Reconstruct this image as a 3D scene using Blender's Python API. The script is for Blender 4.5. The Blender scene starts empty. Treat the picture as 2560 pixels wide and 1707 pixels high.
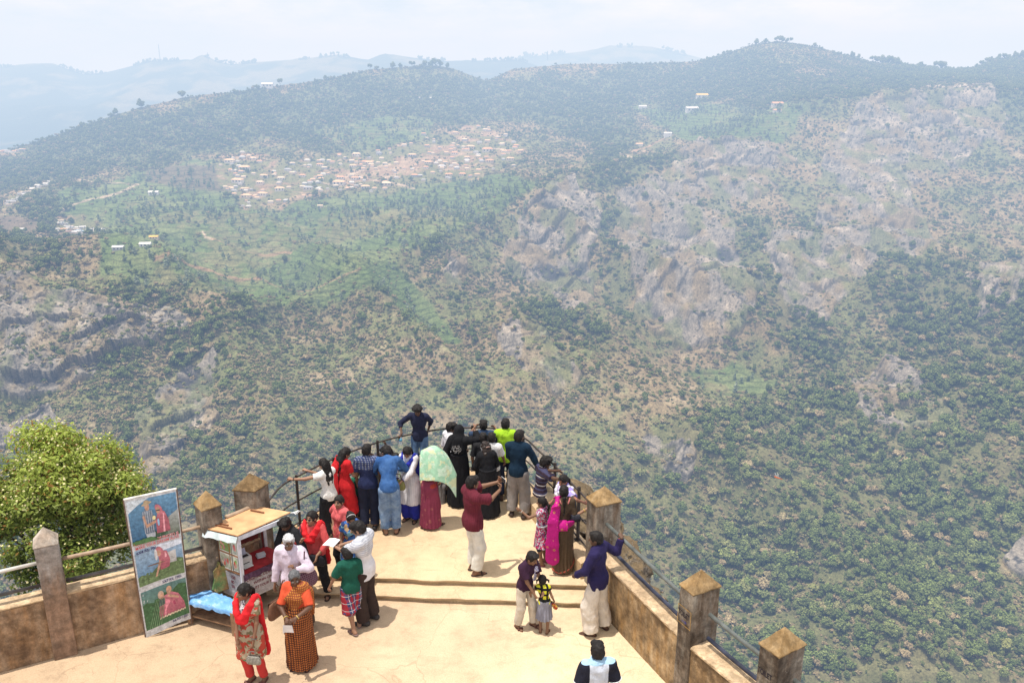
import bpy, math, random
import numpy as np
from mathutils import Vector, Matrix, Euler
random.seed(7); RNG = np.random.default_rng(11)
scene = bpy.context.scene
COL = scene.collection
R = math.radians

# ------------------------------------------------------------------ camera model
FPX, CX, CY = 2068.0, 1280.0, 853.5          # focal length in pixels of the 2560 px wide photograph
HC = 8.0                                      # eye height of the watchtower above the sandy terrace
PITCH = math.atan((CY - 217.7) / FPX)
UP = 0.2                                      # level of the upper terrace

def ray(x, y):
    a = (x - CX) / FPX; b = -(y - CY) / FPX
    return Vector((a, math.cos(PITCH) + b * math.sin(PITCH), -math.sin(PITCH) + b * math.cos(PITCH)))
def ground(x, y, z=0.0):
    d = ray(x, y); t = (z - HC) / d.z
    return Vector((d.x * t, d.y * t, z))
def atdist(x, y, Y):
    d = ray(x, y); t = Y / d.y
    return Vector((d.x * t, Y, HC + d.z * t))

cam_data = bpy.data.cameras.new('camera'); cam = bpy.data.objects.new('camera', cam_data); COL.objects.link(cam)
cam_data.sensor_width = 36.0; cam_data.lens = FPX / 2560 * 36.0
cam_data.clip_start = 0.1; cam_data.clip_end = 30000
cam.location = (0, 0, HC); cam.rotation_euler = (math.pi / 2 - PITCH, 0, 0)
scene.camera = cam
scene.view_settings.view_transform = 'Standard'; scene.view_settings.look = 'None'; scene.view_settings.exposure = 0
scene.cycles.max_bounces = 5; scene.cycles.diffuse_bounces = 2; scene.cycles.glossy_bounces = 2
scene.cycles.transmission_bounces = 3; scene.cycles.volume_bounces = 0; scene.cycles.transparent_max_bounces = 6

# ------------------------------------------------------------------ object helpers
def link(o, parent=None):
    COL.objects.link(o)
    if parent is not None: o.parent = parent
    return o
def tag(o, label=None, cat=None, group=None, kind=None):
    if label: o['label'] = label
    if cat: o['category'] = cat
    if group: o['group'] = group
    if kind: o['kind'] = kind
    return o
def empty(name, loc=(0, 0, 0), rz=0.0, label=None, cat=None, group=None):
    o = bpy.data.objects.new(name, None); o.location = loc; o.rotation_euler = (0, 0, rz); o.empty_display_size = 0.1
    link(o); return tag(o, label, cat, group)
def np_mesh(name, V, faces, smooth=False):
    """faces: list of index arrays (n,3) / (n,4), or a python list of polygons"""
    me = bpy.data.meshes.new(name)
    V = np.asarray(V, dtype=np.float32)
    if isinstance(faces, np.ndarray): faces = [faces]
    if len(faces) and not isinstance(faces[0], np.ndarray):
        me.from_pydata([tuple(map(float, v)) for v in V], [], faces)
    else:
        loops = np.concatenate([f.reshape(-1) for f in faces]).astype(np.int32)
        sizes = np.concatenate([np.full(len(f), f.shape[1], dtype=np.int32) for f in faces])
        starts = np.concatenate([[0], np.cumsum(sizes)[:-1]]).astype(np.int32)
        me.vertices.add(len(V)); me.vertices.foreach_set('co', V.reshape(-1))
        me.loops.add(len(loops)); me.loops.foreach_set('vertex_index', loops)
        me.polygons.add(len(sizes)); me.polygons.foreach_set('loop_start', starts)
        me.update(calc_edges=True); me.validate()
    if smooth: me.polygons.foreach_set('use_smooth', np.ones(len(me.polygons), dtype=bool))
    me.update()
    return me
def set_col(me, C, name='Col'):
    at = me.color_attributes.new(name, 'FLOAT_COLOR', 'POINT')
    C = np.asarray(C, dtype=np.float32)
    if C.shape[1] == 3: C = np.concatenate([C, np.ones((len(C), 1), np.float32)], 1)
    at.data.foreach_set('color', C.reshape(-1))
def obj(name, me, mat, parent=None, loc=None, rz=None):
    o = bpy.data.objects.new(name, me)
    if mat is not None:
        for m in (mat if isinstance(mat, (list, tuple)) else [mat]): me.materials.append(m)
    if loc is not None: o.location = loc
    if rz is not None: o.rotation_euler = (0, 0, rz)
    return link(o, parent)

class MB:
    """mesh builder: boxes, tubes and prisms collected into ONE mesh"""
    def __init__(s): s.v = []; s.f = []
    def add(s, V, F):
        n = len(s.v); s.v += [tuple(v) for v in V]; s.f += [tuple(i + n for i in f) for f in F]; return s
    def box(s, c, d, rz=0.0, rot=None, taper=1.0):
        M = rot if rot is not None else Matrix.Rotation(rz, 3, 'Z')
        V = []
        for z in (-1, 1):
            k = 1.0 if z < 0 else taper
            for x, y in ((-1, -1), (1, -1), (1, 1), (-1, 1)):
                V.append(Vector(c) + M @ Vector((x * d[0] / 2 * k, y * d[1] / 2 * k, z * d[2] / 2)))
        return s.add(V, [(3, 2, 1, 0), (4, 5, 6, 7), (0, 1, 5, 4), (1, 2, 6, 5), (2, 3, 7, 6), (3, 0, 4, 7)])
    def tube(s, pts, r, n=8, caps=True):
        pts = [Vector(p) for p in pts]
        rr = r if isinstance(r, (list, tuple)) else [r] * len(pts)
        V = []; F = []
        for i, p in enumerate(pts):
            a = pts[max(i - 1, 0)]; b = pts[min(i + 1, len(pts) - 1)]
            d = (b - a).normalized()
            u = d.cross(Vector((0, 0, 1)))
            if u.length < 1e-3: u = d.cross(Vector((0, 1, 0)))
            u.normalize(); w = d.cross(u)
            for k in range(n):
                t = 2 * math.pi * k / n
                V.append(p + (u * math.cos(t) + w * math.sin(t)) * rr[i])
        for i in range(len(pts) - 1):
            for k in range(n):
                k2 = (k + 1) % n
                F.append((i * n + k, i * n + k2, (i + 1) * n + k2, (i + 1) * n + k))
        if caps:
            F.append(tuple(range(n))[::-1]); F.append(tuple((len(pts) - 1) * n + k for k in range(n)))
        return s.add(V, F)
    def poly(s, pts): return s.add(pts, [tuple(range(len(pts)))])
    def prism(s, pts, z0, z1):
        n = len(pts)
        V = [(p[0], p[1], z0) for p in pts] + [(p[0], p[1], z1) for p in pts]
        F = [tuple(range(n))[::-1], tuple(range(n, 2 * n))] + [(i, (i + 1) % n, n + (i + 1) % n, n + i) for i in range(n)]
        return s.add(V, F)
    def mesh(s, name, smooth=False):
        me = bpy.data.meshes.new(name); me.from_pydata([tuple(v) for v in s.v], [], s.f); me.update()
        if smooth: me.polygons.foreach_set('use_smooth', np.ones(len(me.polygons), dtype=bool))
        return me
    def build(s, name, mat, parent=None, smooth=False, bevel=0.0, **k):
        o = obj(name, s.mesh(name, smooth), mat, parent, **k)
        if bevel:
            m = o.modifiers.new('bevel', 'BEVEL'); m.width = bevel; m.segments = 2; m.limit_method = 'ANGLE'; m.angle_limit = R(40)
        return o

def text_mesh(txt, size, thick=0.0, align='LEFT', slant=0.0, bold=0.0, spacing=1.0):
    cu = bpy.data.curves.new('lettering', 'FONT'); cu.body = txt; cu.size = size; cu.extrude = thick; cu.align_x = align
    cu.shear = slant; cu.offset = bold; cu.space_character = spacing; cu.resolution_u = 3
    o = bpy.data.objects.new('lettering_tmp', cu); COL.objects.link(o)
    dg = bpy.context.evaluated_depsgraph_get()
    me = bpy.data.meshes.new_from_object(o.evaluated_get(dg))
    bpy.data.objects.remove(o); bpy.data.curves.remove(cu); me.name = 'lettering'
    return me

# ------------------------------------------------------------------ numpy noise
def _hash(ix, iy, iz):
    n = (ix.astype(np.uint32) * np.uint32(374761393) + iy.astype(np.uint32) * np.uint32(668265263) + iz.astype(np.uint32) * np.uint32(2147483647))
    n = (n ^ (n >> np.uint32(13))) * np.uint32(1274126177)
    n = n ^ (n >> np.uint32(16))
    return (n & np.uint32(0xFFFFFF)).astype(np.float32) / np.float32(0xFFFFFF) * 2 - 1
def vnoise(x, y, z):
    with np.errstate(over='ignore'):
        fx = np.floor(x); fy = np.floor(y); fz = np.floor(z)
        ix = fx.astype(np.int64); iy = fy.astype(np.int64); iz = fz.astype(np.int64)
        u = x - fx; v = y - fy; w = z - fz
        u = u * u * u * (u * (u * 6 - 15) + 10); v = v * v * v * (v * (v * 6 - 15) + 10); w = w * w * w * (w * (w * 6 - 15) + 10)
        r = 0
        for a in (0, 1):
            for b in (0, 1):
                for c in (0, 1):
                    r = r + _hash(ix + a, iy + b, iz + c) * ((u if a else 1 - u) * (v if b else 1 - v) * (w if c else 1 - w))
        return r
def fbm(x, y, z=None, oct=4, lac=2.03, gain=0.5, ridged=False):
    if z is None: z = np.zeros_like(x)
    s = 0; a = 1.0; t = 0.0
    for i in range(oct):
        n = vnoise(x + 17.3 * i, y + 5.1 * i, z + 9.7 * i)
        if ridged: n = 1 - 2 * np.abs(n)
        s = s + a * n; t += a; a *= gain
        x = x * lac; y = y * lac; z = z * lac
    return s / t

# ------------------------------------------------------------------ material helpers
def new_mat(name):
    m = bpy.data.materials.new(name); m.use_nodes = True
    nt = m.node_tree; nt.nodes.clear()
    out = nt.nodes.new('ShaderNodeOutputMaterial'); b = nt.nodes.new('ShaderNodeBsdfPrincipled')
    nt.links.new(b.outputs[0], out.inputs[0])
    return m, nt, b
def nd(nt, typ, **kw):
    n = nt.nodes.new(typ)
    for k, v in kw.items():
        if k in n.inputs.keys() if hasattr(n.inputs, 'keys') else False: n.inputs[k].default_value = v
        else: setattr(n, k, v)
    return n
def noise(nt, vec, scale, detail=4, rough=0.55, w=None):
    n = nt.nodes.new('ShaderNodeTexNoise'); n.inputs['Scale'].default_value = scale; n.inputs['Detail'].default_value = detail; n.inputs['Roughness'].default_value = rough
    if vec is not None: nt.links.new(vec, n.inputs['Vector'])
    return n.outputs[0]
def ramp(nt, fac, stops):
    n = nt.nodes.new('ShaderNodeValToRGB'); cr = n.color_ramp
    while len(cr.elements) < len(stops): cr.elements.new(0.5)
    for e, (p, c) in zip(cr.elements, stops):
        e.position = p; e.color = (c, c, c, 1) if isinstance(c, (int, float)) else (*c, 1)
    nt.links.new(fac, n.inputs[0]); return n.outputs[0]
def mix(nt, fac, a, b, mode='MIX'):
    n = nt.nodes.new('ShaderNodeMix'); n.data_type = 'RGBA'; n.blend_type = mode
    for i, v in ((0, fac), (6, a), (7, b)):
        if isinstance(v, (int, float)): n.inputs[i].default_value = v if i == 0 else (v, v, v, 1)
        elif isinstance(v, tuple): n.inputs[i].default_value = (*v, 1) if len(v) == 3 else v
        else: nt.links.new(v, n.inputs[i])
    return n.outputs[2]
def mth(nt, op, a, b=None, c=None):
    n = nt.nodes.new('ShaderNodeMath'); n.operation = op
    for i, v in enumerate((a, b, c)):
        if v is None: continue
        if isinstance(v, (int, float)): n.inputs[i].default_value = v
        else: nt.links.new(v, n.inputs[i])
    return n.outputs[0]
def coords(nt, which='Object', scale=None, rot=None):
    t = nt.nodes.new('ShaderNodeTexCoord').outputs[which]
    if scale is None and rot is None: return t
    m = nt.nodes.new('ShaderNodeMapping')
    if scale is not None: m.inputs['Scale'].default_value = scale
    if rot is not None: m.inputs['Rotation'].default_value = rot
    nt.links.new(t, m.inputs[0]); return m.outputs[0]
def geo_pos(nt): return nt.nodes.new('ShaderNodeNewGeometry').outputs['Position']
def bump(nt, b, h, strength=0.3, dist=0.02):
    n = nt.nodes.new('ShaderNodeBump'); n.inputs['Strength'].default_value = strength; n.inputs['Distance'].default_value = dist
    nt.links.new(h, n.inputs['Height']); nt.links.new(n.outputs[0], b.inputs['Normal'])
def setv(b, color=None, rough=None, metal=None, spec=None):
    if color is not None: b.inputs['Base Color'].default_value = (*color, 1)
    if rough is not None: b.inputs['Roughness'].default_value = rough
    if metal is not None: b.inputs['Metallic'].default_value = metal
    if spec is not None: b.inputs['Specular IOR Level'].default_value = spec
def simple(name, color, rough=0.7, metal=0.0, var=0.25, scale=9.0, spec=0.3):
    m, nt, b = new_mat(name); setv(b, color, rough, metal, spec)
    n = noise(nt, coords(nt), scale, 5)
    c = ramp(nt, n, [(0.3, tuple(x * (1 - var) for x in color)), (0.7, tuple(min(1, x * (1 + var)) for x in color))])
    nt.links.new(c, b.inputs['Base Color'])
    return m
_vmc = {}
def flat(color, rough=0.75):
    """plain painted colour with faint mottling, cached"""
    k = (tuple(round(c, 3) for c in color), rough)
    if k not in _vmc: _vmc[k] = simple('paint', color, rough, var=0.12, scale=14)
    return _vmc[k]

# ------------------------------------------------------------------ sky, sun, haze
SUN_AZ, SUN_EL = R(-108), R(78)      # azimuth from +Y towards +X (the sun stands to the left), elevation
sd = Vector((math.sin(SUN_AZ) * math.cos(SUN_EL), math.cos(SUN_AZ) * math.cos(SUN_EL), math.sin(SUN_EL)))
world = bpy.data.worlds.new('World'); scene.world = world; world.use_nodes = True
wn = world.node_tree; bg = wn.nodes['Background']
sky = wn.nodes.new('ShaderNodeTexSky'); sky.sky_type = 'NISHITA'; sky.sun_disc = False
sky.sun_elevation = SUN_EL; sky.sun_rotation = SUN_AZ; sky.dust_density = 2.5; sky.air_density = 1.0; sky.altitude = 1800
bg.inputs[1].default_value = 0.12
# thin bright clouds low over the ridges
tc = wn.nodes.new('ShaderNodeTexCoord'); mp = wn.nodes.new('ShaderNodeMapping'); mp.inputs['Scale'].default_value = (5, 5, 16)
wn.links.new(tc.outputs['Generated'], mp.inputs[0])
cn = wn.nodes.new('ShaderNodeTexNoise'); cn.inputs['Scale'].default_value = 1.3; cn.inputs['Detail'].default_value = 7; cn.inputs['Roughness'].default_value = 0.6
wn.links.new(mp.outputs[0], cn.inputs['Vector'])
cr = ramp(wn, cn.outputs[0], [(0.34, 0.25), (0.62, 1.0)])
skc = mix(wn, cr, sky.outputs[0], (13.0, 12.7, 12.6))
wn.links.new(skc, bg.inputs[0])
sl = bpy.data.lights.new('sun', 'SUN'); sl.energy = 5.0; sl.angle = R(0.53); sl.color = (1.0, 0.955, 0.885)
so = bpy.data.objects.new('sun', sl); COL.objects.link(so); so.rotation_euler = sd.to_track_quat('Z', 'Y').to_euler()

# the air of the valley: homogeneous haze that dims what lies behind it and glows with scattered daylight;
# a thin layer everywhere and a thicker one over the far side
AIR = (0.825, 0.895, 1.0)
def haze_mat(name, SIG):
    m = bpy.data.materials.new(name); m.use_nodes = True; nt = m.node_tree; nt.nodes.clear()
    out = nt.nodes.new('ShaderNodeOutputMaterial')
    ab = nt.nodes.new('ShaderNodeVolumeAbsorption'); dmax = max(SIG) * 1.0001; ab.inputs['Density'].default_value = dmax
    ab.inputs['Color'].default_value = (*[1 - s / dmax for s in SIG], 1)
    em = nt.nodes.new('ShaderNodeEmission'); mx = max(s * a for s, a in zip(SIG, AIR))
    em.inputs['Color'].default_value = (*[s * a / mx for s, a in zip(SIG, AIR)], 1); em.inputs['Strength'].default_value = mx
    ad = nt.nodes.new('ShaderNodeAddShader'); nt.links.new(ab.outputs[0], ad.inputs[0]); nt.links.new(em.outputs[0], ad.inputs[1]); nt.links.new(ad.outputs[0], out.inputs['Volume'])
    return m
haze = MB().box((0, 0, -150), (24000, 24000, 1500)).build('haze', haze_mat('valley_haze', (0.000092, 0.000128, 0.000185))); tag(haze, kind='structure')
haze2 = MB().box((0, 6550, -150.7), (23000, 10900, 1480)).build('far_haze', haze_mat('far_haze', (0.000178, 0.000226, 0.000272))); tag(haze2, kind='structure')
# ------------------------------------------------------------------ the valley and its far slopes: a polar height field around the viewpoint
def pl(pts, x):
    p = np.array(pts, dtype=float); return np.interp(x, p[:, 0], p[:, 1])
def el_of(row):      # elevation angle (tangent) of an image row on the central column
    b = -(row - CY) / FPX
    return (-math.sin(PITCH) + b * math.cos(PITCH)) / (math.cos(PITCH) + b * math.sin(PITCH))
RIDGE = [(-500, 440), (-200, 410), (0, 381), (109, 350), (180, 323), (283, 290), (348, 270), (457, 245), (615, 226), (691, 215), (816, 199), (925, 174), (1040, 166), (1089, 164), (1132, 172), (1187, 193), (1214, 203), (1245, 190), (1280, 174), (1416, 160), (1606, 160), (1742, 155), (1797, 141), (1879, 114), (1944, 103), (2042, 117), (2123, 141), (2205, 160), (2287, 168), (2368, 176), (2423, 174), (2494, 152), (2560, 141), (2800, 120), (3100, 150)]
CON = [  # (row across x), (distance across x): contours from below the frame up to the ridge
 ([(-500, 2300), (3100, 2300)], [(-500, 330), (600, 330), (1500, 400), (3100, 420)]),
 ([(-500, 1720), (3100, 1720)], [(-500, 560), (600, 560), (1300, 620), (2000, 650), (3100, 640)]),
 ([(-500, 1240), (600, 1240), (1300, 1180), (2000, 1150), (3100, 1120)], [(-500, 800), (600, 820), (1300, 900), (2000, 960), (3100, 900)]),
 ([(-500, 960), (300, 960), (700, 930), (1300, 830), (2000, 780), (3100, 760)], [(-500, 940), (300, 960), (700, 1040), (1300, 1190), (2000, 1300), (3100, 1240)]),
 ([(-500, 690), (0, 690), (300, 690), (500, 730), (760, 750), (1000, 620), (1300, 470), (1440, 450), (1640, 410), (1800, 350), (2000, 255), (2400, 230), (3100, 220)],
  [(-500, 1060), (0, 1080), (300, 1100), (500, 1160), (760, 1200), (1000, 1340), (1300, 1640), (1640, 1850), (2000, 2150), (2400, 2150), (3100, 2000)]),
 ([(-500, 540), (0, 520), (300, 455), (600, 420), (1000, 345), (1300, 320), (1640, 265), (2000, 200), (2300, 200), (3100, 190)],
  [(-500, 1560), (0, 1600), (300, 1800), (600, 1900), (1000, 2150), (1300, 2300), (1640, 2500), (2000, 2500), (2300, 2420), (3100, 2300)]),
 (RIDGE, [(-500, 2000), (0, 2150), (300, 2350), (600, 2500), (1090, 2900), (1214, 2950), (1400, 3050), (1900, 2950), (2300, 2750), (3100, 2600)]),
]
XS = np.concatenate([np.linspace(-1700, -200, 110, endpoint=False), np.linspace(-200, 2760, 1040), np.linspace(2760, 4260, 111)[1:]])   # finest where the photograph looks
NA = len(XS)
SEG = [10, 60, 200, 120, 130, 120, 130]
rows = []; rad = []
for k in range(len(CON) - 1):
    t = np.linspace(0, 1, SEG[k + 1], endpoint=False)[:, None]
    rows.append((1 - t) * pl(CON[k][0], XS)[None] + t * pl(CON[k + 1][0], XS)[None]); rad.append((1 - t) * pl(CON[k][1], XS)[None] + t * pl(CON[k + 1][1], XS)[None])
rows.append(pl(CON[-1][0], XS)[None]); rad.append(pl(CON[-1][1], XS)[None])
ROW = np.concatenate(rows); RAD = np.concatenate(rad)
def blur(a, n, ax):
    for _ in range(n):
        p = np.pad(a, [(1, 1) if i == ax else (0, 0) for i in range(2)], mode='edge')
        a = (np.take(p, range(0, a.shape[ax]), ax) + 2 * a + np.take(p, range(2, a.shape[ax] + 2), ax)) / 4
    return a
RAD = blur(blur(RAD, 60, 0), 60, 1)
COLX = np.broadcast_to(XS[None], ROW.shape).copy()
def to_world(colx, row, Y):
    a = (colx - CX) / FPX; b = -(row - CY) / FPX
    dy = math.cos(PITCH) + b * math.sin(PITCH); dz = -math.sin(PITCH) + b * math.cos(PITCH)
    t = Y / dy
    return a * t, Y, HC + dz * t
X0, Y0, Z0 = to_world(COLX, ROW, RAD)

def inpoly(px, py, poly):
    c = np.zeros(px.shape, bool); n = len(poly); j = n - 1
    for i in range(n):
        xi, yi = poly[i]; xj, yj = poly[j]
        if yi != yj:
            c ^= ((yi > py) != (yj > py)) & (px < (xj - xi) * (py - yi) / (yj - yi) + xi)
        j = i
    return c
K = 1 / 0.91875
def zone(polys, jit=16, sc=60.0, soft=2):
    jx = COLX + jit * fbm(COLX / sc, ROW / sc, oct=4); jy = ROW + jit * 0.8 * fbm(COLX / sc + 50, ROW / sc + 20, oct=4)
    m = np.zeros(ROW.shape, bool)
    for p in polys: m |= inpoly(jx, jy, [(x * K, y * K) for x, y in p])
    m = m.astype(np.float32)
    return blur(blur(m, soft, 0), soft, 1)
P_ROCK = [[(-60, 650), (120, 640), (250, 665), (440, 735), (425, 770), (330, 790), (240, 850), (100, 905), (-60, 915)],
 [(335, 930), (420, 830), (505, 830), (515, 940), (440, 1040), (420, 1130), (330, 1120)], [(-60, 960), (110, 940), (150, 1000), (-60, 1040)],
 [(1190, 490), (1260, 440), (1320, 415), (1365, 465), (1375, 620), (1345, 700), (1290, 735), (1255, 650), (1170, 610)],
 [(1425, 440), (1600, 370), (1800, 430), (1690, 500), (1690, 580), (1745, 670), (1710, 760), (1560, 775), (1480, 710), (1440, 620), (1395, 540)],
 [(1890, 360), (1990, 225), (2290, 205), (2330, 290), (2210, 400), (2090, 440), (1990, 470), (1900, 440)],
 [(1870, 480), (2060, 455), (2160, 600), (2010, 640), (1880, 760), (1790, 720), (1750, 600), (1810, 560), (1890, 570)],
 [(1960, 850), (2090, 820), (2190, 950), (2060, 1000), (1980, 960)], [(2295, 1270), (2330, 1235), (2500, 1240), (2500, 1340), (2340, 1330)],
 [(1130, 770), (1240, 790), (1330, 900), (1290, 930), (1180, 860)], [(1560, 360), (1700, 320), (1800, 330), (1830, 380), (1680, 410)], [(1490, 1010), (1570, 1030), (1590, 1110), (1500, 1090)],
 [(2190, 660), (2360, 600), (2360, 700), (2260, 760)], [(1000, 600), (1050, 590), (1060, 640), (1010, 645)]]
P_TEA = [[(125, 450), (330, 400), (500, 370), (540, 480), (760, 470), (900, 435), (1160, 405), (1250, 425), (1160, 480), (1080, 500), (1000, 545), (880, 600), (980, 690), (1060, 800), (960, 795), (890, 700), (600, 720), (480, 690), (350, 645), (230, 620), (250, 560), (140, 550)],
 [(700, 300), (860, 270), (1000, 280), (960, 320), (800, 350)], [(1450, 250), (1680, 240), (1850, 250), (1800, 330), (1650, 330), (1560, 320)], [(1560, 840), (1700, 820), (1800, 870), (1640, 900)]]
P_BARE = [[(500, 375), (560, 350), (640, 380), (760, 355), (900, 345), (960, 325), (1080, 290), (1140, 300), (1210, 340), (1190, 370), (1090, 412), (960, 420), (850, 445), (720, 462), (640, 490), (560, 495), (510, 435)],
 [(120, 495), (200, 490), (250, 520), (230, 548), (150, 540)], [(5, 475), (60, 440), (125, 420), (130, 432), (60, 475), (15, 490)], [(1420, 365), (1480, 335), (1540, 312), (1550, 322), (1480, 352), (1440, 375)], [(-10, 345), (60, 342), (60, 356), (-10, 358)]]
P_BROWN = [[(340, 395), (510, 375), (535, 450), (440, 450), (330, 430)], [(0, 500), (60, 505), (100, 520), (60, 545), (0, 550)]]
P_FOR = [[(-200, 380), (60, 320), (560, 210), (900, 165), (1070, 160), (1300, 165), (1300, 250), (1000, 300), (960, 325), (780, 350), (560, 350), (420, 385), (240, 400), (100, 430), (0, 480), (-200, 500)],
 [(1200, 170), (1700, 150), (2352, 150), (2500, 200), (2000, 215), (1850, 240), (1450, 250), (1400, 380), (1250, 330)],
 [(40, 460), (140, 450), (165, 480), (60, 505)], [(1330, 370), (1480, 350), (1560, 350), (1480, 400), (1370, 430)], [(870, 480), (950, 470), (1000, 600), (970, 620), (870, 560)],
 [(1400, 1120), (1500, 1010), (1600, 960), (1750, 900), (1900, 870), (2050, 900), (2240, 700), (2500, 600), (2500, 1200), (2300, 1230), (2320, 1400), (2360, 1568), (2000, 1900), (1300, 1900)],
 [(1370, 450), (1440, 470), (1440, 640), (1490, 720), (1400, 720), (1380, 620)], [(1670, 510), (1780, 480), (1810, 560), (1750, 620), (1880, 770), (1900, 860), (1800, 830), (1740, 720)], [(1960, 660), (2060, 620), (2180, 620), (2352, 780), (2352, 860), (2200, 830), (2050, 790)],
 [(360, 830), (480, 740), (600, 720), (620, 760), (500, 820), (420, 870)], [(2310, 210), (2500, 160), (2500, 330), (2330, 310)], [(1170, 640), (1280, 700), (1420, 840), (1300, 830), (1210, 740)],
 [(0, 560), (120, 550), (200, 600), (100, 640), (0, 640)], [(440, 1020), (600, 960), (640, 1100), (460, 1160)]]
ZR, ZT, ZB, ZN = zone(P_ROCK, 48, 60), zone(P_TEA, 30, 70, 4), zone(P_BARE, 22, 50, 3), zone(P_BROWN, 8)
ZF = zone(P_FOR, 85, 120, 12)
rn = fbm(X0 / 22, Y0 / 22, Z0 / 22, oct=4); rn2 = fbm(X0 / 70, Y0 / 70, oct=3)
ZR = np.clip((ZR * (1 - ZF * 0.45) * (1 - ZB) + 0.42 * rn + 0.25 * rn2 - 0.40) * 5, 0, 1) * (ZR > 0.02); ZT = ZT * (1 - ZB); ZF = ZF * (1 - ZB)

# relief: gullies that run down to the lower right, strata on the rock, lumps everywhere
ang = R(-38); ca, sa = math.cos(ang), math.sin(ang)
GU = X0 * ca - Y0 * sa; GV = X0 * sa + Y0 * ca
away = np.clip((ROW - np.interp(XS, *np.array(RIDGE).T)[None]) / 90, 0, 1)      # keep the skyline where it is
steep = np.clip((ROW - 380) / 300, 0, 1)
disp = 44 * fbm(GU / 230, GV / 560, oct=3, ridged=True) * steep * away + 15 * fbm(GU / 80, GV / 150, oct=3, ridged=True) * (0.25 + 0.75 * steep) * away
disp += 3.0 * fbm(X0 / 30, Y0 / 30, oct=4)
st = (X0 * 0.35 + Z0 * 0.93 + Y0 * 0.1)                          # dipping strata
warp = 9 * fbm(X0 / 60, Y0 / 60, oct=3)
rockd = 4.2 * fbm(X0 / 30, (st + warp) / 9, Y0 / 40, oct=4, ridged=True) + 12 * fbm(X0 / 80, (st + warp) / 26, Y0 / 100, oct=2, ridged=True)
crk = np.abs(fbm((X0 * .5 + st) / 34, (st + 1.6 * warp - 0.4 * X0) / 11, oct=4)); crk2 = np.abs(fbm(X0 / 17 + 40, st / 26, Y0 / 40, oct=3))
disp += rockd * ZR
# rock ledges: rising to the right, each a step in the face with shade painted into the colour below it
LD = np.zeros(ROW.shape); LEDGE_SHADE = np.zeros(ROW.shape)
def ledge(pts, amp, up, dark=1.0):
    P = np.array(pts, float) * K; x0, x1 = P[0, 0], P[-1, 0]
    j0, j1 = np.searchsorted(XS, x0), np.searchsorted(XS, x1)
    if j1 - j0 < 4: return
    cx_ = XS[j0:j1]; yl = np.interp(cx_, P[:, 0], P[:, 1]) + 7 * fbm(cx_ / 48, cx_ * 0 + P[0, 1], oct=2); t = (cx_ - x0) / (x1 - x0); w = np.clip(np.sin(np.pi * t) * 2.2, 0, 1)
    d = yl[None] - ROW[:, j0:j1]
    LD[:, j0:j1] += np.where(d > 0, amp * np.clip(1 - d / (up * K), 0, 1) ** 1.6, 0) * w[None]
    LEDGE_SHADE[:, j0:j1] = np.maximum(LEDGE_SHADE[:, j0:j1], np.where((d < 1) & (d > -up * .22 * (0.6 + .4 * t)), 1.0, 0) * w[None] * dark)
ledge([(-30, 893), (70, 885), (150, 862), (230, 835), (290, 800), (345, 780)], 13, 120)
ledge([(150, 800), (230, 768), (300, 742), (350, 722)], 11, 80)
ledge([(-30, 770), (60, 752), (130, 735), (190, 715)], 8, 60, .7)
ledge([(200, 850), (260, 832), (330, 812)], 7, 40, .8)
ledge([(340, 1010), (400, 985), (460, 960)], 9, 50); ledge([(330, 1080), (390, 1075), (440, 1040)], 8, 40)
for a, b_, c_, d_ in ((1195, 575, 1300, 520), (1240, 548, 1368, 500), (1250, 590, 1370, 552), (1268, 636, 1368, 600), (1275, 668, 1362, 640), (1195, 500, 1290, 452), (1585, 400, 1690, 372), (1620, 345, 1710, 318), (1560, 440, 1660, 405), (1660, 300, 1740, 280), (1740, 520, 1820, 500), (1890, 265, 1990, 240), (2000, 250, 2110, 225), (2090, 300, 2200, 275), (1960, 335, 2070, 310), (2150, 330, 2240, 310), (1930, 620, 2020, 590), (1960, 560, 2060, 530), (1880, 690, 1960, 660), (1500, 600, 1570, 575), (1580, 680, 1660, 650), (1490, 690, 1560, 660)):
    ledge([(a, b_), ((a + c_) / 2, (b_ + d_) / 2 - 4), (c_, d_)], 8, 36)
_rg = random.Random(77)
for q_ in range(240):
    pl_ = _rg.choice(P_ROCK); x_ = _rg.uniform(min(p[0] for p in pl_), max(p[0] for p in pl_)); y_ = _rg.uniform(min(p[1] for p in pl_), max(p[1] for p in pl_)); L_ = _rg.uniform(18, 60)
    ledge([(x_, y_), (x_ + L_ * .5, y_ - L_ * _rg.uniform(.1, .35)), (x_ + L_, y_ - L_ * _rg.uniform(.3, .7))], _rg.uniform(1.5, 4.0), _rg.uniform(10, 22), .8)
disp += LD * np.clip(ZR + .35, 0, 1)
ter = np.round(((Z0 + 2.0 * fbm(X0 / 60, Y0 / 60, oct=2)) / 6.0)) * 6.0 - Z0
disp += ter * 0.45 * ZT
# move along the slope normal (towards the viewer), not straight up, so that steep rock gets real overhangs
nrm = np.array([0.0, -0.5, 0.866])
rl = np.sqrt(X0 ** 2 + Y0 ** 2)
XW = X0 - X0 / rl * disp * 0.45; YW = Y0 - Y0 / rl * disp * 0.45; ZW = Z0 + disp * 0.85

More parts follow.
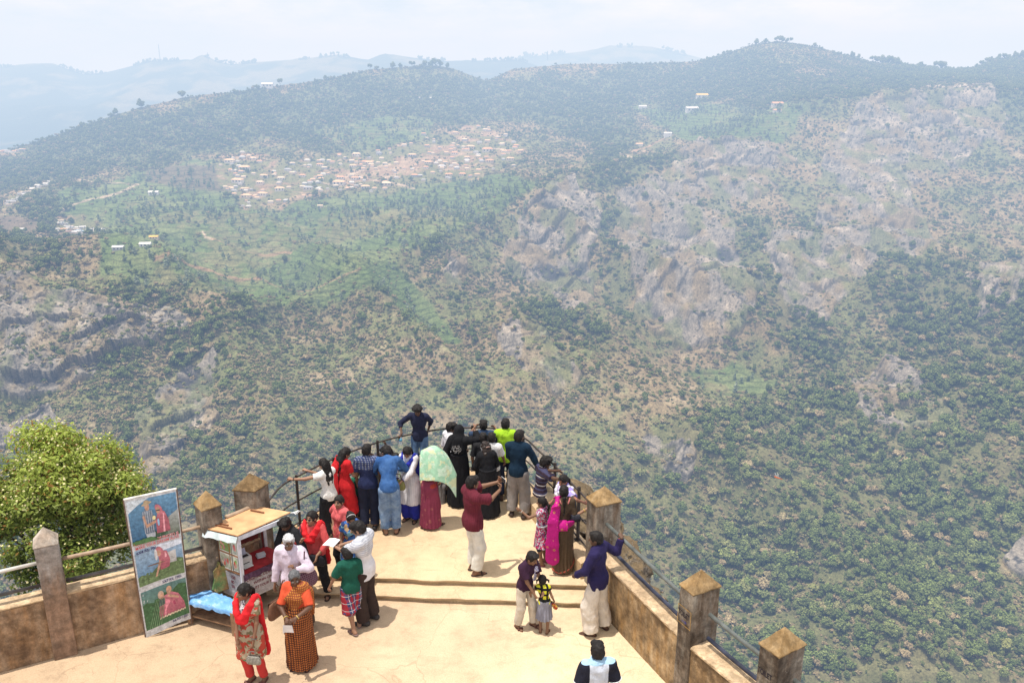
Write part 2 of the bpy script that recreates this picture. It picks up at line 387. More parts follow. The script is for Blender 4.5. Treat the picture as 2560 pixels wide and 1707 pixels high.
# colours per vertex (albedo, with crevice and ledge shade painted into the rock)
n1 = fbm(X0 / 60, Y0 / 60, oct=5); n2 = fbm(X0 / 14, Y0 / 14, oct=4); n3 = fbm(X0 / 220 + 7, Y0 / 220, oct=3)
def lerp(a, b, t): return a + (b - a) * t[..., None]
c_dry = np.array([0.255, 0.198, 0.112]); c_dry2 = np.array([0.335, 0.27, 0.172]); c_grass = np.array([0.155, 0.175, 0.068]); c_forest = np.array([0.145, 0.145, 0.062])
c_rock = np.array([0.25, 0.224, 0.186]); c_rock2 = np.array([0.41, 0.355, 0.285]); c_rock3 = np.array([0.055, 0.052, 0.052]); c_tea = np.array([0.128, 0.178, 0.060]); c_tea2 = np.array([0.185, 0.222, 0.088]); c_soil = np.array([0.40, 0.295, 0.20])
def sm(a, lo, hi):
    t = np.clip((a - lo) / (hi - lo), 0, 1); return t * t * (3 - 2 * t)
C = lerp(np.broadcast_to(c_dry, ROW.shape + (3,)), c_dry2, sm(n2, -0.1, 0.45))
C = lerp(C, c_grass, sm(n1 + 0.3 * n2, -0.25, 0.2) * 0.85)
C = lerp(C, c_forest, ZF * 0.75); C = lerp(C, np.array([0.125, 0.150, 0.062]), ZF * np.clip((RAD - 1300) / 600, 0, 1) * 0.85)
tea = lerp(np.broadcast_to(c_tea, C.shape), c_tea2, sm(n1, -0.1, 0.4)); tea = lerp(tea, c_dry, sm(n3 + 0.6 * n2, 0.15, 0.5) * 0.5); tea = lerp(tea, np.array([0.09, 0.125, 0.045]), sm(n2 - 0.3 * n1, 0.1, 0.5) * 0.35)
C = lerp(C, tea, np.clip(ZT * 1.2, 0, 1))
C = lerp(C, np.array([0.16, 0.125, 0.085]), ZN * 0.85)
rk = lerp(np.broadcast_to(c_rock, C.shape), c_rock2, sm(fbm(X0 / 35, st / 18, Y0 / 40, oct=4), 0.0, 0.5)); rk = lerp(rk, c_rock3, sm(-rockd, 0.2, 4.5) * 0.9)  # hollows of the rock relief painted near black as crevice shade
rk = lerp(rk, np.array([0.05, 0.05, 0.05]), (1 - sm(crk, 0.02, 0.075)) * 0.8); rk = lerp(rk, np.array([0.06, 0.06, 0.06]), (1 - sm(crk2, 0.015, 0.06)) * 0.6)
rk = lerp(rk, c_dry, sm(fbm(X0 / 26 + 9, Y0 / 40, oct=4), -0.02, 0.3) * 0.75); rk = lerp(rk, c_grass, sm(fbm(X0 / 36 + 19, Y0 / 50, oct=4), 0.05, 0.3) * 0.7)
C = lerp(C, rk, np.clip(ZR * 1.4, 0, 1)); C = lerp(C, np.array([0.045, 0.043, 0.040]), LEDGE_SHADE * np.clip(ZR + .2, 0, 1) * .6)
soil = lerp(np.broadcast_to(c_soil, C.shape), np.array([0.30, 0.20, 0.13]), sm(n2 + 0.4 * n1, -0.25, 0.3)); soil = lerp(soil, c_grass, sm(n1 - 0.5 * n2, -0.35, 0.05) * 0.85)
C = lerp(C, soil, np.clip(ZB * 1.3, 0, 1) * 0.95)
# dirt roads and red field tracks worn into the slope
ZP = lambda u, v: ((500 + u / 2.8) / K, (300 + v / 2.8) / K)
RW_ = np.zeros(ROW.shape); RR_ = np.zeros(ROW.shape)
def track(M, pts, w):
    for (xa, ya), (xb, yb) in zip(pts[:-1], pts[1:]):
        ax_, ay_, bx_, by_ = xa * K, ya * K, xb * K, yb * K; L2 = (bx_ - ax_) ** 2 + (by_ - ay_) ** 2
        t = np.clip(((COLX - ax_) * (bx_ - ax_) + (ROW - ay_) * (by_ - ay_)) / L2, 0, 1)
        d = np.hypot(COLX - ax_ - t * (bx_ - ax_), (ROW - ay_ - t * (by_ - ay_)) * 1.3) + 1.2 * n2
        np.maximum(M, np.clip(1.5 - d / w, 0, 1), out=M)
for pts in ([(160, 415), (230, 421), (290, 430), (322, 435), (300, 441), (262, 452), (210, 466), (165, 480), (120, 495), (127, 503), (140, 512)], [(468, 560), (475, 572), (490, 578)], [ZP(1215, 435), ZP(1290, 410), ZP(1360, 390), ZP(1410, 395)], [ZP(780, 450), ZP(860, 470), ZP(920, 468)], [ZP(1030, 405), ZP(1090, 380), ZP(1145, 362)], [ZP(960, 290), ZP(1030, 272)], [ZP(2060, 200), ZP(2130, 210), ZP(2170, 235)], [ZP(1340, 450), ZP(1420, 465), ZP(1500, 490)], [ZP(1240, 335), ZP(1330, 315)], [(1425, 355), (1432, 360), (1450, 365)]): track(RW_, pts, 2.6)
for pts in ([(490, 578), (545, 588), (610, 598), (670, 602)], [(360, 630), (430, 635), (520, 642), (600, 650), (640, 657), (720, 665), (830, 668)], [(1452, 352), (1490, 338), (1525, 318)], [(500, 365), (550, 358), (610, 358), (640, 365)]): track(RR_, pts, 2.4)
C = lerp(C, np.array([0.52, 0.41, 0.31]), RW_ * .9); C = lerp(C, np.array([0.36, 0.225, 0.145]), RR_ * .85)
# back side of the ridge so that it is a hill and not a sheet
nb = 8
bx = []; by = []; bz = []
for i in range(1, nb + 1):
    k = 1 + 0.05 * i
    bx.append(XW[-1] * k); by.append(YW[-1] * k); bz.append(ZW[-1] - 18 * i ** 1.4)
XA = np.concatenate([XW, np.array(bx)]); YA = np.concatenate([YW, np.array(by)]); ZA = np.concatenate([ZW, np.array(bz)])
CA = np.concatenate([C, np.broadcast_to(c_forest, (nb, NA, 3))])
TA = np.concatenate([ZT, np.zeros((nb, NA))]); RA = np.concatenate([ZR, np.zeros((nb, NA))])
def grid_faces(nr, nc):
    i = np.arange(nr - 1)[:, None] * nc + np.arange(nc - 1)[None]
    return np.stack([i, i + 1, i + nc + 1, i + nc], -1).reshape(-1, 4)
NR = XA.shape[0]
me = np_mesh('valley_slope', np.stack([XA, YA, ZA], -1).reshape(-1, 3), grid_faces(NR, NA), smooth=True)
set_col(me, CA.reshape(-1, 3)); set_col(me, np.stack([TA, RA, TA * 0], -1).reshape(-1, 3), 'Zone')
m, nt, b = new_mat('slope_ground'); setv(b, rough=0.95, spec=0.1)
at = nt.nodes.new('ShaderNodeAttribute'); at.attribute_name = 'Col'
az = nt.nodes.new('ShaderNodeAttribute'); az.attribute_name = 'Zone'
sep = nt.nodes.new('ShaderNodeSeparateColor'); nt.links.new(az.outputs['Color'], sep.inputs[0])
pos = geo_pos(nt)
f1 = ramp(nt, noise(nt, pos, 0.35, 6, 0.7), [(0.3, 0.45), (0.7, 1.45)])
f2 = ramp(nt, noise(nt, pos, 0.07, 4, 0.6), [(0.3, 0.75), (0.7, 1.2)])
c = mix(nt, 1.0, mix(nt, 1.0, at.outputs['Color'], f1, 'MULTIPLY'), f2, 'MULTIPLY')
px = nt.nodes.new('ShaderNodeSeparateXYZ'); nt.links.new(pos, px.inputs[0])
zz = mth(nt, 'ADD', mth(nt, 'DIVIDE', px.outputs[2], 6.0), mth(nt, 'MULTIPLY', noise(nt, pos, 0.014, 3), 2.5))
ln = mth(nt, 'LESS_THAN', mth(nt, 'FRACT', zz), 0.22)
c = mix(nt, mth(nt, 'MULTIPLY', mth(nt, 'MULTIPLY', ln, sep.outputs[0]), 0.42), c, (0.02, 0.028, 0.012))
nt.links.new(c, b.inputs['Base Color'])
bump(nt, b, noise(nt, pos, 0.5, 6, 0.7), 0.9, 1.6)
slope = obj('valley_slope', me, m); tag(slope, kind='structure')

# far ranges in the haze
def far_range(name, sky, dist, low, depth, seed):
    xs = np.linspace(sky[0][0], sky[-1][0], 900); nrw = 90
    top = pl(sky, xs) + 2.0 * fbm(xs / 22, xs * 0 + seed, oct=4)
    t = np.linspace(0, 1, nrw)[:, None]
    row = low + (top[None] - low) * t; Y = dist - depth * (1 - t) * np.ones_like(xs)[None]
    x, y, z = to_world(np.broadcast_to(xs[None], row.shape), row, Y)
    d = 70 * fbm(x / 800 + seed, y / 700, oct=5, ridged=True) * np.sin(np.pi * np.clip(t * 1.02, 0, 1))
    z = z + d
    for i in range(1, 5):
        x = np.concatenate([x, x[nrw - 1:nrw] * (1 + .03 * i)]); y = np.concatenate([y, y[nrw - 1:nrw] * (1 + .03 * i)]); z = np.concatenate([z, z[nrw - 1:nrw] - 60 * i])
    me = np_mesh(name, np.stack([x, y, z], -1).reshape(-1, 3), grid_faces(x.shape[0], x.shape[1]), smooth=True)
    n = fbm(x / 160, y / 160, z / 90, oct=5); n2 = fbm(x / 600, y / 600, oct=3)
    cc = lerp(np.broadcast_to(np.array([0.045, 0.06, 0.03]), x.shape + (3,)), np.array([0.17, 0.16, 0.09]), sm(n + 0.5 * n2, -0.1, 0.5))
    set_col(me, cc.reshape(-1, 3)); set_col(me, np.zeros((x.size, 3)), 'Zone')
    o = obj(name, me, bpy.data.materials['slope_ground']); tag(o, kind='structure'); return x, y, z
FAR1 = [(-2300, 230), (-1600, 160), (-1000, 200), (-500, 190), (-200, 175), (0, 168), (65, 160), (131, 160), (207, 184), (256, 184), (305, 173), (375, 152), (479, 150), (495, 141), (506, 138), (525, 144), (544, 154), (582, 160), (691, 152), (789, 144), (838, 137), (920, 150), (963, 134), (1007, 141), (1088, 152), (1186, 152), (1300, 150), (1420, 190), (1500, 260)]
FAR2 = [(900, 260), (1100, 190), (1200, 160), (1280, 148), (1313, 138), (1330, 142), (1470, 128), (1525, 114), (1628, 117), (1704, 135), (1759, 148), (1900, 190), (2000, 230)]
f1 = far_range('far_hills', FAR1, 5200, 420, 2300, 3.0)
f2 = far_range('distant_hill', FAR2, 6400, 330, 1700, 8.0)
# ------------------------------------------------------------------ trees of the slopes
def foliage_mat(name, base, var, dark=0.35):
    m, nt, b = new_mat(name); setv(b, rough=0.8, spec=0.15)
    at = nt.nodes.new('ShaderNodeAttribute'); at.attribute_name = 'Col'
    oi = nt.nodes.new('ShaderNodeObjectInfo')
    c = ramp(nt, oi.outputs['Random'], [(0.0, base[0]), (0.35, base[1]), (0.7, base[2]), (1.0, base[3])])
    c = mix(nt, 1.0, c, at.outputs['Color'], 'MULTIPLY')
    nt.links.new(c, b.inputs['Base Color'])
    return m
def crown_mesh(name, seed, n=260, shape='round', leaf=0.17, nclump=9, core=0.62):
    """a crown of unit height standing on the origin: leaf clumps around several uneven lobes over a dark inner mass"""
    rg = np.random.default_rng(seed)
    V = []; F = []; C = []
    lob = []
    for i in range(nclump):
        if shape == 'round': p = rg.normal(0, 1, 3); p /= np.linalg.norm(p); p = p * np.array([0.36, 0.36, 0.26]) * rg.uniform(0.5, 1.0) + np.array([0, 0, 0.62]); r = rg.uniform(0.15, 0.25)
        elif shape == 'flat': p = rg.normal(0, 1, 3); p /= np.linalg.norm(p); p = p * np.array([0.52, 0.52, 0.15]) * rg.uniform(0.5, 1.0) + np.array([0, 0, 0.75]); r = rg.uniform(0.15, 0.22)
        elif shape == 'bush': p = rg.normal(0, 1, 3); p /= np.linalg.norm(p); p[2] = abs(p[2]); p = p * np.array([0.6, 0.6, 0.5]) * rg.uniform(0.3, 1.0) + np.array([0, 0, 0.22]); r = rg.uniform(0.2, 0.33)
        else: p = np.array([rg.normal(0, 0.09), rg.normal(0, 0.09), 0.22 + 0.72 * (i + rg.uniform(0, 1)) / nclump]); r = rg.uniform(0.09, 0.16) * (1.25 - 0.5 * p[2])
        lob.append((p, r))
    # core
    bm_u = 8; bm_v = 5
    for p, r in lob:
        o = len(V)
        for j in range(bm_v + 1):
            for i in range(bm_u):
                th = math.pi * j / bm_v; ph = 2 * math.pi * i / bm_u
                d = np.array([math.sin(th) * math.cos(ph), math.sin(th) * math.sin(ph), math.cos(th)])
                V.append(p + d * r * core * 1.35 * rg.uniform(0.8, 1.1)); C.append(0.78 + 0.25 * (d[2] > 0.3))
        for j in range(bm_v):
            for i in range(bm_u): F.append((o + j * bm_u + i, o + j * bm_u + (i + 1) % bm_u, o + (j + 1) * bm_u + (i + 1) % bm_u, o + (j + 1) * bm_u + i))
    w = np.array([r for p, r in lob]) ** 2; w /= w.sum()
    for i in range(n):
        p, r = lob[rg.choice(len(lob), p=w)]
        d = rg.normal(0, 1, 3); d /= np.linalg.norm(d)
        if d[2] < -0.35: d[2] *= -1
        c = p + d * r * rg.uniform(0.75, 1.2)
        a = d + rg.normal(0, 0.75, 3); a /= np.linalg.norm(a)
        u = np.cross(a, rg.normal(0, 1, 3)); u /= np.linalg.norm(u); v = np.cross(a, u)
        s = leaf * rg.uniform(0.45, 1.0) * 0.5; s2 = s * rg.uniform(0.5, 1.0)
        o = len(V); V += [c - u * s - v * s2 * 0.6, c + u * s * 0.3 - v * s2, c + u * s + v * s2 * 0.5, c - u * s * 0.4 + v * s2]
        F.append((o, o + 1, o + 2, o + 3))
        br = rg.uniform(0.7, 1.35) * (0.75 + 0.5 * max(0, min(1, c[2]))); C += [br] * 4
    me = np_mesh(name, np.array(V), np.array(F)); C = np.array(C)
    set_col(me, np.stack([C, C, C], -1)); return me
def trunk_mesh(name, seed, h=0.55, r=0.028, limbs=4):
    rg = random.Random(seed); b = MB()
    b.tube([(0, 0, -0.12), (0.01, 0.0, 0.15), (-0.01, 0.012, 0.35), (0.012, 0, h)], [r * 1.3, r, r * 0.75, r * 0.4], 6)
    for i in range(limbs):
        t = rg.uniform(0.25, 0.5); a = rg.uniform(0, 6.28); l = rg.uniform(0.18, 0.3)
        b.tube([(0, 0, t), (math.cos(a) * l * 0.5, math.sin(a) * l * 0.5, t + 0.1), (math.cos(a) * l, math.sin(a) * l, t + 0.24)], [r * 0.55, r * 0.4, r * 0.15], 5)
    return b.mesh(name)
GREEN = foliage_mat('leaf_green', [(0.088, 0.116, 0.032), (0.122, 0.152, 0.044), (0.105, 0.130, 0.044), (0.165, 0.188, 0.060)], 0)
PALE = foliage_mat('leaf_pale', [(0.14, 0.165, 0.056), (0.17, 0.20, 0.06), (0.155, 0.172, 0.075), (0.22, 0.225, 0.075)], 0)
DRYF = foliage_mat('leaf_dry', [(0.27, 0.215, 0.115), (0.32, 0.255, 0.145), (0.21, 0.20, 0.088), (0.175, 0.19, 0.066)], 0)
SILV = foliage_mat('leaf_silver', [(0.13, 0.175, 0.065), (0.19, 0.235, 0.13), (0.27, 0.31, 0.22), (0.15, 0.19, 0.075)], 0)
BARK = simple('bark', (0.10, 0.075, 0.055), 0.9)
TRK = [trunk_mesh('trunk', i) for i in range(3)]
PROTO = {
 'tree': [(crown_mesh('crown', 1, 330, 'round', nclump=10), GREEN), (crown_mesh('crown', 2, 330, 'round', nclump=13), GREEN), (crown_mesh('crown', 3, 300, 'flat', nclump=11), GREEN), (crown_mesh('crown', 4, 300, 'round', nclump=8), PALE), (crown_mesh('crown', 5, 240, 'round', nclump=9), DRYF)],
 'bush': [(crown_mesh('crown', 11, 130, 'bush', 0.30, 6), DRYF), (crown_mesh('crown', 12, 130, 'bush', 0.28, 7), DRYF), (crown_mesh('crown', 13, 140, 'bush', 0.3, 6), GREEN), (crown_mesh('crown', 14, 120, 'bush', 0.3, 5), PALE)],
 'slim': [(crown_mesh('crown', 21, 150, 'slim', 0.13, 9), SILV), (crown_mesh('crown', 22, 170, 'slim', 0.14, 10), SILV)],
}
def scatter(nc):
    fi = RNG.uniform(0, ROW.shape[0] - 1.01, nc); fj = RNG.uniform(0, NA - 1.01, nc)
    return fi, fj
def bil(A, fi, fj):
    i = fi.astype(int); j = fj.astype(int); u = fi - i; v = fj - j
    return A[i, j] * (1 - u) * (1 - v) + A[i + 1, j] * u * (1 - v) + A[i, j + 1] * (1 - u) * v + A[i + 1, j + 1] * u * v
# image-uniform candidates on the slope
NCAND = 420000
fi, fj = scatter(NCAND)
row = bil(ROW, fi, fj); keep = row < 1800; fi, fj, row = fi[keep], fj[keep], row[keep]
rr = bil(np.sqrt(X0 ** 2 + Y0 ** 2), fi, fj); colx = bil(COLX, fi, fj)
zf, zt, zr, zb, zn = [bil(a, fi, fj) for a in (ZF, ZT, ZR, ZB, ZN)]
px, py, pz = bil(XW, fi, fj), bil(YW, fi, fj), bil(ZW, fi, fj)
cl = fbm(px / 55, py / 55, oct=4); cl2 = fbm(px / 160 + 3, py / 160, oct=3); gx = fbm((px * ca - py * sa) / 45, (px * sa + py * ca) / 170, oct=3)
rowdens = 1.0
k = np.clip(rr / 2500, 0.12, 1.1) ** 1.75
dens_t = (zf * 0.85 + (1 - zf) * (0.055 + 0.42 * sm(cl + 0.6 * cl2 + 0.8 * gx, 0.12, 0.62)))
dens_t = dens_t * (1 - 0.88 * np.clip(zr * 1.3, 0, 1)) * (1 - 0.72 * zb) * (1 - 0.93 * zn) * (1 - 0.88 * zt) * np.where(zf > 0.5, 0.22 + 0.78 * sm(cl + 0.5 * gx, -0.35, 0.2), 1)
dens_t *= np.where((row > 900), 0.8, 1.0)
u = RNG.uniform(0, 1, len(rr))
is_tree = u < dens_t * k * 1.15
dens_b = (0.40 + 0.7 * sm(cl + 0.5 * cl2, -0.3, 0.4)) * (1 - 0.80 * np.clip(zr * 1.3, 0, 1)) * (1 - 0.8 * zb) * (1 - 0.97 * zn) * (1 - 0.9 * zt)
u2 = RNG.uniform(0, 1, len(rr))
is_bush = (~is_tree) & (u2 < dens_b * np.clip(rr / 2500, 0.12, 1.1) ** 1.6 * 1.9)
u3 = RNG.uniform(0, 1, len(rr))
silv = ((zt > 0.5) | (np.hypot((colx - 1010) / 330, (row - 560) / 120) < 1)) & (zb < 0.3)
is_slim = (~is_tree) & (~is_bush) & silv & (u3 < (0.10 + 0.5 * sm(cl2 + cl * 0.6, 0.0, 0.4) + 0.35 * (np.hypot((colx - 1090) / 260, (row - 540) / 90) < 1)) * np.clip(rr / 2500, 0.12, 1) ** 1.6 * 0.36)
def pick(mask, hmin, hmax, pw=1.6):
    idx = np.nonzero(mask)[0]
    h = hmin + (hmax - hmin) * RNG.uniform(0, 1, len(idx)) ** pw
    return idx, h
it, ht = pick(is_tree, 3.6, 15.5, 2.0); ib, hb = pick(is_bush, 1.4, 5.0, 1.7); isl, hs = pick(is_slim, 7, 13, 1.0)
ht *= np.where(zf[it] > 0.5, 1.0, 0.82) * np.where(rr[it] > 1900, 0.74, 1.0)
ptype = RNG.choice(5, len(it), p=[0.30, 0.28, 0.17, 0.08, 0.17]); btype = RNG.choice(4, len(ib), p=[0.36, 0.32, 0.2, 0.12]); stype = RNG.choice(2, len(isl))
# the 300 trees that show largest stand as things of their own
onscreen = (colx[it] > 15) & (colx[it] < 2545) & (row[it] < 1690)
def behind_terrace(c, r):
    return inpoly(c, r, [(-10, 1330), (300, 1230), (560, 1160), (800, 1090), (1000, 990), (1330, 1020), (1420, 1160), (1560, 1200), (1640, 1390), (1800, 1400), (1960, 1560), (2040, 1720), (-10, 1720)]) | inpoly(c, r, [(-10, 1030), (330, 1030), (350, 1500), (-10, 1500)])
onscreen &= ~behind_terrace(colx[it], row[it])
app = np.where(onscreen, ht / rr[it], 0)
big = np.argsort(-app)[:300]
SIDE = lambda c, r: ('at the foot of the slope right of the railing' if r > 1350 and c > 1300 else 'on the lower right slope' if c > 1300 and r > 900 else 'on the slope above the viewpoint tip' if r > 800 else 'on the upper slope')
KIND = ['dense round dark green tree', 'dense many-lobed green tree', 'flat-topped spreading green tree', 'pale yellowish green tree', 'dry brownish grey tree']
for n, q in enumerate(big):
    i = it[q]; t = ptype[q]; h = ht[q]
    e = empty('hillside_tree', (px[i], py[i], pz[i] - 0.3), RNG.uniform(0, 6.28), KIND[t] + ' standing ' + SIDE(colx[i], row[i]), 'tree', 'trees on the valley slope')
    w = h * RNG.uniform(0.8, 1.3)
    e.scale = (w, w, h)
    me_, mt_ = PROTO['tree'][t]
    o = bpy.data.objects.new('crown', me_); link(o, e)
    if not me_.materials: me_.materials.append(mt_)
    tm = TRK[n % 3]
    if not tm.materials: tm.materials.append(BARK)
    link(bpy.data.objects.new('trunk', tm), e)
rest = np.setdiff1d(np.arange(len(it)), big)

def gn_stuff(name, P, S, T, RZ, protos, host):
    """one object that sets foliage clumps on many points"""
    me = bpy.data.meshes.new(name); me.vertices.add(len(P)); me.vertices.foreach_set('co', np.asarray(P, np.float32).reshape(-1))
    for an, ty, val in (('sc', 'FLOAT_VECTOR', S), ('ix', 'INT', T), ('rz', 'FLOAT_VECTOR', RZ)):
        a = me.attributes.new(an, ty, 'POINT'); a.data.foreach_set('vector' if 'VECTOR' in ty else 'value', np.asarray(val, np.float32 if 'F' in ty else np.int32).reshape(-1))
    me.update()
    o = obj(name, me, None)
    ng = bpy.data.node_groups.new(name, 'GeometryNodeTree'); ng.interface.new_socket('Geometry', in_out='INPUT', socket_type='NodeSocketGeometry'); ng.interface.new_socket('Geometry', in_out='OUTPUT', socket_type='NodeSocketGeometry')
    gi = ng.nodes.new('NodeGroupInput'); go = ng.nodes.new('NodeGroupOutput')
    jn = ng.nodes.new('GeometryNodeJoinGeometry')
    for p in reversed(protos):
        oi = ng.nodes.new('GeometryNodeObjectInfo'); oi.inputs['Object'].default_value = p; oi.inputs['As Instance'].default_value = False; oi.transform_space = 'ORIGINAL'
        g2 = ng.nodes.new('GeometryNodeGeometryToInstance'); ng.links.new(oi.outputs['Geometry'], g2.inputs[0]); ng.links.new(g2.outputs[0], jn.inputs[0])
    ip = ng.nodes.new('GeometryNodeInstanceOnPoints'); ng.links.new(gi.outputs[0], ip.inputs['Points']); ng.links.new(jn.outputs[0], ip.inputs['Instance'])
    ip.inputs['Pick Instance'].default_value = True
    for an, ty, sock in (('ix', 'INT', 'Instance Index'), ('rz', 'FLOAT_VECTOR', 'Rotation'), ('sc', 'FLOAT_VECTOR', 'Scale')):
        na = ng.nodes.new('GeometryNodeInputNamedAttribute'); na.data_type = ty; na.inputs['Name'].default_value = an
        src = na.outputs['Attribute']
        if sock == 'Rotation':
            er = ng.nodes.new('FunctionNodeEulerToRotation'); ng.links.new(src, er.inputs[0]); src = er.outputs[0]
        ng.links.new(src, ip.inputs[sock])
    ng.links.new(ip.outputs[0], go.inputs[0])
    md = o.modifiers.new('scatter', 'NODES'); md.node_group = ng
    return o
def rots(n):
    r = np.zeros((n, 3)); r[:, 2] = RNG.uniform(0, 6.28, n); r[:, 0] = RNG.normal(0, 0.06, n); return r
TREE_SRC = {}
for o in list(COL.objects):
    if o.name.split('.')[0] == 'crown' and o.data not in TREE_SRC: TREE_SRC[o.data] = o
tsrc = [TREE_SRC[p[0]] for p in PROTO['tree']]
i = it[rest]; h = ht[rest]; w = h * RNG.uniform(0.75, 1.35, len(h))
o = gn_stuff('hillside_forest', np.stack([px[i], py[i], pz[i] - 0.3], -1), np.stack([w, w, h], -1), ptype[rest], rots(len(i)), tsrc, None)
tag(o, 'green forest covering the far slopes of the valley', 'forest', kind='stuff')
# one shrub of each kind and one slim tree of each kind stand alone; the rest is ground cover
def single(name, idx, h, tp, t, label, cat, kind):
    q = np.nonzero(tp == t)[0]; c = colx[idx[q]]; r_ = row[idx[q]]
    ok = (c > 40) & (c < 2500) & (r_ < 1650) & ~behind_terrace(c, r_)
    q = q[ok]; q = q[np.argmax(h[q] / rr[idx[q]])]; i = idx[q]
    me_, mt_ = PROTO[kind][t]; me_.materials.append(mt_)
    e = empty(name, (px[i], py[i], pz[i] - 0.2), 0, label, cat); e.scale = (h[q],) * 3
    o = bpy.data.objects.new('crown', me_); link(o, e); link(bpy.data.objects.new('trunk', TRK[t % 3]), e)
    return o
bsrc = [single('hillside_shrub', ib, hb, btype, t, l, 'shrub', 'bush') for t, l in enumerate(['dry brown twiggy shrub on the near slope', 'dry reddish brown shrub on the near slope', 'low dark green shrub on the near slope', 'low pale green shrub on the near slope'])]
ssrc = [single('silver_oak', isl, hs, stype, t, l, 'tree', 'slim') for t, l in enumerate(['slim upright tree standing in the tea garden', 'slim narrow silvery tree standing in the tea garden'])]
h = hb; w = h * RNG.uniform(0.9, 1.5, len(h))
o = gn_stuff('dry_scrub', np.stack([px[ib], py[ib], pz[ib] - 0.2], -1), np.stack([w, w, h], -1), btype, rots(len(ib)), bsrc, None)
tag(o, 'dry brown and olive scrub covering the valley slope', 'scrub', kind='stuff')
o = gn_stuff('tea_garden_trees', np.stack([px[isl], py[isl], pz[isl] - 0.2], -1), np.stack([hs, hs, hs], -1), stype, rots(len(isl)), ssrc, None)
tag(o, 'slim silvery trees scattered over the tea gardens', 'trees', kind='stuff')
print('trees', len(it), 'bushes', len(ib), 'slim', len(isl))
# trees on the skyline of the far ranges and the near ridge
# ------------------------------------------------------------------ smooth solids: distance fields turned into one continuous surface
def surface_nets(Fd, org, h):
    s = Fd < 0
    nx, ny, nz = Fd.shape
    corners = [(a, b, c) for a in (0, 1) for b in (0, 1) for c in (0, 1)]
    cnt = np.zeros((nx - 1, ny - 1, nz - 1), np.int8)
    for a, b, c in corners: cnt += s[a:nx - 1 + a, b:ny - 1 + b, c:nz - 1 + c]
    act = (cnt > 0) & (cnt < 8)
    I, J, K_ = np.nonzero(act)
    n = len(I); idx = np.full(act.shape, -1, np.int64); idx[I, J, K_] = np.arange(n)
    P = np.zeros((n, 3)); W = np.zeros(n)
    vals = {cr: Fd[I + cr[0], J + cr[1], K_ + cr[2]] for cr in corners}
    for ax in range(3):
        for cr in corners:
            if cr[ax]: continue
            c2 = list(cr); c2[ax] = 1; c2 = tuple(c2)
            a, b = vals[cr], vals[c2]; m = (a < 0) != (b < 0)
            t = np.where(m, a / np.where(m, a - b, 1), 0)
            for k in range(3): P[:, k] += np.where(m, cr[k] + (t if k == ax else 0), 0)
            W += m
    P /= W[:, None]
    V = (P + np.stack([I, J, K_], 1)) * h + np.array(org)
    Q = []
    for ax in range(3):
        o1, o2 = [(1, 2), (2, 0), (0, 1)][ax]
        sl0 = [slice(None)] * 3; sl1 = [slice(None)] * 3
        sl0[ax] = slice(0, -1); sl1[ax] = slice(1, None)
        d = s[tuple(sl0)].astype(np.int8) - s[tuple(sl1)].astype(np.int8)
        E = np.nonzero(d); E = [np.array(e) for e in E]
        ok = (E[o1] > 0) & (E[o2] > 0) & (E[o1] < Fd.shape[o1] - 1) & (E[o2] < Fd.shape[o2] - 1)
        E = [e[ok] for e in E]; sg = d[tuple(E)]
        def cell(a, b):
            q = [e.copy() for e in E]; q[o1] -= a; q[o2] -= b; return idx[q[0], q[1], q[2]]
        q = np.stack([cell(1, 1), cell(0, 1), cell(0, 0), cell(1, 0)], 1)
        q[sg < 0] = q[sg < 0][:, ::-1]
        Q.append(q)
    Q = np.concatenate(Q); Q = Q[(Q >= 0).all(1)]
    return V, Q

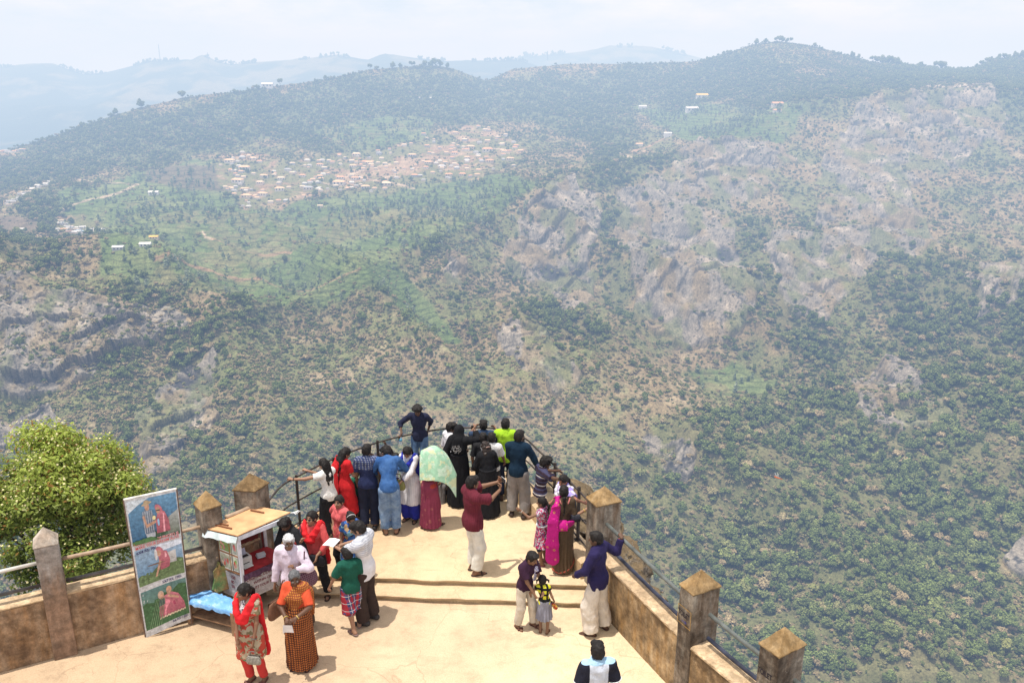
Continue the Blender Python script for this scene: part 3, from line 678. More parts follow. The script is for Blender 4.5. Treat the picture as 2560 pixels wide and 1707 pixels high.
class Field:
    """a distance field on a box of voxels, made of round cones and ellipsoids joined smoothly"""
    def __init__(s, lo, hi, h):
        s.lo = np.array(lo, float); s.h = h
        n = np.ceil((np.array(hi) - s.lo) / h).astype(int) + 1
        s.ax = [s.lo[i] + np.arange(n[i]) * h for i in range(3)]
        s.F = np.full(tuple(n), 9.0, np.float32)
    def sub(s, lo, hi):
        r = []
        for i in range(3):
            a = int(max(0, np.floor((lo[i] - s.lo[i]) / s.h))); b = int(min(len(s.ax[i]), np.ceil((hi[i] - s.lo[i]) / s.h) + 1))
            if b <= a: return None
            r.append(slice(a, b))
        return tuple(r)
    def grid(s, sl=None):
        a = [s.ax[i][sl[i]] if sl else s.ax[i] for i in range(3)]
        return a[0][:, None, None], a[1][None, :, None], a[2][None, None, :]
    def join(s, sl, d, k):
        f = s.F[sl]
        if k > 0:
            h = np.clip(0.5 + 0.5 * (f - d) / k, 0, 1)
            s.F[sl] = f * (1 - h) + d * h - k * h * (1 - h)
        else: s.F[sl] = np.minimum(f, d)
    def cone(s, a, b, ra, rb, k=0.03, flat=None):
        """round cone; flat = (direction, factor) thins it along a direction"""
        a = np.array(a, float); b = np.array(b, float); m = max(ra, rb) + k * 1.5 + 2 * s.h
        if flat is not None: m *= 1.3
        sl = s.sub(np.minimum(a, b) - m, np.maximum(a, b) + m)
        if sl is None: return s
        x, y, z = s.grid(sl); ab = b - a; L2 = max(ab @ ab, 1e-9)
        px, py, pz = x - a[0], y - a[1], z - a[2]
        t = np.clip((px * ab[0] + py * ab[1] + pz * ab[2]) / L2, 0, 1)
        qx, qy, qz = px - t * ab[0], py - t * ab[1], pz - t * ab[2]
        if flat is not None:
            dv = np.array(flat[0], float); dv /= np.linalg.norm(dv); e = qx * dv[0] + qy * dv[1] + qz * dv[2]; g = (1 / flat[1] ** 2 - 1)
            d = (np.sqrt(qx * qx + qy * qy + qz * qz + e * e * g) - (ra + (rb - ra) * t)) * (0.5 + 0.5 * flat[1])
        else: d = np.sqrt(qx * qx + qy * qy + qz * qz) - (ra + (rb - ra) * t)
        s.join(sl, d.astype(np.float32), k); return s
    def ell(s, c, r, k=0.03, M=None, cut=False):
        c = np.array(c, float); r = np.array(r, float); m = r.max() + abs(k) * 1.5 + 2 * s.h
        sl = s.sub(c - m, c + m)
        if sl is None: return s
        x, y, z = s.grid(sl); px, py, pz = x - c[0], y - c[1], z - c[2]
        if M is not None:
            Mi = np.array(M).T
            px, py, pz = [Mi[i, 0] * px + Mi[i, 1] * py + Mi[i, 2] * pz for i in range(3)]
        k0 = np.sqrt((px / r[0]) ** 2 + (py / r[1]) ** 2 + (pz / r[2]) ** 2)
        k1 = np.sqrt((px / r[0] ** 2) ** 2 + (py / r[1] ** 2) ** 2 + (pz / r[2] ** 2) ** 2) + 1e-6
        d = (k0 * (k0 - 1) / k1).astype(np.float32)
        if cut:
            s.F[sl] = np.maximum(s.F[sl], -d)
        else: s.join(sl, d, k)
        return s
    def above(s, p, n):      # keep only the side of the plane the normal points to
        n = np.array(n, float); n /= np.linalg.norm(n); x, y, z = s.grid()
        s.F = np.maximum(s.F, -((x - p[0]) * n[0] + (y - p[1]) * n[1] + (z - p[2]) * n[2])).astype(np.float32); return s
    def add(s, fn):
        x, y, z = s.grid(); s.F = (s.F + fn(x, y, z)).astype(np.float32); return s
    def mesh(s, name, smooth=True):
        V, Q = surface_nets(s.F, s.lo, s.h)
        return np_mesh(name, V, Q, smooth), V
# ------------------------------------------------------------------ the viewpoint terrace
L_IN = [(-14.0, 6.34), (-5.62, 10.83), (-4.62, 11.36), (-4.10, 11.92)]       # inner foot of the left parapet, up to the last post
R_IN = [(1.30, 11.60), (2.37, 9.25), (3.10, 7.98), (4.6, 5.4)]
RAIL = [(-3.98, 12.83), (-3.80, 13.22), (-3.35, 13.90), (-2.74, 14.58), (-2.14, 15.02), (-1.40, 15.36), (-0.80, 15.43), (-0.29, 15.36), (0.20, 14.98), (0.50, 14.34), (0.86, 13.46), (1.10, 12.80), (1.38, 12.05)]
def offs(pts, d):
    out = []
    for i, p in enumerate(pts):
        a = Vector(pts[max(i - 1, 0)]); b = Vector(pts[min(i + 1, len(pts) - 1)]); t = (b - a).normalized()
        out.append((p[0] + t.y * d, p[1] - t.x * d))           # + d: to the right of the walking direction (inwards)
    return out
# sandy ground -------------------------------------------------------
def sand_mat(name, tint):
    m, nt, b = new_mat(name); setv(b, rough=0.95, spec=0.1)
    p = geo_pos(nt); sx = nt.nodes.new('ShaderNodeSeparateXYZ'); nt.links.new(p, sx.inputs[0])
    g = mth(nt, 'ADD', mth(nt, 'MULTIPLY', sx.outputs[0], 0.16), mth(nt, 'MULTIPLY', noise(nt, p, 0.8, 5, 0.6), 0.9))
    c = ramp(nt, g, [(0.0, tint[0]), (0.35, tint[1]), (0.75, tint[2])])
    f = ramp(nt, noise(nt, p, 2.2, 8, 0.72), [(0.28, 0.74), (0.5, 1.0), (0.75, 1.1)])
    c = mix(nt, 1.0, c, f, 'MULTIPLY')
    d = ramp(nt, noise(nt, p, 60, 4, 0.7), [(0.3, 0.8), (0.6, 1.06)]); c = mix(nt, 1.0, c, d, 'MULTIPLY')
    # darker trodden streaks and damp stains
    mp = nt.nodes.new('ShaderNodeMapping'); mp.inputs['Scale'].default_value = (0.5, 1.6, 1); mp.inputs['Rotation'].default_value = (0, 0, 0.35); nt.links.new(p, mp.inputs[0])
    st = ramp(nt, noise(nt, mp.outputs[0], 1.5, 7, 0.7), [(0.56, 0.0), (0.70, 1.0)])
    c = mix(nt, mth(nt, 'MULTIPLY', st, 0.35), c, tuple(x * 0.55 for x in tint[0]))
    # fine cracks
    v = nt.nodes.new('ShaderNodeTexVoronoi'); v.feature = 'DISTANCE_TO_EDGE'; v.inputs['Scale'].default_value = 0.55
    wv = mix(nt, 0.35, p, nt.nodes.new('ShaderNodeTexNoise').outputs[1]); nt.links.new(wv, v.inputs['Vector'])
    ck = mth(nt, 'LESS_THAN', v.outputs[0], 0.0022)
    c = mix(nt, mth(nt, 'MULTIPLY', ck, 0.22), c, (0.16, 0.10, 0.06))
    nt.links.new(c, b.inputs['Base Color'])
    h = mth(nt, 'ADD', noise(nt, p, 9, 8, 0.75), mth(nt, 'MULTIPLY', noise(nt, p, 70, 3, 0.6), 0.25))
    bump(nt, b, h, 0.55, 0.03)
    return m
SAND = sand_mat('sandy_ground', [(0.51, 0.375, 0.25), (0.60, 0.455, 0.305), (0.69, 0.55, 0.365)])
SLAB = sand_mat('cement_slab', [(0.56, 0.41, 0.255), (0.63, 0.475, 0.30), (0.66, 0.52, 0.345)])
def heightgrid(name, poly, z, mat, step=0.08, amp=0.012, depth=None):
    """uneven ground sheet filling a polygon, with a skirt downwards"""
    import bmesh
    bm = bmesh.new()
    xs = [p[0] for p in poly]; ys = [p[1] for p in poly]
    nx = int((max(xs) - min(xs)) / step) + 2; ny = int((max(ys) - min(ys)) / step) + 2
    X = min(xs) + np.arange(nx)[:, None] * step + np.zeros((1, ny)); Y = min(ys) + np.arange(ny)[None] * step + np.zeros((nx, 1))
    ins = inpoly(X, Y, poly)
    Z = z + amp * fbm(X * 1.1, Y * 1.1, oct=5)
    V = np.stack([X, Y, Z], -1).reshape(-1, 3); f = grid_faces(nx, ny)
    ok = ins.reshape(-1)[f].any(1)
    f = f[ok][:, ::-1]
    return np_mesh(name, V, f, smooth=True)
low_poly = [(-14, 6.1)] + [(p[0] - 0.05, p[1] + 0.06) for p in L_IN[1:3]] + [(-4.0, 12.2), (1.4, 11.62), (2.45, 9.3), (3.2, 8.05), (4.7, 5.4), (4.7, 2.5), (-14, 2.5)]
o = obj('terrace_ground', heightgrid('terrace_ground', low_poly, 0.0, None, 0.07, 0.016), SAND); tag(o, kind='structure')
# the base under the whole viewpoint: masonry and fill down to the rock
MASON = simple('rough_masonry', (0.22, 0.17, 0.125), 0.95, var=0.5, scale=3)
base_poly = offs(L_IN[:4], -0.26) + offs(RAIL, -0.12) + [(1.62, 11.70), (2.68, 9.42), (3.42, 8.15), (4.9, 5.5), (4.9, 2.0), (-14, 2.0)]
b = MB(); b.prism(base_poly[::-1], -7.0, -0.10); o = b.build('terrace_base', MASON); tag(o, kind='structure')
# upper terrace with two worn steps
def edge_y(x, base): return base - (x + 2.28) * 0.062
def step_mesh(name, y0, z, back, x0=-4.05, x1=1.36, front_amp=0.028, tip=None):
    """a slab whose front edge is worn and wavy; ground() rows give the edge"""
    n = 140; xs = np.linspace(x0, x1, n)
    V = []; F = []
    fr = np.array([edge_y(x, y0) for x in xs]) + front_amp * fbm(xs * 2.2, xs * 0 + y0, oct=4)
    zt = z + 0.010 * fbm(xs * 3, xs * 0 + 5 + y0, oct=3)
    prof = [(0.045, -0.19), (0.035, -0.022), (-0.012, -0.012), (-0.006, 0.0), (0.03, 0.003), (0.10, 0.003), (back, 0.0)]
    for k, (dy, dz) in enumerate(prof):
        for i in range(n): V.append((xs[i], fr[i] + dy + (0.02 * math.sin(i * 0.7 + y0) if k == 0 else 0), (zt[i] if k else z) + dz))
    F = grid_faces(len(prof), n)
    return V, F
V1, F1 = step_mesh('tread', 11.66, 0.1, 0.55)
o = obj('lower_step', np_mesh('lower_step', np.array(V1), F1, True), SLAB); tag(o, kind='structure')
V1, F1 = step_mesh('tread', 12.01, 0.2, 0.5)
o = obj('upper_step', np_mesh('upper_step', np.array(V1), F1, True), SLAB); tag(o, kind='structure')
rin = offs(RAIL, 0.25)
up_poly = [(-4.05, 12.45), (1.33, 12.12)] + rin[::-1]
o = obj('upper_terrace', heightgrid('upper_terrace', up_poly, 0.198, None, 0.07, 0.010), SLAB); tag(o, kind='structure')
# kerb that carries the tip railing
def strip_prism(name, inner, outer, z0, z1, mat, kind=None, rough=0.01, seed=1, sub=5):
    rg = random.Random(seed)
    def dens(p):
        out = []
        for a, b_ in zip(p[:-1], p[1:]):
            for i in range(sub): out.append((a[0] + (b_[0] - a[0]) * i / sub, a[1] + (b_[1] - a[1]) * i / sub))
        out.append(p[-1]); return out
    A = dens(inner); B = dens(outer); n = len(A)
    V = []; r = lambda: rg.uniform(-rough, rough)
    for p in A: V.append((p[0], p[1], z0))
    for p in A: V.append((p[0] + r() * .6, p[1] + r() * .6, z1 - 0.012 + r()))
    for p, q in zip(A, B): V.append((p[0] * .9 + q[0] * .1, p[1] * .9 + q[1] * .1, z1 + r() * .6))
    for p, q in zip(A, B): V.append((p[0] * .12 + q[0] * .88, p[1] * .12 + q[1] * .88, z1 + 0.004 + r() * .6))
    for p in B: V.append((p[0], p[1], z1 - 0.02 + r()))
    for p in B: V.append((p[0], p[1], z0))
    F = grid_faces(6, n)
    caps = [tuple(k * n for k in range(6)), tuple(k * n + n - 1 for k in range(6))[::-1]]
    me = bpy.data.meshes.new(name); me.from_pydata(V, [], [tuple(int(i) for i in f) for f in F] + caps); me.update()
    import bmesh
    bm = bmesh.new(); bm.from_mesh(me); bmesh.ops.recalc_face_normals(bm, faces=bm.faces); bm.to_mesh(me); bm.free()
    return me
KERB = sand_mat('kerb_cement', [(0.46, 0.315, 0.18), (0.52, 0.37, 0.22), (0.56, 0.42, 0.27)])
o = obj('kerb', strip_prism('kerb', offs(RAIL, 0.26), offs(RAIL, -0.13), -0.15, 0.5, None, seed=4), KERB)
tag(o, 'low cream cement kerb around the tip of the viewpoint', 'kerb')
# stained concrete ---------------------------------------------------
def concrete(name, light, dark, rust, top_dark=True, seed=0.0, streak=0.5, splash=False, foot=None):
    m, nt, b = new_mat(name); setv(b, rough=0.92, spec=0.15)
    p = geo_pos(nt)
    mp = nt.nodes.new('ShaderNodeMapping'); mp.inputs['Scale'].default_value = (5, 5, 0.9); mp.inputs['Location'].default_value = (seed, seed * 2, 0); nt.links.new(p, mp.inputs[0])
    s1 = ramp(nt, noise(nt, mp.outputs[0], 1.6, 7, 0.68), [(0.36, 0.0), (0.64, 1.0)])
    mp2 = nt.nodes.new('ShaderNodeMapping'); mp2.inputs['Location'].default_value = (seed * 3, 0, seed); nt.links.new(p, mp2.inputs[0])
    s2 = ramp(nt, noise(nt, mp2.outputs[0], 1.7, 8, 0.7), [(0.42, 0.0), (0.62, 1.0)])
    s3 = ramp(nt, noise(nt, mp2.outputs[0], 7, 6, 0.75), [(0.40, 0.6), (0.65, 1.15)])
    c = mix(nt, s1, light, rust); c = mix(nt, mth(nt, 'MULTIPLY', s2, 0.85), c, dark)
    c = mix(nt, 1.0, c, s3, 'MULTIPLY')
    if splash:
        s4 = ramp(nt, noise(nt, mp2.outputs[0], 5.5, 9, 0.8), [(0.60, 0.0), (0.68, 1.0)]); c = mix(nt, mth(nt, 'MULTIPLY', s4, 0.5), c, tuple(min(1, x * 1.5) for x in light))
    if foot:
        sz = nt.nodes.new('ShaderNodeSeparateXYZ'); nt.links.new(p, sz.inputs[0])
        fz = ramp(nt, mth(nt, 'ADD', sz.outputs[2], mth(nt, 'MULTIPLY', noise(nt, mp.outputs[0], 2.0, 6, 0.7), 0.9)), [(0.45, 1.0), (0.95, 0.55), (1.0, 0.0)]) if False else mth(nt, 'SUBTRACT', 2.15, mth(nt, 'ADD', sz.outputs[2], mth(nt, 'MULTIPLY', noise(nt, mp.outputs[0], 2.0, 6, 0.7), 1.2)))
        fz = mth(nt, 'MINIMUM', mth(nt, 'MAXIMUM', mth(nt, 'MULTIPLY', fz, 2.2), 0.0), 0.9)
        c = mix(nt, fz, c, mix(nt, 1.0, mix(nt, s2, mix(nt, s1, tuple(min(1, x * 1.7) for x in foot), foot), dark), s3, 'MULTIPLY'))
    nt.links.new(c, b.inputs['Base Color'])
    bump(nt, b, noise(nt, p, 14, 8, 0.75), 0.6, 0.02)
    return m
WALL_L = concrete('parapet_shade_side', (0.50, 0.36, 0.24), (0.15, 0.095, 0.06), (0.38, 0.22, 0.105), seed=1.3, splash=True)
WALL_R = concrete('parapet_sun_side', (0.50, 0.38, 0.24), (0.13, 0.085, 0.05), (0.42, 0.25, 0.10), seed=4.1, splash=True)
WALLTOP = concrete('parapet_top', (0.62, 0.47, 0.31), (0.42, 0.30, 0.19), (0.56, 0.40, 0.24), seed=2.2)
POST_D = concrete('post_dark', (0.36, 0.32, 0.265), (0.05, 0.038, 0.03), (0.17, 0.115, 0.075), seed=6.0, splash=True)
POST_G = concrete('post_grey', (0.42, 0.40, 0.38), (0.17, 0.13, 0.10), (0.33, 0.29, 0.26), seed=3.0, foot=(0.22, 0.135, 0.085))
CAP_B = concrete('cap_brown', (0.40, 0.28, 0.15), (0.20, 0.13, 0.065), (0.32, 0.20, 0.085), seed=8.0, splash=True)
CAP_G = concrete('cap_grey', (0.52, 0.47, 0.41), (0.34, 0.27, 0.21), (0.48, 0.38, 0.30), seed=9.0)
def parapet(name, inner, thick, h, mat, label, seed):
    e = empty(name, (inner[0][0], inner[0][1], 0), 0, label, 'wall')
    sh = lambda pts: [(p[0] - inner[0][0], p[1] - inner[0][1]) for p in pts]
    obj('wall_body', strip_prism('wall_body', sh(inner), sh(offs(inner, -thick)), -0.6, h - 0.03, None, rough=0.008, seed=seed, sub=30), mat, e)
    inn = offs(inner, 0.012); 
    obj('coping', strip_prism('coping', sh(inn), sh(offs(inner, -thick - 0.012)), h - 0.028, h + 0.012, None, rough=0.012, seed=seed + 1, sub=40), WALLTOP, e)
    return e
parapet('parapet_wall', L_IN, 0.26, 1.0, WALL_L, 'stained brown parapet wall on the left behind the banner', 3)
parapet('parapet_wall', R_IN, 0.30, 0.93, WALL_R, 'sunlit stained parapet wall on the right beside the man in purple', 7)
def concrete_post(front, along, w, d, z0, zt, cap_h, shaft_m, cap_m, label, lean=0.0):
    """front: the corner nearest the terrace and the camera; along: unit vector of the wall line"""
    a = Vector((along[0], along[1], 0)).normalized(); n = Vector((-a.y, a.x, 0))
    if n.y < 0: n = -n
    c = Vector((front[0], front[1], 0))
    return a, n, c
def make_post(corner, wdir, w, ddir, d, z0, zt, cap_h, shaft_m, cap_m, label, seed=0):
    """corner + w along wdir, + d along ddir"""
    u = Vector((*wdir, 0)).normalized() * w; v = Vector((*ddir, 0)).normalized() * d
    c0 = Vector((corner[0], corner[1], 0)); ctr = c0 + (u + v) / 2
    e = empty('concrete_post', (ctr.x, ctr.y, z0), 0, label, 'concrete post', 'concrete railing posts')
    rg = random.Random(seed)
    def ring(z, k): return [(-u / 2 - v / 2) * k + Vector((0, 0, z)), (u / 2 - v / 2) * k + Vector((0, 0, z)), (u / 2 + v / 2) * k + Vector((0, 0, z)), (-u / 2 + v / 2) * k + Vector((0, 0, z))]
    def solid(rings, apex=None):
        V = []; F = []
        for r in rings: V += r
        F.append((3, 2, 1, 0))
        for i in range(len(rings) - 1):
            for k in range(4): F.append((i * 4 + k, i * 4 + (k + 1) % 4, i * 4 + 4 + (k + 1) % 4, i * 4 + 4 + k))
        t = (len(rings) - 1) * 4
        if apex is None: F.append((t, t + 1, t + 2, t + 3))
        else:
            V.append(apex); 
            for k in range(4): F.append((t + k, t + (k + 1) % 4, len(V) - 1))
        me = bpy.data.meshes.new('m'); me.from_pydata([tuple(x) for x in V], [], F)
        import bmesh
        bm = bmesh.new(); bm.from_mesh(me); bmesh.ops.recalc_face_normals(bm, faces=bm.faces)
        bmesh.ops.subdivide_edges(bm, edges=bm.edges, cuts=5, use_grid_fill=True)
        for vv in bm.verts: vv.co += Vector((rg.uniform(-1, 1), rg.uniform(-1, 1), rg.uniform(-1, 1))) * 0.0035
        bm.to_mesh(me); bm.free(); return me
    H = zt - z0
    s = obj('shaft', solid([ring(0, 1.03), ring(H * .5, 1.0), ring(H - 0.004, 0.985)]), shaft_m, e)
    c = obj('cap', solid([ring(H, 1.04), ring(H + 0.02, 1.05)], Vector((0, 0, H + cap_h))), cap_m, e)
    for q in (s, c):
        md = q.modifiers.new('bevel', 'BEVEL'); md.width = 0.012; md.segments = 2; md.limit_method = 'ANGLE'; md.angle_limit = R(35)
    return e, u, v, ctr
LW = (0.8817, 0.4719); LN = (-0.4719, 0.8817)
make_post((-6.68, 10.185), LW, 0.30, LN, 0.30, -0.4, 1.83, 0.24, POST_G, CAP_G, 'light grey concrete post with a pale pyramid cap left of the banner', 1)
make_post((-4.72, 11.26), (0.75, 0.66), 0.31, (-0.66, 0.75), 0.31, -0.4, 1.83, 0.25, POST_D, CAP_B, 'dark stained concrete post with brown pyramid cap between banner and kiosk', 2)
make_post((-4.10, 11.90), (0.42, 0.91), 0.33, (-1, 0.12), 0.37, -0.4, 1.83, 0.25, POST_D, CAP_B, 'dark concrete post with brown pyramid cap behind the kiosk roof', 3)
RW = (-0.40, 0.917); RN = (0.917, 0.40)
make_post((1.33, 11.60), RW, 0.34, RN, 0.44, -0.4, 1.72, 0.25, POST_D, CAP_B, 'tall grey concrete post with brown cap beside the woman in the pink sari', 4)
e2, u2_, v2_, c2_ = make_post((2.345, 9.245), (-0.46, 0.888), 0.28, (0.888, 0.46), 0.45, -0.4, 1.72, 0.25, POST_D, CAP_B, 'mossy concrete post with framed TOILET lettering and an arrow', 5)
e3, u3_, v3_, c3_ = make_post((3.075, 8.03), (-0.51, 0.86), 0.30, (0.86, 0.51), 0.45, -0.4, 1.72, 0.25, POST_D, CAP_B, 'mossy concrete post with unframed TOILET lettering in the right corner', 6)
INK = simple('faded_black_paint', (0.015, 0.012, 0.02), 0.8, var=0.4, scale=30); OCHRE = simple('ochre_paint', (0.34, 0.20, 0.06), 0.85, var=0.4, scale=30)
def face_frame(corner_u, v_dir, depth_out):
    pass
def lettering(parent, txt, size, origin, xdir, zoff, mat, nrm, name='lettering', bold=0.0, slant=0.0, spacing=1.0, align='LEFT', xs=1.0):
    """flat letters on a vertical face: origin in the parent's frame"""
    me = text_mesh(txt, size, 0.0, align, slant, bold, spacing)
    o = obj(name, me, mat, parent)
    x = Vector(xdir).normalized(); n = Vector(nrm).normalized(); y = n.cross(x)
    M = Matrix((x * xs, y, n)).transposed().to_4x4(); M.translation = Vector(origin) + n * zoff
    o.matrix_local = M; return o
for (e_, u_, v_, sz, zt, frame) in ((e2, u2_, v2_, 0.105, 1.36, True), (e3, u3_, v3_, 0.105, 1.40, False)):
    nrm = -v_.normalized(); xd = -u_.normalized()
    # left face: from the far corner (u) to the near corner; reading direction runs towards the camera
    org = u_ / 2 - v_ / 2 * 1.012 + xd * 0.018 + Vector((0, 0, zt + 0.4 - 0.04))
    lettering(e_, 'TOILET' if frame else 'TOILET', sz, org, xd, 0.008, INK, nrm, bold=0.0035, spacing=0.95, xs=0.66)
    if frame:
        b = MB(); o0 = u_ / 2 - v_ / 2 * 1.012 + xd * 0.004 + nrm * 0.007 + Vector((0, 0, zt + 0.4 - 0.17)); W_, H_, t_ = 0.268, 0.27, 0.010
        Z = Vector((0, 0, 1))
        for (x0, z0_, x1, z1_) in ((0, 0, W_, t_), (0, H_ - t_, W_, H_), (0, t_, t_, H_ - t_), (W_ - t_, t_, W_, H_ - t_)):
            b.poly([o0 + xd * x0 + Z * z0_, o0 + xd * x1 + Z * z0_, o0 + xd * x1 + Z * z1_, o0 + xd * x0 + Z * z1_])
        b.build('frame_line', OCHRE, e_)
        b = MB(); o1 = o0 + xd * 0.09 + Z * 0.055
        b.poly([o1, o1 + xd * 0.07, o1 + xd * 0.07 + Z * 0.010, o1 + Z * 0.010]); b.poly([o1 + xd * 0.065 - Z * 0.018, o1 + xd * 0.105 + Z * 0.005, o1 + xd * 0.065 + Z * 0.028])
        b.build('arrow', simple('blue_paint', (0.05, 0.05, 0.22), 0.8), e_)
# pipe rails between the concrete posts ------------------------------
PIPE_T = simple('pipe_tan', (0.34, 0.245, 0.17), 0.55, var=0.35, scale=6); PIPE_W = simple('pipe_pale', (0.62, 0.60, 0.56), 0.5, var=0.2, scale=6)
PIPE_D = simple('pipe_dark', (0.085, 0.075, 0.07), 0.5, var=0.4, scale=6); PIPE_G = simple('pipe_grey', (0.095, 0.105, 0.10), 0.55, 0.0, var=0.45, scale=5); PIPE_N = simple('pipe_navy', (0.035, 0.04, 0.065), 0.4, 0.2, var=0.5, scale=5)
def pipe(a, b_, z, r, mat, label):
    b = MB(); a = Vector((a[0], a[1], z)); b_ = Vector((b_[0], b_[1], z)); n = 8
    pts = [a.lerp(b_, i / n) - Vector((0, 0, 0.012 * math.sin(math.pi * i / n))) for i in range(n + 1)]
    o = b.build('pipe_rail', mat, smooth=True) if False else b.tube(pts, r, 12).build('pipe_rail', mat, smooth=True)
    return tag(o, label, 'railing', 'pipe rails between the concrete posts')
def off_in(p, n, d): return (p[0] + n[0] * d, p[1] + n[1] * d)
A0 = off_in((-14, 6.34), LN, 0.15); A1 = off_in((-6.66, 10.23), LN, 0.15); A2 = off_in((-6.42, 10.36), LN, 0.15); A3 = (-4.78, 11.42); A4 = (-4.50, 11.62); A5 = (-4.20, 11.98)
for z, r, m1, l in ((1.52, 0.026, PIPE_W, 'upper pale pipe rail'), (1.16, 0.026, PIPE_D, 'lower dark pipe rail')):
    pipe(A0, A1, z, r, m1, l + ' left of the grey post')
for z, r, m1, l in ((1.50, 0.028, PIPE_T, 'upper tan pipe rail'), (1.14, 0.028, PIPE_D, 'lower dark pipe rail')):
    pipe(A2, A3, z, r, m1, l + ' passing behind the banner'); pipe(A4, A5, z + 0.04, r * 1.25, m1, l + ' behind the kiosk')
RN = (0.917, 0.40)
B0 = off_in((1.34, 11.55), RN, 0.17); B1 = off_in((2.24, 9.50), RN, 0.16); B2 = off_in((2.40, 9.20), RN, 0.2); B3 = off_in((2.98, 8.22), (0.87, 0.5), 0.16); B4 = off_in((3.14, 7.95), (0.87, 0.5), 0.16); B5 = off_in((4.6, 5.4), (0.87, 0.5), 0.16)
for z, m1, l in ((1.42, PIPE_G, 'upper grey pipe rail'), (1.06, PIPE_N, 'lower dark pipe rail')):
    pipe(B0, B1, z, 0.030, m1, l + ' under the hand of the man in purple'); pipe(B2, B3, z, 0.030, m1, l + ' between the two TOILET posts'); pipe(B4, B5, z, 0.030, m1, l + ' beyond the last TOILET post')
# railing round the tip ---------------------------------------------
IRON = simple('dark_iron', (0.055, 0.045, 0.04), 0.6, 0.3, var=0.5, scale=9)
tr = empty('tip_railing', (RAIL[0][0], RAIL[0][1], 0.5), 0, 'thin dark iron railing curving around the tip of the viewpoint', 'railing')
def rp(z, extra=True):
    pts = [(-4.06, 12.10)] + RAIL
    P = [Vector((p[0] - RAIL[0][0], p[1] - RAIL[0][1], z - 0.5)) for p in pts]
    out = []
    for i in range(len(P) - 1):                                    # Catmull-Rom through the points
        p0, p1, p2, p3 = P[max(i - 1, 0)], P[i], P[i + 1], P[min(i + 2, len(P) - 1)]
        for k in range(6):
            t = k / 6; out.append(0.5 * ((2 * p1) + (p2 - p0) * t + (2 * p0 - 5 * p1 + 4 * p2 - p3) * t * t + (3 * p1 - p0 - 3 * p2 + p3) * t ** 3))
    out.append(P[-1]); return out
MB().tube(rp(1.44), 0.0175, 8).build('top_rail', IRON, tr, smooth=True)
MB().tube(rp(0.98), 0.0155, 8).build('middle_rail', IRON, tr, smooth=True)
MB().tube(rp(0.56), 0.014, 8).build('bottom_rail', IRON, tr, smooth=True)
for p, hh in (((-3.80, 13.22), 0.99), ((-3.30, 13.97), 0.98), ((-2.60, 14.70), 1.0), ((-1.70, 15.24), 0.97), ((-0.80, 15.43), 1.0), ((0.22, 14.95), 0.98), ((0.78, 13.66), 1.02), ((1.14, 12.70), 1.03)):
    b = MB(); b.box((p[0] - RAIL[0][0], p[1] - RAIL[0][1], hh / 2 - 0.01), (0.045, 0.045, hh), rz=0.4); b.box((p[0] - RAIL[0][0], p[1] - RAIL[0][1], 0.008), (0.11, 0.11, 0.014), rz=0.4)
    b.build('railing_post', IRON, tr, bevel=0.004)
# rock outcrop below the right-hand edge -----------------------------
def rock(name, blobs, lo, hi, h, seed, label, base, k=0.35):
    f = Field(lo, hi, h)
    for c, r in blobs: f.ell(c, r, k)
    def dis(x, y, z):
        x, y, z = np.broadcast_arrays(x, y, z)
        x, y, z = x.astype(np.float32), y.astype(np.float32), z.astype(np.float32)
        st = z * 2.4 + x * 0.9 + 0.5 * fbm(x * 0.8, y * 0.8, z * 0.8, oct=2)
        return -(0.30 * fbm(x * 1.3 + seed, y * 1.3, st * 1.1, oct=5, ridged=True) + 0.10 * fbm(x * 3 + seed, y * 3, st * 3.4, oct=3))
    f.add(dis)
    me, V = f.mesh(name, False)
    o = obj(name, me, None); return o
m, nt, b = new_mat('brown_rock'); setv(b, rough=0.95, spec=0.1)
p = geo_pos(nt); g = nt.nodes.new('ShaderNodeNewGeometry'); gs = nt.nodes.new('ShaderNodeSeparateXYZ'); nt.links.new(g.outputs['True Normal'], gs.inputs[0])
c = ramp(nt, noise(nt, p, 2.2, 8, 0.7), [(0.3, (0.07, 0.055, 0.036)), (0.5, (0.19, 0.14, 0.085)), (0.72, (0.34, 0.26, 0.155))])
c2 = ramp(nt, noise(nt, p, 6, 8, 0.75), [(0.35, (0.03, 0.028, 0.025)), (0.5, (0.20, 0.165, 0.13)), (0.66, (0.55, 0.50, 0.43))])
c = mix(nt, ramp(nt, gs.outputs[2], [(0.25, 1.0), (0.65, 0.0)]), c, c2)
c = mix(nt, 1.0, c, ramp(nt, noise(nt, p, 22, 5, 0.7), [(0.3, 0.6), (0.65, 1.15)]), 'MULTIPLY')
nt.links.new(c, b.inputs['Base Color']); bump(nt, b, noise(nt, p, 9, 8, 0.75), 0.8, 0.08)
BROCK = m
o = rock('rock_outcrop', [((1.05, 15.0, -0.50), (0.58, 0.80, 0.76)), ((1.45, 14.1, -0.60), (0.60, 0.76, 0.84)), ((1.88, 13.15, -0.85), (0.54, 0.72, 0.86)), ((2.18, 12.25, -1.15), (0.44, 0.68, 0.88)), ((2.62, 11.3, -1.5), (0.42, 0.8, 0.9)), ((1.5, 13.0, -3.4), (1.3, 2.4, 2.5)), ((0.4, 14.9, -3.2), (1.3, 1.2, 2.7)), ((2.4, 10.6, -3.6), (0.8, 1.4, 2.3))],
         (-1.2, 9.0, -6.5), (4.2, 16.8, 0.9), 0.042, 2.0, '', None, 0.12)
o.data.materials.append(BROCK); tag(o, 'brown weathered rock outcrop just outside the right hand railing', 'rock')
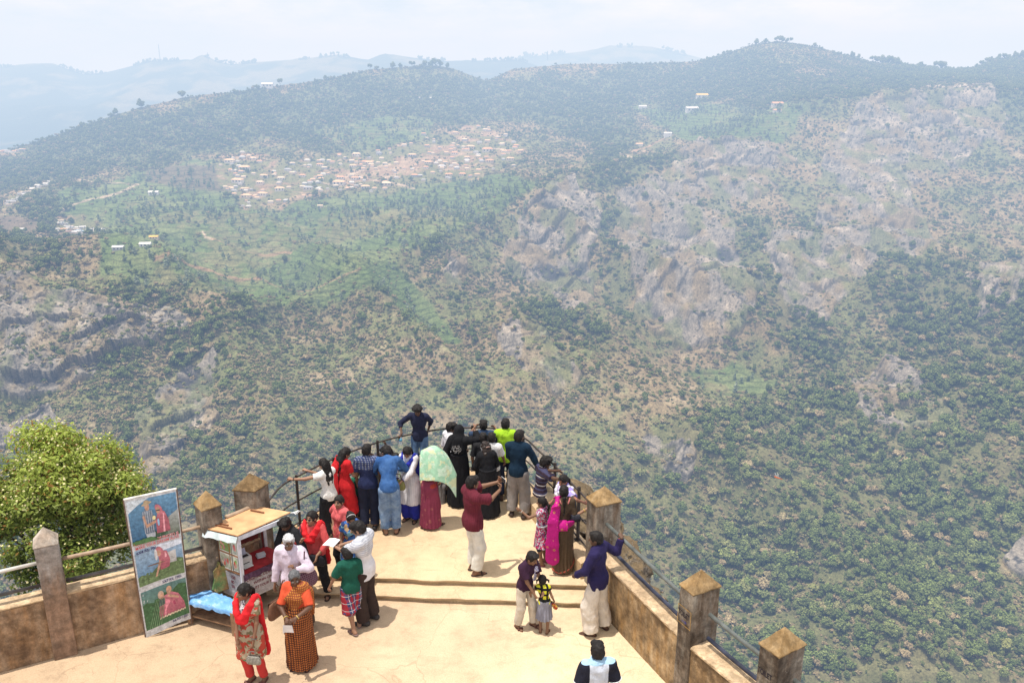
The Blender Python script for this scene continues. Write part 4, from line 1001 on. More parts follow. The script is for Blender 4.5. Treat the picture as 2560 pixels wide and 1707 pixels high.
o = rock('cliff_base', [((-1.2, 13.2, -5.4), (3.2, 2.6, 4.4)), ((-4.5, 11.6, -6.4), (2.6, 2.2, 5.0)), ((2.6, 9.0, -6.6), (1.8, 3.0, 4.6))], (-8, 6, -12), (5.5, 17, -0.5), 0.14, 5.0, '', None, 0.8)
o.data.materials.append(BROCK); tag(o, kind='structure')
# ------------------------------------------------------------------ banner
def vcol_mat(name, rough=0.6, spec=0.3, var=0.12, bumps=0.0, scale=14):
    m, nt, b = new_mat(name); setv(b, rough=rough, spec=spec)
    at = nt.nodes.new('ShaderNodeAttribute'); at.attribute_name = 'Col'
    f = ramp(nt, noise(nt, coords(nt), scale, 6, 0.65), [(0.3, 1 - var), (0.7, 1 + var)])
    c = mix(nt, 1.0, at.outputs['Color'], f, 'MULTIPLY'); nt.links.new(c, b.inputs['Base Color'])
    if bumps: bump(nt, b, noise(nt, coords(nt), scale * 2, 5), bumps, 0.01)
    return m
VINYL = vcol_mat('printed_vinyl', 0.45, 0.35, 0.38, scale=22)
class Paint:
    """coloured polygons laid over each other on a mapped sheet, one mesh"""
    def __init__(s, fn): s.fn = fn; s.V = []; s.F = []; s.C = []; s.l = 0
    def poly(s, pts, col, col2=None):
        s.l += 1; n = len(s.V)
        vs = [p[1] for p in pts]; lo, hi = min(vs), max(vs)
        for u, v in pts:
            s.V.append(tuple(s.fn(u, v, 0.0006 * s.l))); t = (v - lo) / max(hi - lo, 1e-6)
            s.C.append(tuple(a + (b - a) * t for a, b in zip(col, col2 or col)))
        s.F.append(tuple(range(n, n + len(pts)))); return s
    def ell(s, u, v, ru, rv, col, col2=None, rot=0.0, n=16):
        return s.poly([(u + ru * math.cos(t) * math.cos(rot) - rv * math.sin(t) * math.sin(rot), v + ru * math.cos(t) * math.sin(rot) + rv * math.sin(t) * math.cos(rot)) for t in [2 * math.pi * i / n for i in range(n)]], col, col2)
    def strip(s, u0, v0, u1, v1, col, col2=None, n=8, m=6, top=None):      # grid strip that follows the bend of the sheet
        k = s.l; col2 = col2 or col; top = top or (lambda u: v1)
        cc = lambda t: tuple(a + (b - a) * t for a, b in zip(col, col2))
        for i in range(n):
            a = u0 + (u1 - u0) * i / n; b = u0 + (u1 - u0) * (i + 1) / n
            for q in range(m):
                f0, f1 = q / m, (q + 1) / m; s.l = k
                s.poly([(a, v0 + (top(a) - v0) * f0), (b, v0 + (top(b) - v0) * f0), (b, v0 + (top(b) - v0) * f1), (a, v0 + (top(a) - v0) * f1)], cc(f0), cc(f1))
        s.l = k + 1
        return s
    def build(s, name, mat, parent):
        me = bpy.data.meshes.new(name); me.from_pydata(s.V, [], s.F); me.update(); set_col(me, np.array(s.C)); return obj(name, me, mat, parent)
BBL, BBR, BTL, BTR = Vector((-5.56, 10.70, 0.0)), Vector((-4.97, 10.98, 0.13)), Vector((-5.62, 10.78, 2.28)), Vector((-5.00, 11.12, 2.28))
ban = empty('banner', BBL, 0, 'tall leaning banner with three printed photos of couples advertising snapshots', 'banner')
bn = (BBR - BBL).cross(BTL - BBL).normalized(); bn = -bn if bn.y > 0 else bn
def bfn(u, v, o=0.0):
    p = (BBL * (1 - u) + BBR * u) * (1 - v) + (BTL * (1 - u) + BTR * u) * v
    w = 0.018 * math.sin(u * 5 + v * 5) * (1 - v) + 0.012 * math.sin(math.pi * u) * math.cos(v * 6)
    sag = 0.05 * math.sin(math.pi * u) * max(0, 0.12 - v) / 0.12
    return p - BBL + bn * (w + o) + Vector((0, 0, sag * 0.6))
n, m_ = 14, 44
V = [tuple(bfn(i / n, j / m_, 0)) for j in range(m_ + 1) for i in range(n + 1)]
sheet = np_mesh('sheet', np.array(V), grid_faces(m_ + 1, n + 1), True); set_col(sheet, np.tile(np.array([[0.50, 0.51, 0.53]]), (len(V), 1)))
obj('sheet', sheet, VINYL, ban)
PINK, PINK2, SKIN_, DARK_, BLUEG = (0.50, 0.17, 0.21), (0.34, 0.09, 0.13), (0.48, 0.28, 0.20), (0.05, 0.05, 0.07), (0.05, 0.16, 0.32)
def grid_pic(P, v0, v1, skew, top, bot, green, gh):
    P.strip(0.03, v0, 0.985, v1, bot, top, 12)
    P.strip(0.03, v0, 0.985, v1, green, tuple(x * 0.75 for x in green), 12, 6, lambda u: v0 + (v1 - v0) * (gh + 0.28 * u + 0.05 * math.sin(u * 17)))
    rg = random.Random(int(v0 * 100))
    for i in range(70):
        u, t = rg.uniform(0.05, 0.96), rg.uniform(0.0, 1.0); v = v0 + (v1 - v0) * t * (gh + 0.25 * u) * 0.95
        sh = rg.uniform(0.6, 1.5); kk = P.l; P.ell(u, v + 0.008, rg.uniform(.012, .035), rg.uniform(.004, .010), tuple(x * sh for x in green), n=7); P.l = kk
    P.l += 1
P = Paint(bfn); grid_pic(P, 0.675, 0.985, 0, (0.13, 0.28, 0.44), (0.03, 0.11, 0.22), (0.06, 0.115, 0.075), 0.02)
P.poly([(0.03, 0.90), (0.22, 0.945), (0.45, 0.985), (0.03, 0.985)], (0.55, 0.62, 0.68)); P.poly([(0.7, 0.80), (0.985, 0.86), (0.985, 0.70), (0.75, 0.69)], (0.15, 0.18, 0.14), (0.34, 0.36, 0.36))
P.poly([(0.30, 0.735), (0.50, 0.735), (0.50, 0.87), (0.44, 0.905), (0.34, 0.905), (0.28, 0.87)], (0.10, 0.13, 0.19), (0.20, 0.25, 0.32))
for i in range(5): P.poly([(0.30 + i * .042, 0.735), (0.315 + i * .042, 0.735), (0.315 + i * .042, 0.895), (0.30 + i * .042, 0.895)], (0.36, 0.40, 0.46))
P.ell(0.40, 0.925, 0.045, 0.028, SKIN_); P.ell(0.40, 0.948, 0.10, 0.010, (0.50, 0.40, 0.26), rot=.08); P.ell(0.40, 0.957, 0.055, 0.016, (0.44, 0.34, 0.22))
P.poly([(0.29, 0.86), (0.33, 0.87), (0.36, 0.80), (0.54, 0.82), (0.54, 0.80), (0.34, 0.775)], SKIN_)
P.poly([(0.53, 0.72), (0.80, 0.72), (0.79, 0.80), (0.72, 0.87), (0.60, 0.88), (0.54, 0.82)], PINK2, PINK); P.ell(0.62, 0.892, 0.075, 0.032, PINK, rot=-.3); P.ell(0.60, 0.885, 0.040, 0.024, SKIN_); P.poly([(0.565, 0.889), (0.64, 0.889), (0.635, 0.881), (0.57, 0.881)], DARK_)
P.poly([(0.66, 0.72), (0.70, 0.72), (0.71, 0.85), (0.69, 0.86)], (0.78, 0.36, 0.42)); P.ell(0.51, 0.838, 0.032, 0.016, (0.80, 0.70, 0.36)); P.ell(0.585, 0.80, 0.02, 0.028, (0.30, 0.50, 0.72))
P.poly([(0.33, 0.70), (0.49, 0.70), (0.50, 0.735), (0.31, 0.735)], (0.40, 0.44, 0.50)); P.poly([(0.03, 0.675), (0.6, 0.675), (0.4, 0.71), (0.03, 0.70)], (0.07, 0.16, 0.06))
P.build('picture', VINYL, ban)
P = Paint(bfn); grid_pic(P, 0.375, 0.635, 0, (0.30, 0.42, 0.56), (0.07, 0.19, 0.34), (0.13, 0.20, 0.09), 0.22)
P.poly([(0.40, 0.635), (0.985, 0.635), (0.985, 0.60), (0.60, 0.585)], (0.62, 0.68, 0.78)); P.poly([(0.66, 0.56), (0.85, 0.57), (0.85, 0.48), (0.68, 0.48)], (0.36, 0.36, 0.36), (0.5, 0.5, 0.5))
P.poly([(0.50, 0.445), (0.69, 0.455), (0.72, 0.51), (0.67, 0.575), (0.55, 0.59), (0.49, 0.55)], PINK2, PINK); P.poly([(0.58, 0.45), (0.62, 0.45), (0.66, 0.55), (0.63, 0.57)], (0.80, 0.42, 0.48))
P.ell(0.53, 0.588, 0.075, 0.030, PINK, rot=-.2); P.ell(0.505, 0.572, 0.042, 0.024, SKIN_); P.ell(0.445, 0.565, 0.03, 0.042, (0.6, 0.6, 0.62)); P.poly([(0.50, 0.52), (0.54, 0.51), (0.42, 0.41), (0.38, 0.41)], SKIN_)
P.build('picture', VINYL, ban)
P = Paint(bfn); grid_pic(P, 0.05, 0.335, 0, (0.10, 0.20, 0.20), (0.10, 0.17, 0.08), (0.055, 0.14, 0.06), 0.62)
P.poly([(0.34, 0.10), (0.92, 0.10), (0.90, 0.16), (0.80, 0.235), (0.66, 0.265), (0.44, 0.25), (0.36, 0.18)], PINK2, PINK); P.poly([(0.45, 0.115), (0.60, 0.105), (0.62, 0.235), (0.52, 0.245)], (0.68, 0.24, 0.30))
P.poly([(0.66, 0.13), (0.74, 0.12), (0.72, 0.24), (0.67, 0.25)], (0.30, 0.05, 0.10)); P.poly([(0.36, 0.19), (0.50, 0.195), (0.50, 0.235), (0.40, 0.25)], (0.06, 0.07, 0.10))
P.ell(0.43, 0.268, 0.065, 0.030, (0.50, 0.36, 0.28)); P.ell(0.45, 0.258, 0.04, 0.022, SKIN_); P.ell(0.61, 0.288, 0.058, 0.026, (0.50, 0.30, 0.20)); P.ell(0.60, 0.274, 0.042, 0.023, SKIN_); P.poly([(0.55, 0.245), (0.62, 0.25), (0.80, 0.215), (0.80, 0.20), (0.62, 0.228)], SKIN_)
for i in range(16): P.ell(0.36 + i * .036, 0.103 + .004 * (i % 2), 0.018, 0.008, (0.66, 0.56, 0.40), n=7)
for i in range(6): P.poly([(0.10 + i * .05, 0.055), (0.115 + i * .05, 0.055), (0.34 + i * .035, 0.25), (0.33 + i * .035, 0.25)], (0.16, 0.26, 0.14))
P.build('picture', VINYL, ban)
BRED, BBLUE = simple('banner_red_ink', (0.52, 0.05, 0.07), 0.5, var=0.15), simple('banner_blue_ink', (0.03, 0.025, 0.12), 0.5, var=0.15)
WHITEINK = simple('banner_white_ink', (0.75, 0.73, 0.74), 0.5, var=0.1)
def on_banner(txt, u, v, size, mat, width_u, off=0.014, rise=0.0, bold=0.0, name='lettering'):
    me = text_mesh(txt, 1.0, 0, bold=bold); xs = [q.co.x for q in me.vertices]; w = max(xs) - min(xs); x0 = min(xs)
    for q in me.vertices:
        uu = u + (q.co.x - x0) / w * width_u; vv = v + q.co.y * size + rise * (uu - u)
        q.co = bfn(uu, vv, off)
    me.update(); obj(name, me, mat, ban)
for dv, t, u, w in ((0.665, 'TAKE A SNAP OF PHOTO IS', 0.04, 0.91), (0.640, 'MAKE YOUR DREAM ALIVE', 0.07, 0.88)):
    on_banner(t, u, dv, 0.030, WHITEINK, w, 0.0135, 0.012, 0.05); on_banner(t, u, dv, 0.030, BRED, w, 0.0155, 0.012, 0.012)
on_banner('6X4 RS: 70/-', 0.07, 0.607, 0.027, BBLUE, 0.42, rise=0.012, bold=0.02)
on_banner('5X7 RS. 100/-', 0.50, 0.347, 0.025, BBLUE, 0.42, rise=0.012, bold=0.02)
on_banner('A4 RS: 150/-', 0.60, 0.030, 0.026, BBLUE, 0.36, rise=0.01, bold=0.02)
WOODD = simple('dark_wood', (0.10, 0.06, 0.038), 0.8, var=0.4, scale=8)
b = MB(); b.tube([bfn(-0.012, 0.0, -.02) - Vector((0, 0, 0.03)), bfn(-0.008, 1.0, -.02)], 0.014, 8); b.tube([bfn(1.012, -0.05, -.02), bfn(1.008, 1.005, -.02)], 0.014, 8); b.tube([bfn(0, 1.0, -.02), bfn(1, 1.0, -.02)], 0.013, 8); b.tube([bfn(0, .5, -.03), bfn(1, .5, -.03)], 0.012, 8)
b.build('frame', simple('banner_frame', (0.16, 0.10, 0.07), 0.7, var=0.4), ban)
b = MB(); b.tube([bfn(-0.01, 1.003, -.012), bfn(1.01, 1.003, -.012)], 0.017, 8); b.build('top_bar', simple('pale_bar', (0.66, 0.63, 0.58), 0.5), ban)
# ------------------------------------------------------------------ photo kiosk
KF = Vector((-4.17, 11.16, 0)); KA = Vector((0.70, 0.714, 0)); KB = Vector((-0.86, 0.51, 0)); LA, LB = 0.80, 0.50
kio = empty('photo_kiosk', KF, 0, 'small white wooden photo kiosk with orange board roof and hand painted lettering', 'kiosk')
def kp(a, b_, z): return KA * a + KB * b_ + Vector((0, 0, z))
WPAINT = concrete('worn_white_paint', (0.60, 0.60, 0.64), (0.40, 0.37, 0.36), (0.56, 0.54, 0.56), seed=11.0); WFR = simple('kiosk_frame_paint', (0.62, 0.64, 0.70), 0.6, var=0.2, scale=10)
def quadbox(b, pts, t, nrm):      # a panel: four corners thickened along nrm
    n_ = Vector(nrm) * t; V = [Vector(p) for p in pts] + [Vector(p) + n_ for p in pts]
    b.add(V, [(0, 1, 2, 3), (7, 6, 5, 4), (0, 4, 5, 1), (1, 5, 6, 2), (2, 6, 7, 3), (3, 7, 4, 0)]); return b
nA = Vector((KA.y, -KA.x, 0)); nB = Vector((KB.y, -KB.x, 0)); nB = nB if nB.dot(KA) < 0 else -nB     # outward from front (A) and left side (B)
b = MB(); quadbox(b, [kp(0, 0, .34), kp(LA, 0, .34), kp(LA, 0, .77), kp(0, 0, .77)], 0.018, nA); b.build('front_panel', WPAINT, kio)
b = MB(); quadbox(b, [kp(0.0, 0, .34), kp(0, LB, .34), kp(0, LB, .77), kp(0, 0, .77)], 0.018, nB); b.build('side_panel', WPAINT, kio)
b = MB(); quadbox(b, [kp(0, LB, .34), kp(LA, LB, .34), kp(LA, LB, 1.44), kp(0, LB, 1.44)], 0.018, -nA); b.build('back_panel', simple('kiosk_red_lining', (0.16, 0.025, 0.02), 0.85, var=0.4), kio)
b = MB(); quadbox(b, [kp(LA, 0, .34), kp(LA, LB, .34), kp(LA, LB, .77), kp(LA, 0, .77)], 0.018, -nB); b.build('side_panel', WPAINT, kio)
for a, b_ in ((0, 0), (LA, 0), (0, LB), (LA, LB)):
    b = MB(); b.box(kp(a, b_, .735), (0.05, 0.05, 1.47), rz=0.78); b.build('corner_post', WFR, kio, bevel=0.004)
b = MB(); quadbox(b, [kp(0, 0, .77), kp(LA, 0, .77), kp(LA, LB, .79), kp(0, LB, .79)], 0.02, (0, 0, 1))
b.build('counter', simple('red_counter_cloth', (0.33, 0.022, 0.025), 0.85, var=0.35, scale=12), kio)
b = MB()
for i in range(12):
    a0, a1 = LA * i / 12, LA * (i + 1) / 12; q = 0.02 * math.sin(i * 1.9) ; b.poly([kp(a0, -.012, .80) + nA * .02, kp(a1, -.012, .80) + nA * .02, kp(a1, -.012, .70 + q) + nA * .028, kp(a0, -.012, .70 + 0.02 * math.sin((i - 1) * 1.9)) + nA * .028])
b.build('cloth_edge', simple('dark_fringe', (0.10, 0.05, 0.09), 0.9, var=0.5, scale=20), kio)
# glazed display side with sample pictures
P = Paint(lambda u, v, o: kp(0, LB * (0.08 + 0.84 * u), .79 + .62 * v) + nB * (0.006 + o * 0.5))
P.poly([(0, 0), (1, 0), (1, 1), (0, 1)], (0.10, 0.11, 0.09)); rg = random.Random(5)
for (u0, v0, u1, v1, c1) in ((0.02, 0.52, 0.30, 0.92, (0.42, 0.50, 0.46)), (0.34, 0.52, 0.97, 0.95, (0.22, 0.34, 0.12)), (0.02, 0.06, 0.30, 0.48, (0.46, 0.52, 0.40)), (0.34, 0.04, 0.97, 0.48, (0.42, 0.44, 0.34))):
    P.poly([(u0, v0), (u1, v0), (u1, v1), (u0, v1)], (0.62, 0.62, 0.58)); P.poly([(u0 + .02, v0 + .03), (u1 - .02, v0 + .03), (u1 - .02, v1 - .03), (u0 + .02, v1 - .03)], tuple(x * .8 for x in c1), c1)
    for i in range(5): P.ell(rg.uniform(u0 + .1, u1 - .08), rg.uniform(v0 + .1, v1 - .15), 0.05, 0.06, rg.choice([PINK, (0.55, 0.30, 0.25), (0.6, 0.5, 0.4), (0.55, 0.12, 0.08), (0.2, 0.4, 0.1)]))
P.build('sample_pictures', VINYL, kio)
b = MB(); 
for a0, b0, a1, b1 in ((.02, .79, .07, 1.44), (.93, .79, .98, 1.44), (.42, .79, .455, 1.44), (.02, .785, .98, .815), (.02, 1.09, .98, 1.11)):
    quadbox(b, [kp(0, LB * a0, b0), kp(0, LB * a1, b0), kp(0, LB * a1, b1), kp(0, LB * a0, b1)], 0.014, nB)
b.build('window_frame', simple('varnished_frame', (0.30, 0.15, 0.07), 0.6, var=0.3), kio)
b = MB(); quadbox(b, [kp(-.03, -.03, 1.42), kp(LA + .04, -.03, 1.42), kp(LA + .04, -.03, 1.49), kp(-.03, -.03, 1.49)], 0.02, nA); b.build('eave_board', WFR, kio)
RF = [Vector(p) - KF for p in ((-4.74, 11.33, 1.50), (-4.15, 11.10, 1.50), (-3.53, 11.80, 1.51), (-4.13, 12.02, 1.50))]
OWOOD = simple('orange_plywood', (0.56, 0.325, 0.165), 0.75, var=0.25, scale=4)
b = MB(); quadbox(b, RF, 0.022, (0, 0, 1)); b.build('roof_board', OWOOD, kio, bevel=0.004)
for k, (s0, s1, w) in enumerate(((0.12, 0.62, .13), (0.10, 0.40, .20), (0.12, 0.52, .80))):
    q = lambda s, t: RF[0].lerp(RF[1], s).lerp(RF[3].lerp(RF[2], s), t) + Vector((0, 0, .036))
    b = MB(); d = q(s1, w) - q(s0, w); b.box((q(s0, w) + q(s1, w)) / 2, (d.length, 0.022, 0.018), rz=math.atan2(d.y, d.x)); b.build('roof_batten', simple('batten', (0.20, 0.085, 0.04), 0.8), kio)
b = MB(); e0, e1 = RF[0] + Vector((0, 0, -.006)), RF[1] + Vector((0, 0, -.006)); n_ = 9
V = []; 
for i in range(n_ + 1):
    p = e0.lerp(e1, i / n_); V += [p + nB * .01, p + nB * (.06 + .01 * math.sin(i * 1.3)) - Vector((0, 0, .09 + .012 * math.sin(i * 2)))]
b.add(V, [(2 * i, 2 * i + 2, 2 * i + 3, 2 * i + 1) for i in range(n_)]); b.build('tarp_flap', simple('pale_tarp', (0.52, 0.60, 0.62), 0.45, var=0.2), kio)
# wires and lamp holders at the eave end
b = MB()
for i in range(4): b.tube([RF[2] + Vector((0.01 * i, 0.01, 0.0)), RF[2] + Vector((0.05 + .02 * i, .02 * i, .015)), RF[2] + Vector((0.09 + .015 * i, .03 * i - .02, -.005))], 0.008, 6)
b.build('wire_loop', simple('white_wire', (0.66, 0.68, 0.68), 0.5), kio)
MAR = simple('maroon_paint', (0.17, 0.02, 0.035), 0.7, var=0.25, scale=25)
def kiosk_text(txt, a, z, size, side='A', slant=0.1, bold=0.0012, rot=0.0, name='lettering'):
    me = text_mesh(txt, size, 0, slant=slant, bold=bold, spacing=0.95); o = obj(name, me, MAR, kio)
    x = KA if side == 'A' else -KB; n_ = nA if side == 'A' else nB; x = x.normalized(); y = n_.cross(x)
    c, s_ = math.cos(rot), math.sin(rot)
    M = Matrix((x * c + y * s_, y * c - x * s_, n_)).transposed().to_4x4(); M.translation = (kp(a, 0, z) if side == 'A' else kp(0, a, z)) + n_ * 0.0215
    o.matrix_local = M
kiosk_text('DIGITAL COLOUR PHOTO', 0.05, 0.655, 0.072); kiosk_text('WITHIN ONE MIN', 0.16, 0.565, 0.062); kiosk_text('PRINTS YOUR PHOTO', 0.06, 0.475, 0.060); kiosk_text('- - - - -', 0.2, 0.40, 0.04)
for t, z in (('150', .68), ('80', .59), ('50', .51)): kiosk_text(t, LB * .50, z, 0.075, 'B', 0.0)
# things on the counter
def prop(name, loc, rz, label, cat, group=None): return empty(name, loc, rz, label, cat, group)
pr = prop('photo_printer', KF + kp(.22, .24, .812), 0.78, 'boxy white photo printer on the red kiosk counter', 'printer')
PLW = simple('white_plastic', (0.66, 0.65, 0.62), 0.4, var=0.1)
MB().box((0, 0, .075), (.20, .17, .15)).build('body', PLW, pr, bevel=0.012); MB().box((0, -.02, .152), (.13, .06, .006)).build('dark_slot', simple('black_plastic', (0.02, 0.02, 0.022), 0.35), pr)
MB().box((0, -.12, .02), (.15, .09, .008)).build('paper_tray', PLW, pr); MB().box((.0, -.086, .06), (.10, .004, .014)).build('output_slot', bpy.data.materials['black_plastic'], pr)
MB().box((0, 0.05, .20), (.12, .01, .10), rot=Matrix.Rotation(-.35, 3, 'X')).build('paper_guide', simple('lilac_sheet', (0.55, 0.56, 0.70), 0.5), pr)
st = prop('photo_stack', KF + kp(.52, .26, .812), 0.6, 'stack of printed photos lying on the kiosk counter', 'photos')
for i in range(4): MB().box((0.004 * i, 0.005 * ((i * 3) % 4), 0.006 + i * .011), (.13, .10, .010), rz=.12 * math.sin(i * 2)).build('print', simple('photo_paper', (0.60, 0.60, 0.64), 0.35, var=0.2), st)
# ------------------------------------------------------------------ bench with the blue tarpaulin
bp = [Vector(p) for p in ((-5.05, 11.05, 0), (-4.88, 11.36, 0), (-4.26, 11.04, 0), (-4.20, 10.74, 0))]; bc = sum(bp, Vector()) / 4
ben = empty('bench', bc, 0, 'low wooden bench with a lower shelf in front of the kiosk', 'bench')
rel = [p - bc for p in bp]
WOOD = simple('weathered_wood', (0.26, 0.155, 0.09), 0.85, var=0.4, scale=7)
b = MB(); quadbox(b, [p * .97 + Vector((0, 0, .405)) for p in rel], 0.03, (0, 0, 1)); b.build('seat', WOOD, ben)
for p in rel: MB().box(p * .92 + Vector((0, 0, .20)), (.06, .06, .41), rz=-.4).build('leg', WOOD, ben, bevel=0.004)
q = lambda s, t, z: rel[0].lerp(rel[3], s).lerp(rel[1].lerp(rel[2], s), t) + Vector((0, 0, z))
for i in range(4):
    t0, t1 = 0.06 + i * .23, 0.06 + i * .23 + .2; b = MB(); quadbox(b, [q(.05, t0, .13), q(.95, t0, .13), q(.95, t1, .13), q(.05, t1, .13)], 0.022, (0, 0, 1)); b.build('shelf_board', WOOD, ben)
tp = np.zeros((19, 11, 3)); 
for i in range(19):
    for j in range(11):
        s, t = i / 18 * 1.10 - .05, j / 10 * 1.5 - .27; z = .450 + 0.009 * math.sin(i * 1.1 + j * .8) * math.cos(j * 1.3 - i * .3) + .010 * math.sin(i * 2.7)
        over = max(0, -t) + max(0, t - 1.0)
        p = q(s, min(max(t, -.04), 1.04), 0); tp[i, j] = (p.x, p.y, z - over * 0.33 - .012 * math.sin(i * 1.7) * (over > 0))
tarp = np_mesh('tarpaulin', tp.reshape(-1, 3), grid_faces(19, 11)[:, ::-1], True)
m, nt, b_ = new_mat('blue_tarpaulin'); setv(b_, rough=0.42, spec=0.4)
c = ramp(nt, noise(nt, coords(nt), 7, 7, 0.7), [(0.32, (0.10, 0.30, 0.66)), (0.55, (0.20, 0.44, 0.78)), (0.70, (0.50, 0.66, 0.82))]); nt.links.new(c, b_.inputs['Base Color']); bump(nt, b_, noise(nt, coords(nt), 12, 6, 0.7), 0.8, 0.03)
o = obj('tarpaulin', tarp, m, None, loc=bc); tag(o, 'crumpled light blue plastic tarpaulin spread over the bench', 'tarpaulin')
gb = empty('green_board', (-4.62, 11.28, 0.47), 0, 'scratched green wooden board standing on the bench against the kiosk', 'board')
GRN = concrete('scratched_green_paint', (0.055, 0.25, 0.085), (0.45, 0.22, 0.10), (0.06, 0.30, 0.10), seed=15.0)
# two leaves of a folding board
def leaf(b, p0, p1, h, lean, cut):
    d = (Vector(p1) - Vector(p0)); l = d.normalized(); nn = Vector((l.y, -l.x, 0)); up = Vector((-nn.x * lean, -nn.y * lean, 1))
    pts = [Vector(p0), Vector(p1), Vector(p1) + up * (h - cut), Vector(p1) + up * h - l * cut, Vector(p0) + up * h + l * cut, Vector(p0) + up * (h - cut)]
    V = pts + [p - nn * .02 for p in pts]; n0 = 6
    b.add(V, [(0, 1, 2, 3, 4, 5), (11, 10, 9, 8, 7, 6)] + [(i, 6 + i, 6 + (i + 1) % 6, (i + 1) % 6) for i in range(6)])
b = MB(); leaf(b, (-.19, .07, 0), (-.01, -.08, 0), .44, .30, .05); b.build('board_leaf', GRN, gb, bevel=.003)
b = MB(); leaf(b, (.0, -.08, -.02), (.19, .04, -.02), .40, .12, .05); b.build('board_leaf', GRN, gb, bevel=.003)
# ------------------------------------------------------------------ flowering tree beyond the left parapet
tre = empty('flowering_tree', (-8.62, 14.4, -4.8), 0, 'leafy tree with cream blossom behind the left parapet', 'tree')
rg = np.random.default_rng(21)
cen = np.array([-8.45, 14.4, 0.0]) - np.array([-8.3, 14.4, -4.8])
lobes = []
for i in range(92):
    d = rg.normal(0, 1, 3); d /= np.linalg.norm(d)
    if d[2] < -0.55: d[2] *= -0.6
    rad_ = rg.uniform(0.55, 1.0); p = cen + d * np.array([1.75, 1.45, 1.62]) * rad_ + np.array([0, 0, 0.06]); lobes.append((p, rg.uniform(0.26, 0.46)))
lobes += [(cen + np.array([-.25, -.2, 1.75]), .36), (cen + np.array([.1, 0, 1.66]), .34), (cen + np.array([1.75, -.1, .3]), .30), (cen + np.array([1.55, -.2, .75]), .33), (cen + np.array([.9, -.3, 1.2]), .36), (cen + np.array([-1.2, -.3, 1.25]), .4)]
b = MB(); b.tube([(0, 0, 0), (0.05, 0, 1.3), (-.05, .02, 2.6), (-.1, 0, 3.6)], [0.2, 0.16, 0.12, 0.07], 9); b.build('trunk', BARK, tre, smooth=True)
b = MB(); rr_ = random.Random(3)
for i in range(26):
    p, r = lobes[i * 2]; z0 = rr_.uniform(1.8, 3.3); s_ = Vector((-.03, 0, z0)); e_ = Vector(p); md_ = s_.lerp(e_, .5) + Vector((rr_.uniform(-.2, .2), rr_.uniform(-.2, .2), rr_.uniform(-.15, .25)))
    b.tube([s_, md_, e_], [0.055, 0.035, 0.012], 6)
for i in range(16):     # bare twigs low on the right
    a = rr_.uniform(-.5, .5); s_ = Vector((rr_.uniform(.6, 1.4), rr_.uniform(-.5, .3), rr_.uniform(3.1, 3.8))); b.tube([s_, s_ + Vector((.35, -.05, .10 + a * .3)), s_ + Vector((.7, -.1, .05 + a * .7))], [0.012, 0.008, 0.003], 5)
b.build('branches', BARK, tre, smooth=True)
NL = 56000
w = np.array([r for p, r in lobes]) ** 2; w /= w.sum(); ch = rg.choice(len(lobes), NL, p=w); LP = np.array([p for p, r in lobes])[ch]; LR = np.array([r for p, r in lobes])[ch]
d = rg.normal(0, 1, (NL, 3)); d /= np.linalg.norm(d, axis=1)[:, None]
pos = LP + d * (LR * rg.uniform(0.35, 1.12, NL) )[:, None] * np.array([1, 1, .9])
a = d * 0.9 + np.array([0, 0, .5]) + rg.normal(0, .55, (NL, 3)); a /= np.linalg.norm(a, axis=1)[:, None]
u = np.cross(a, rg.normal(0, 1, (NL, 3))); u /= np.linalg.norm(u, axis=1)[:, None]; v = np.cross(a, u)
L_ = rg.uniform(.034, .062, NL)[:, None]; W_ = L_ * rg.uniform(.30, .45, NL)[:, None]
V = np.stack([pos - u * L_, pos + v * W_ + a * .006, pos + u * L_, pos - v * W_ + a * .006], 1).reshape(-1, 3); Fq = np.arange(NL * 4).reshape(-1, 4)
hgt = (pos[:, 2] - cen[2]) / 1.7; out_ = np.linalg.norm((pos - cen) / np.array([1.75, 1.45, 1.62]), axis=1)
t = np.clip(0.45 + 0.5 * hgt + 0.35 * (out_ - .9) + rg.normal(0, .16, NL), 0, 1)[:, None]  # sunlit top and outside, shaded inside: painted into the leaf colour
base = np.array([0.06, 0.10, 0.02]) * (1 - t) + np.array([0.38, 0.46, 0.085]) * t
base = np.where(rg.uniform(0, 1, NL)[:, None] < 0.10 * t, np.array([0.34, 0.18, 0.05]), base)
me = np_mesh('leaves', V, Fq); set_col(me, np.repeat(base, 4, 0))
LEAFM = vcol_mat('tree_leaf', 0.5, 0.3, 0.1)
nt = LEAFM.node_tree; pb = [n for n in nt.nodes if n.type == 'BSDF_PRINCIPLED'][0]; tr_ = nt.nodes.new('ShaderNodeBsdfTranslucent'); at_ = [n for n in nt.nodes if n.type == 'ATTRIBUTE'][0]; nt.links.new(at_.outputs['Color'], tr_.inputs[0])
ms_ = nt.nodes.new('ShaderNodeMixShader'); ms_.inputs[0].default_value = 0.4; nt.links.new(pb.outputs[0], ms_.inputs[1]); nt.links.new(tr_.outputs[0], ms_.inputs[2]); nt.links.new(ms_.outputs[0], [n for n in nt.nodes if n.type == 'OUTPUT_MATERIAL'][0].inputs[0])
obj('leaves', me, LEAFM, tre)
NB_ = 2600
ch = rg.choice(len(lobes), NB_, p=w); LP = np.array([p for p, r in lobes])[ch]; LR = np.array([r for p, r in lobes])[ch]
d = rg.normal(0, 1, (NB_, 3)); d[:, 2] = np.abs(d[:, 2]) + .15; d /= np.linalg.norm(d, axis=1)[:, None]; pos = LP + d * (LR * rg.uniform(.95, 1.2, NB_))[:, None]
V = []; 
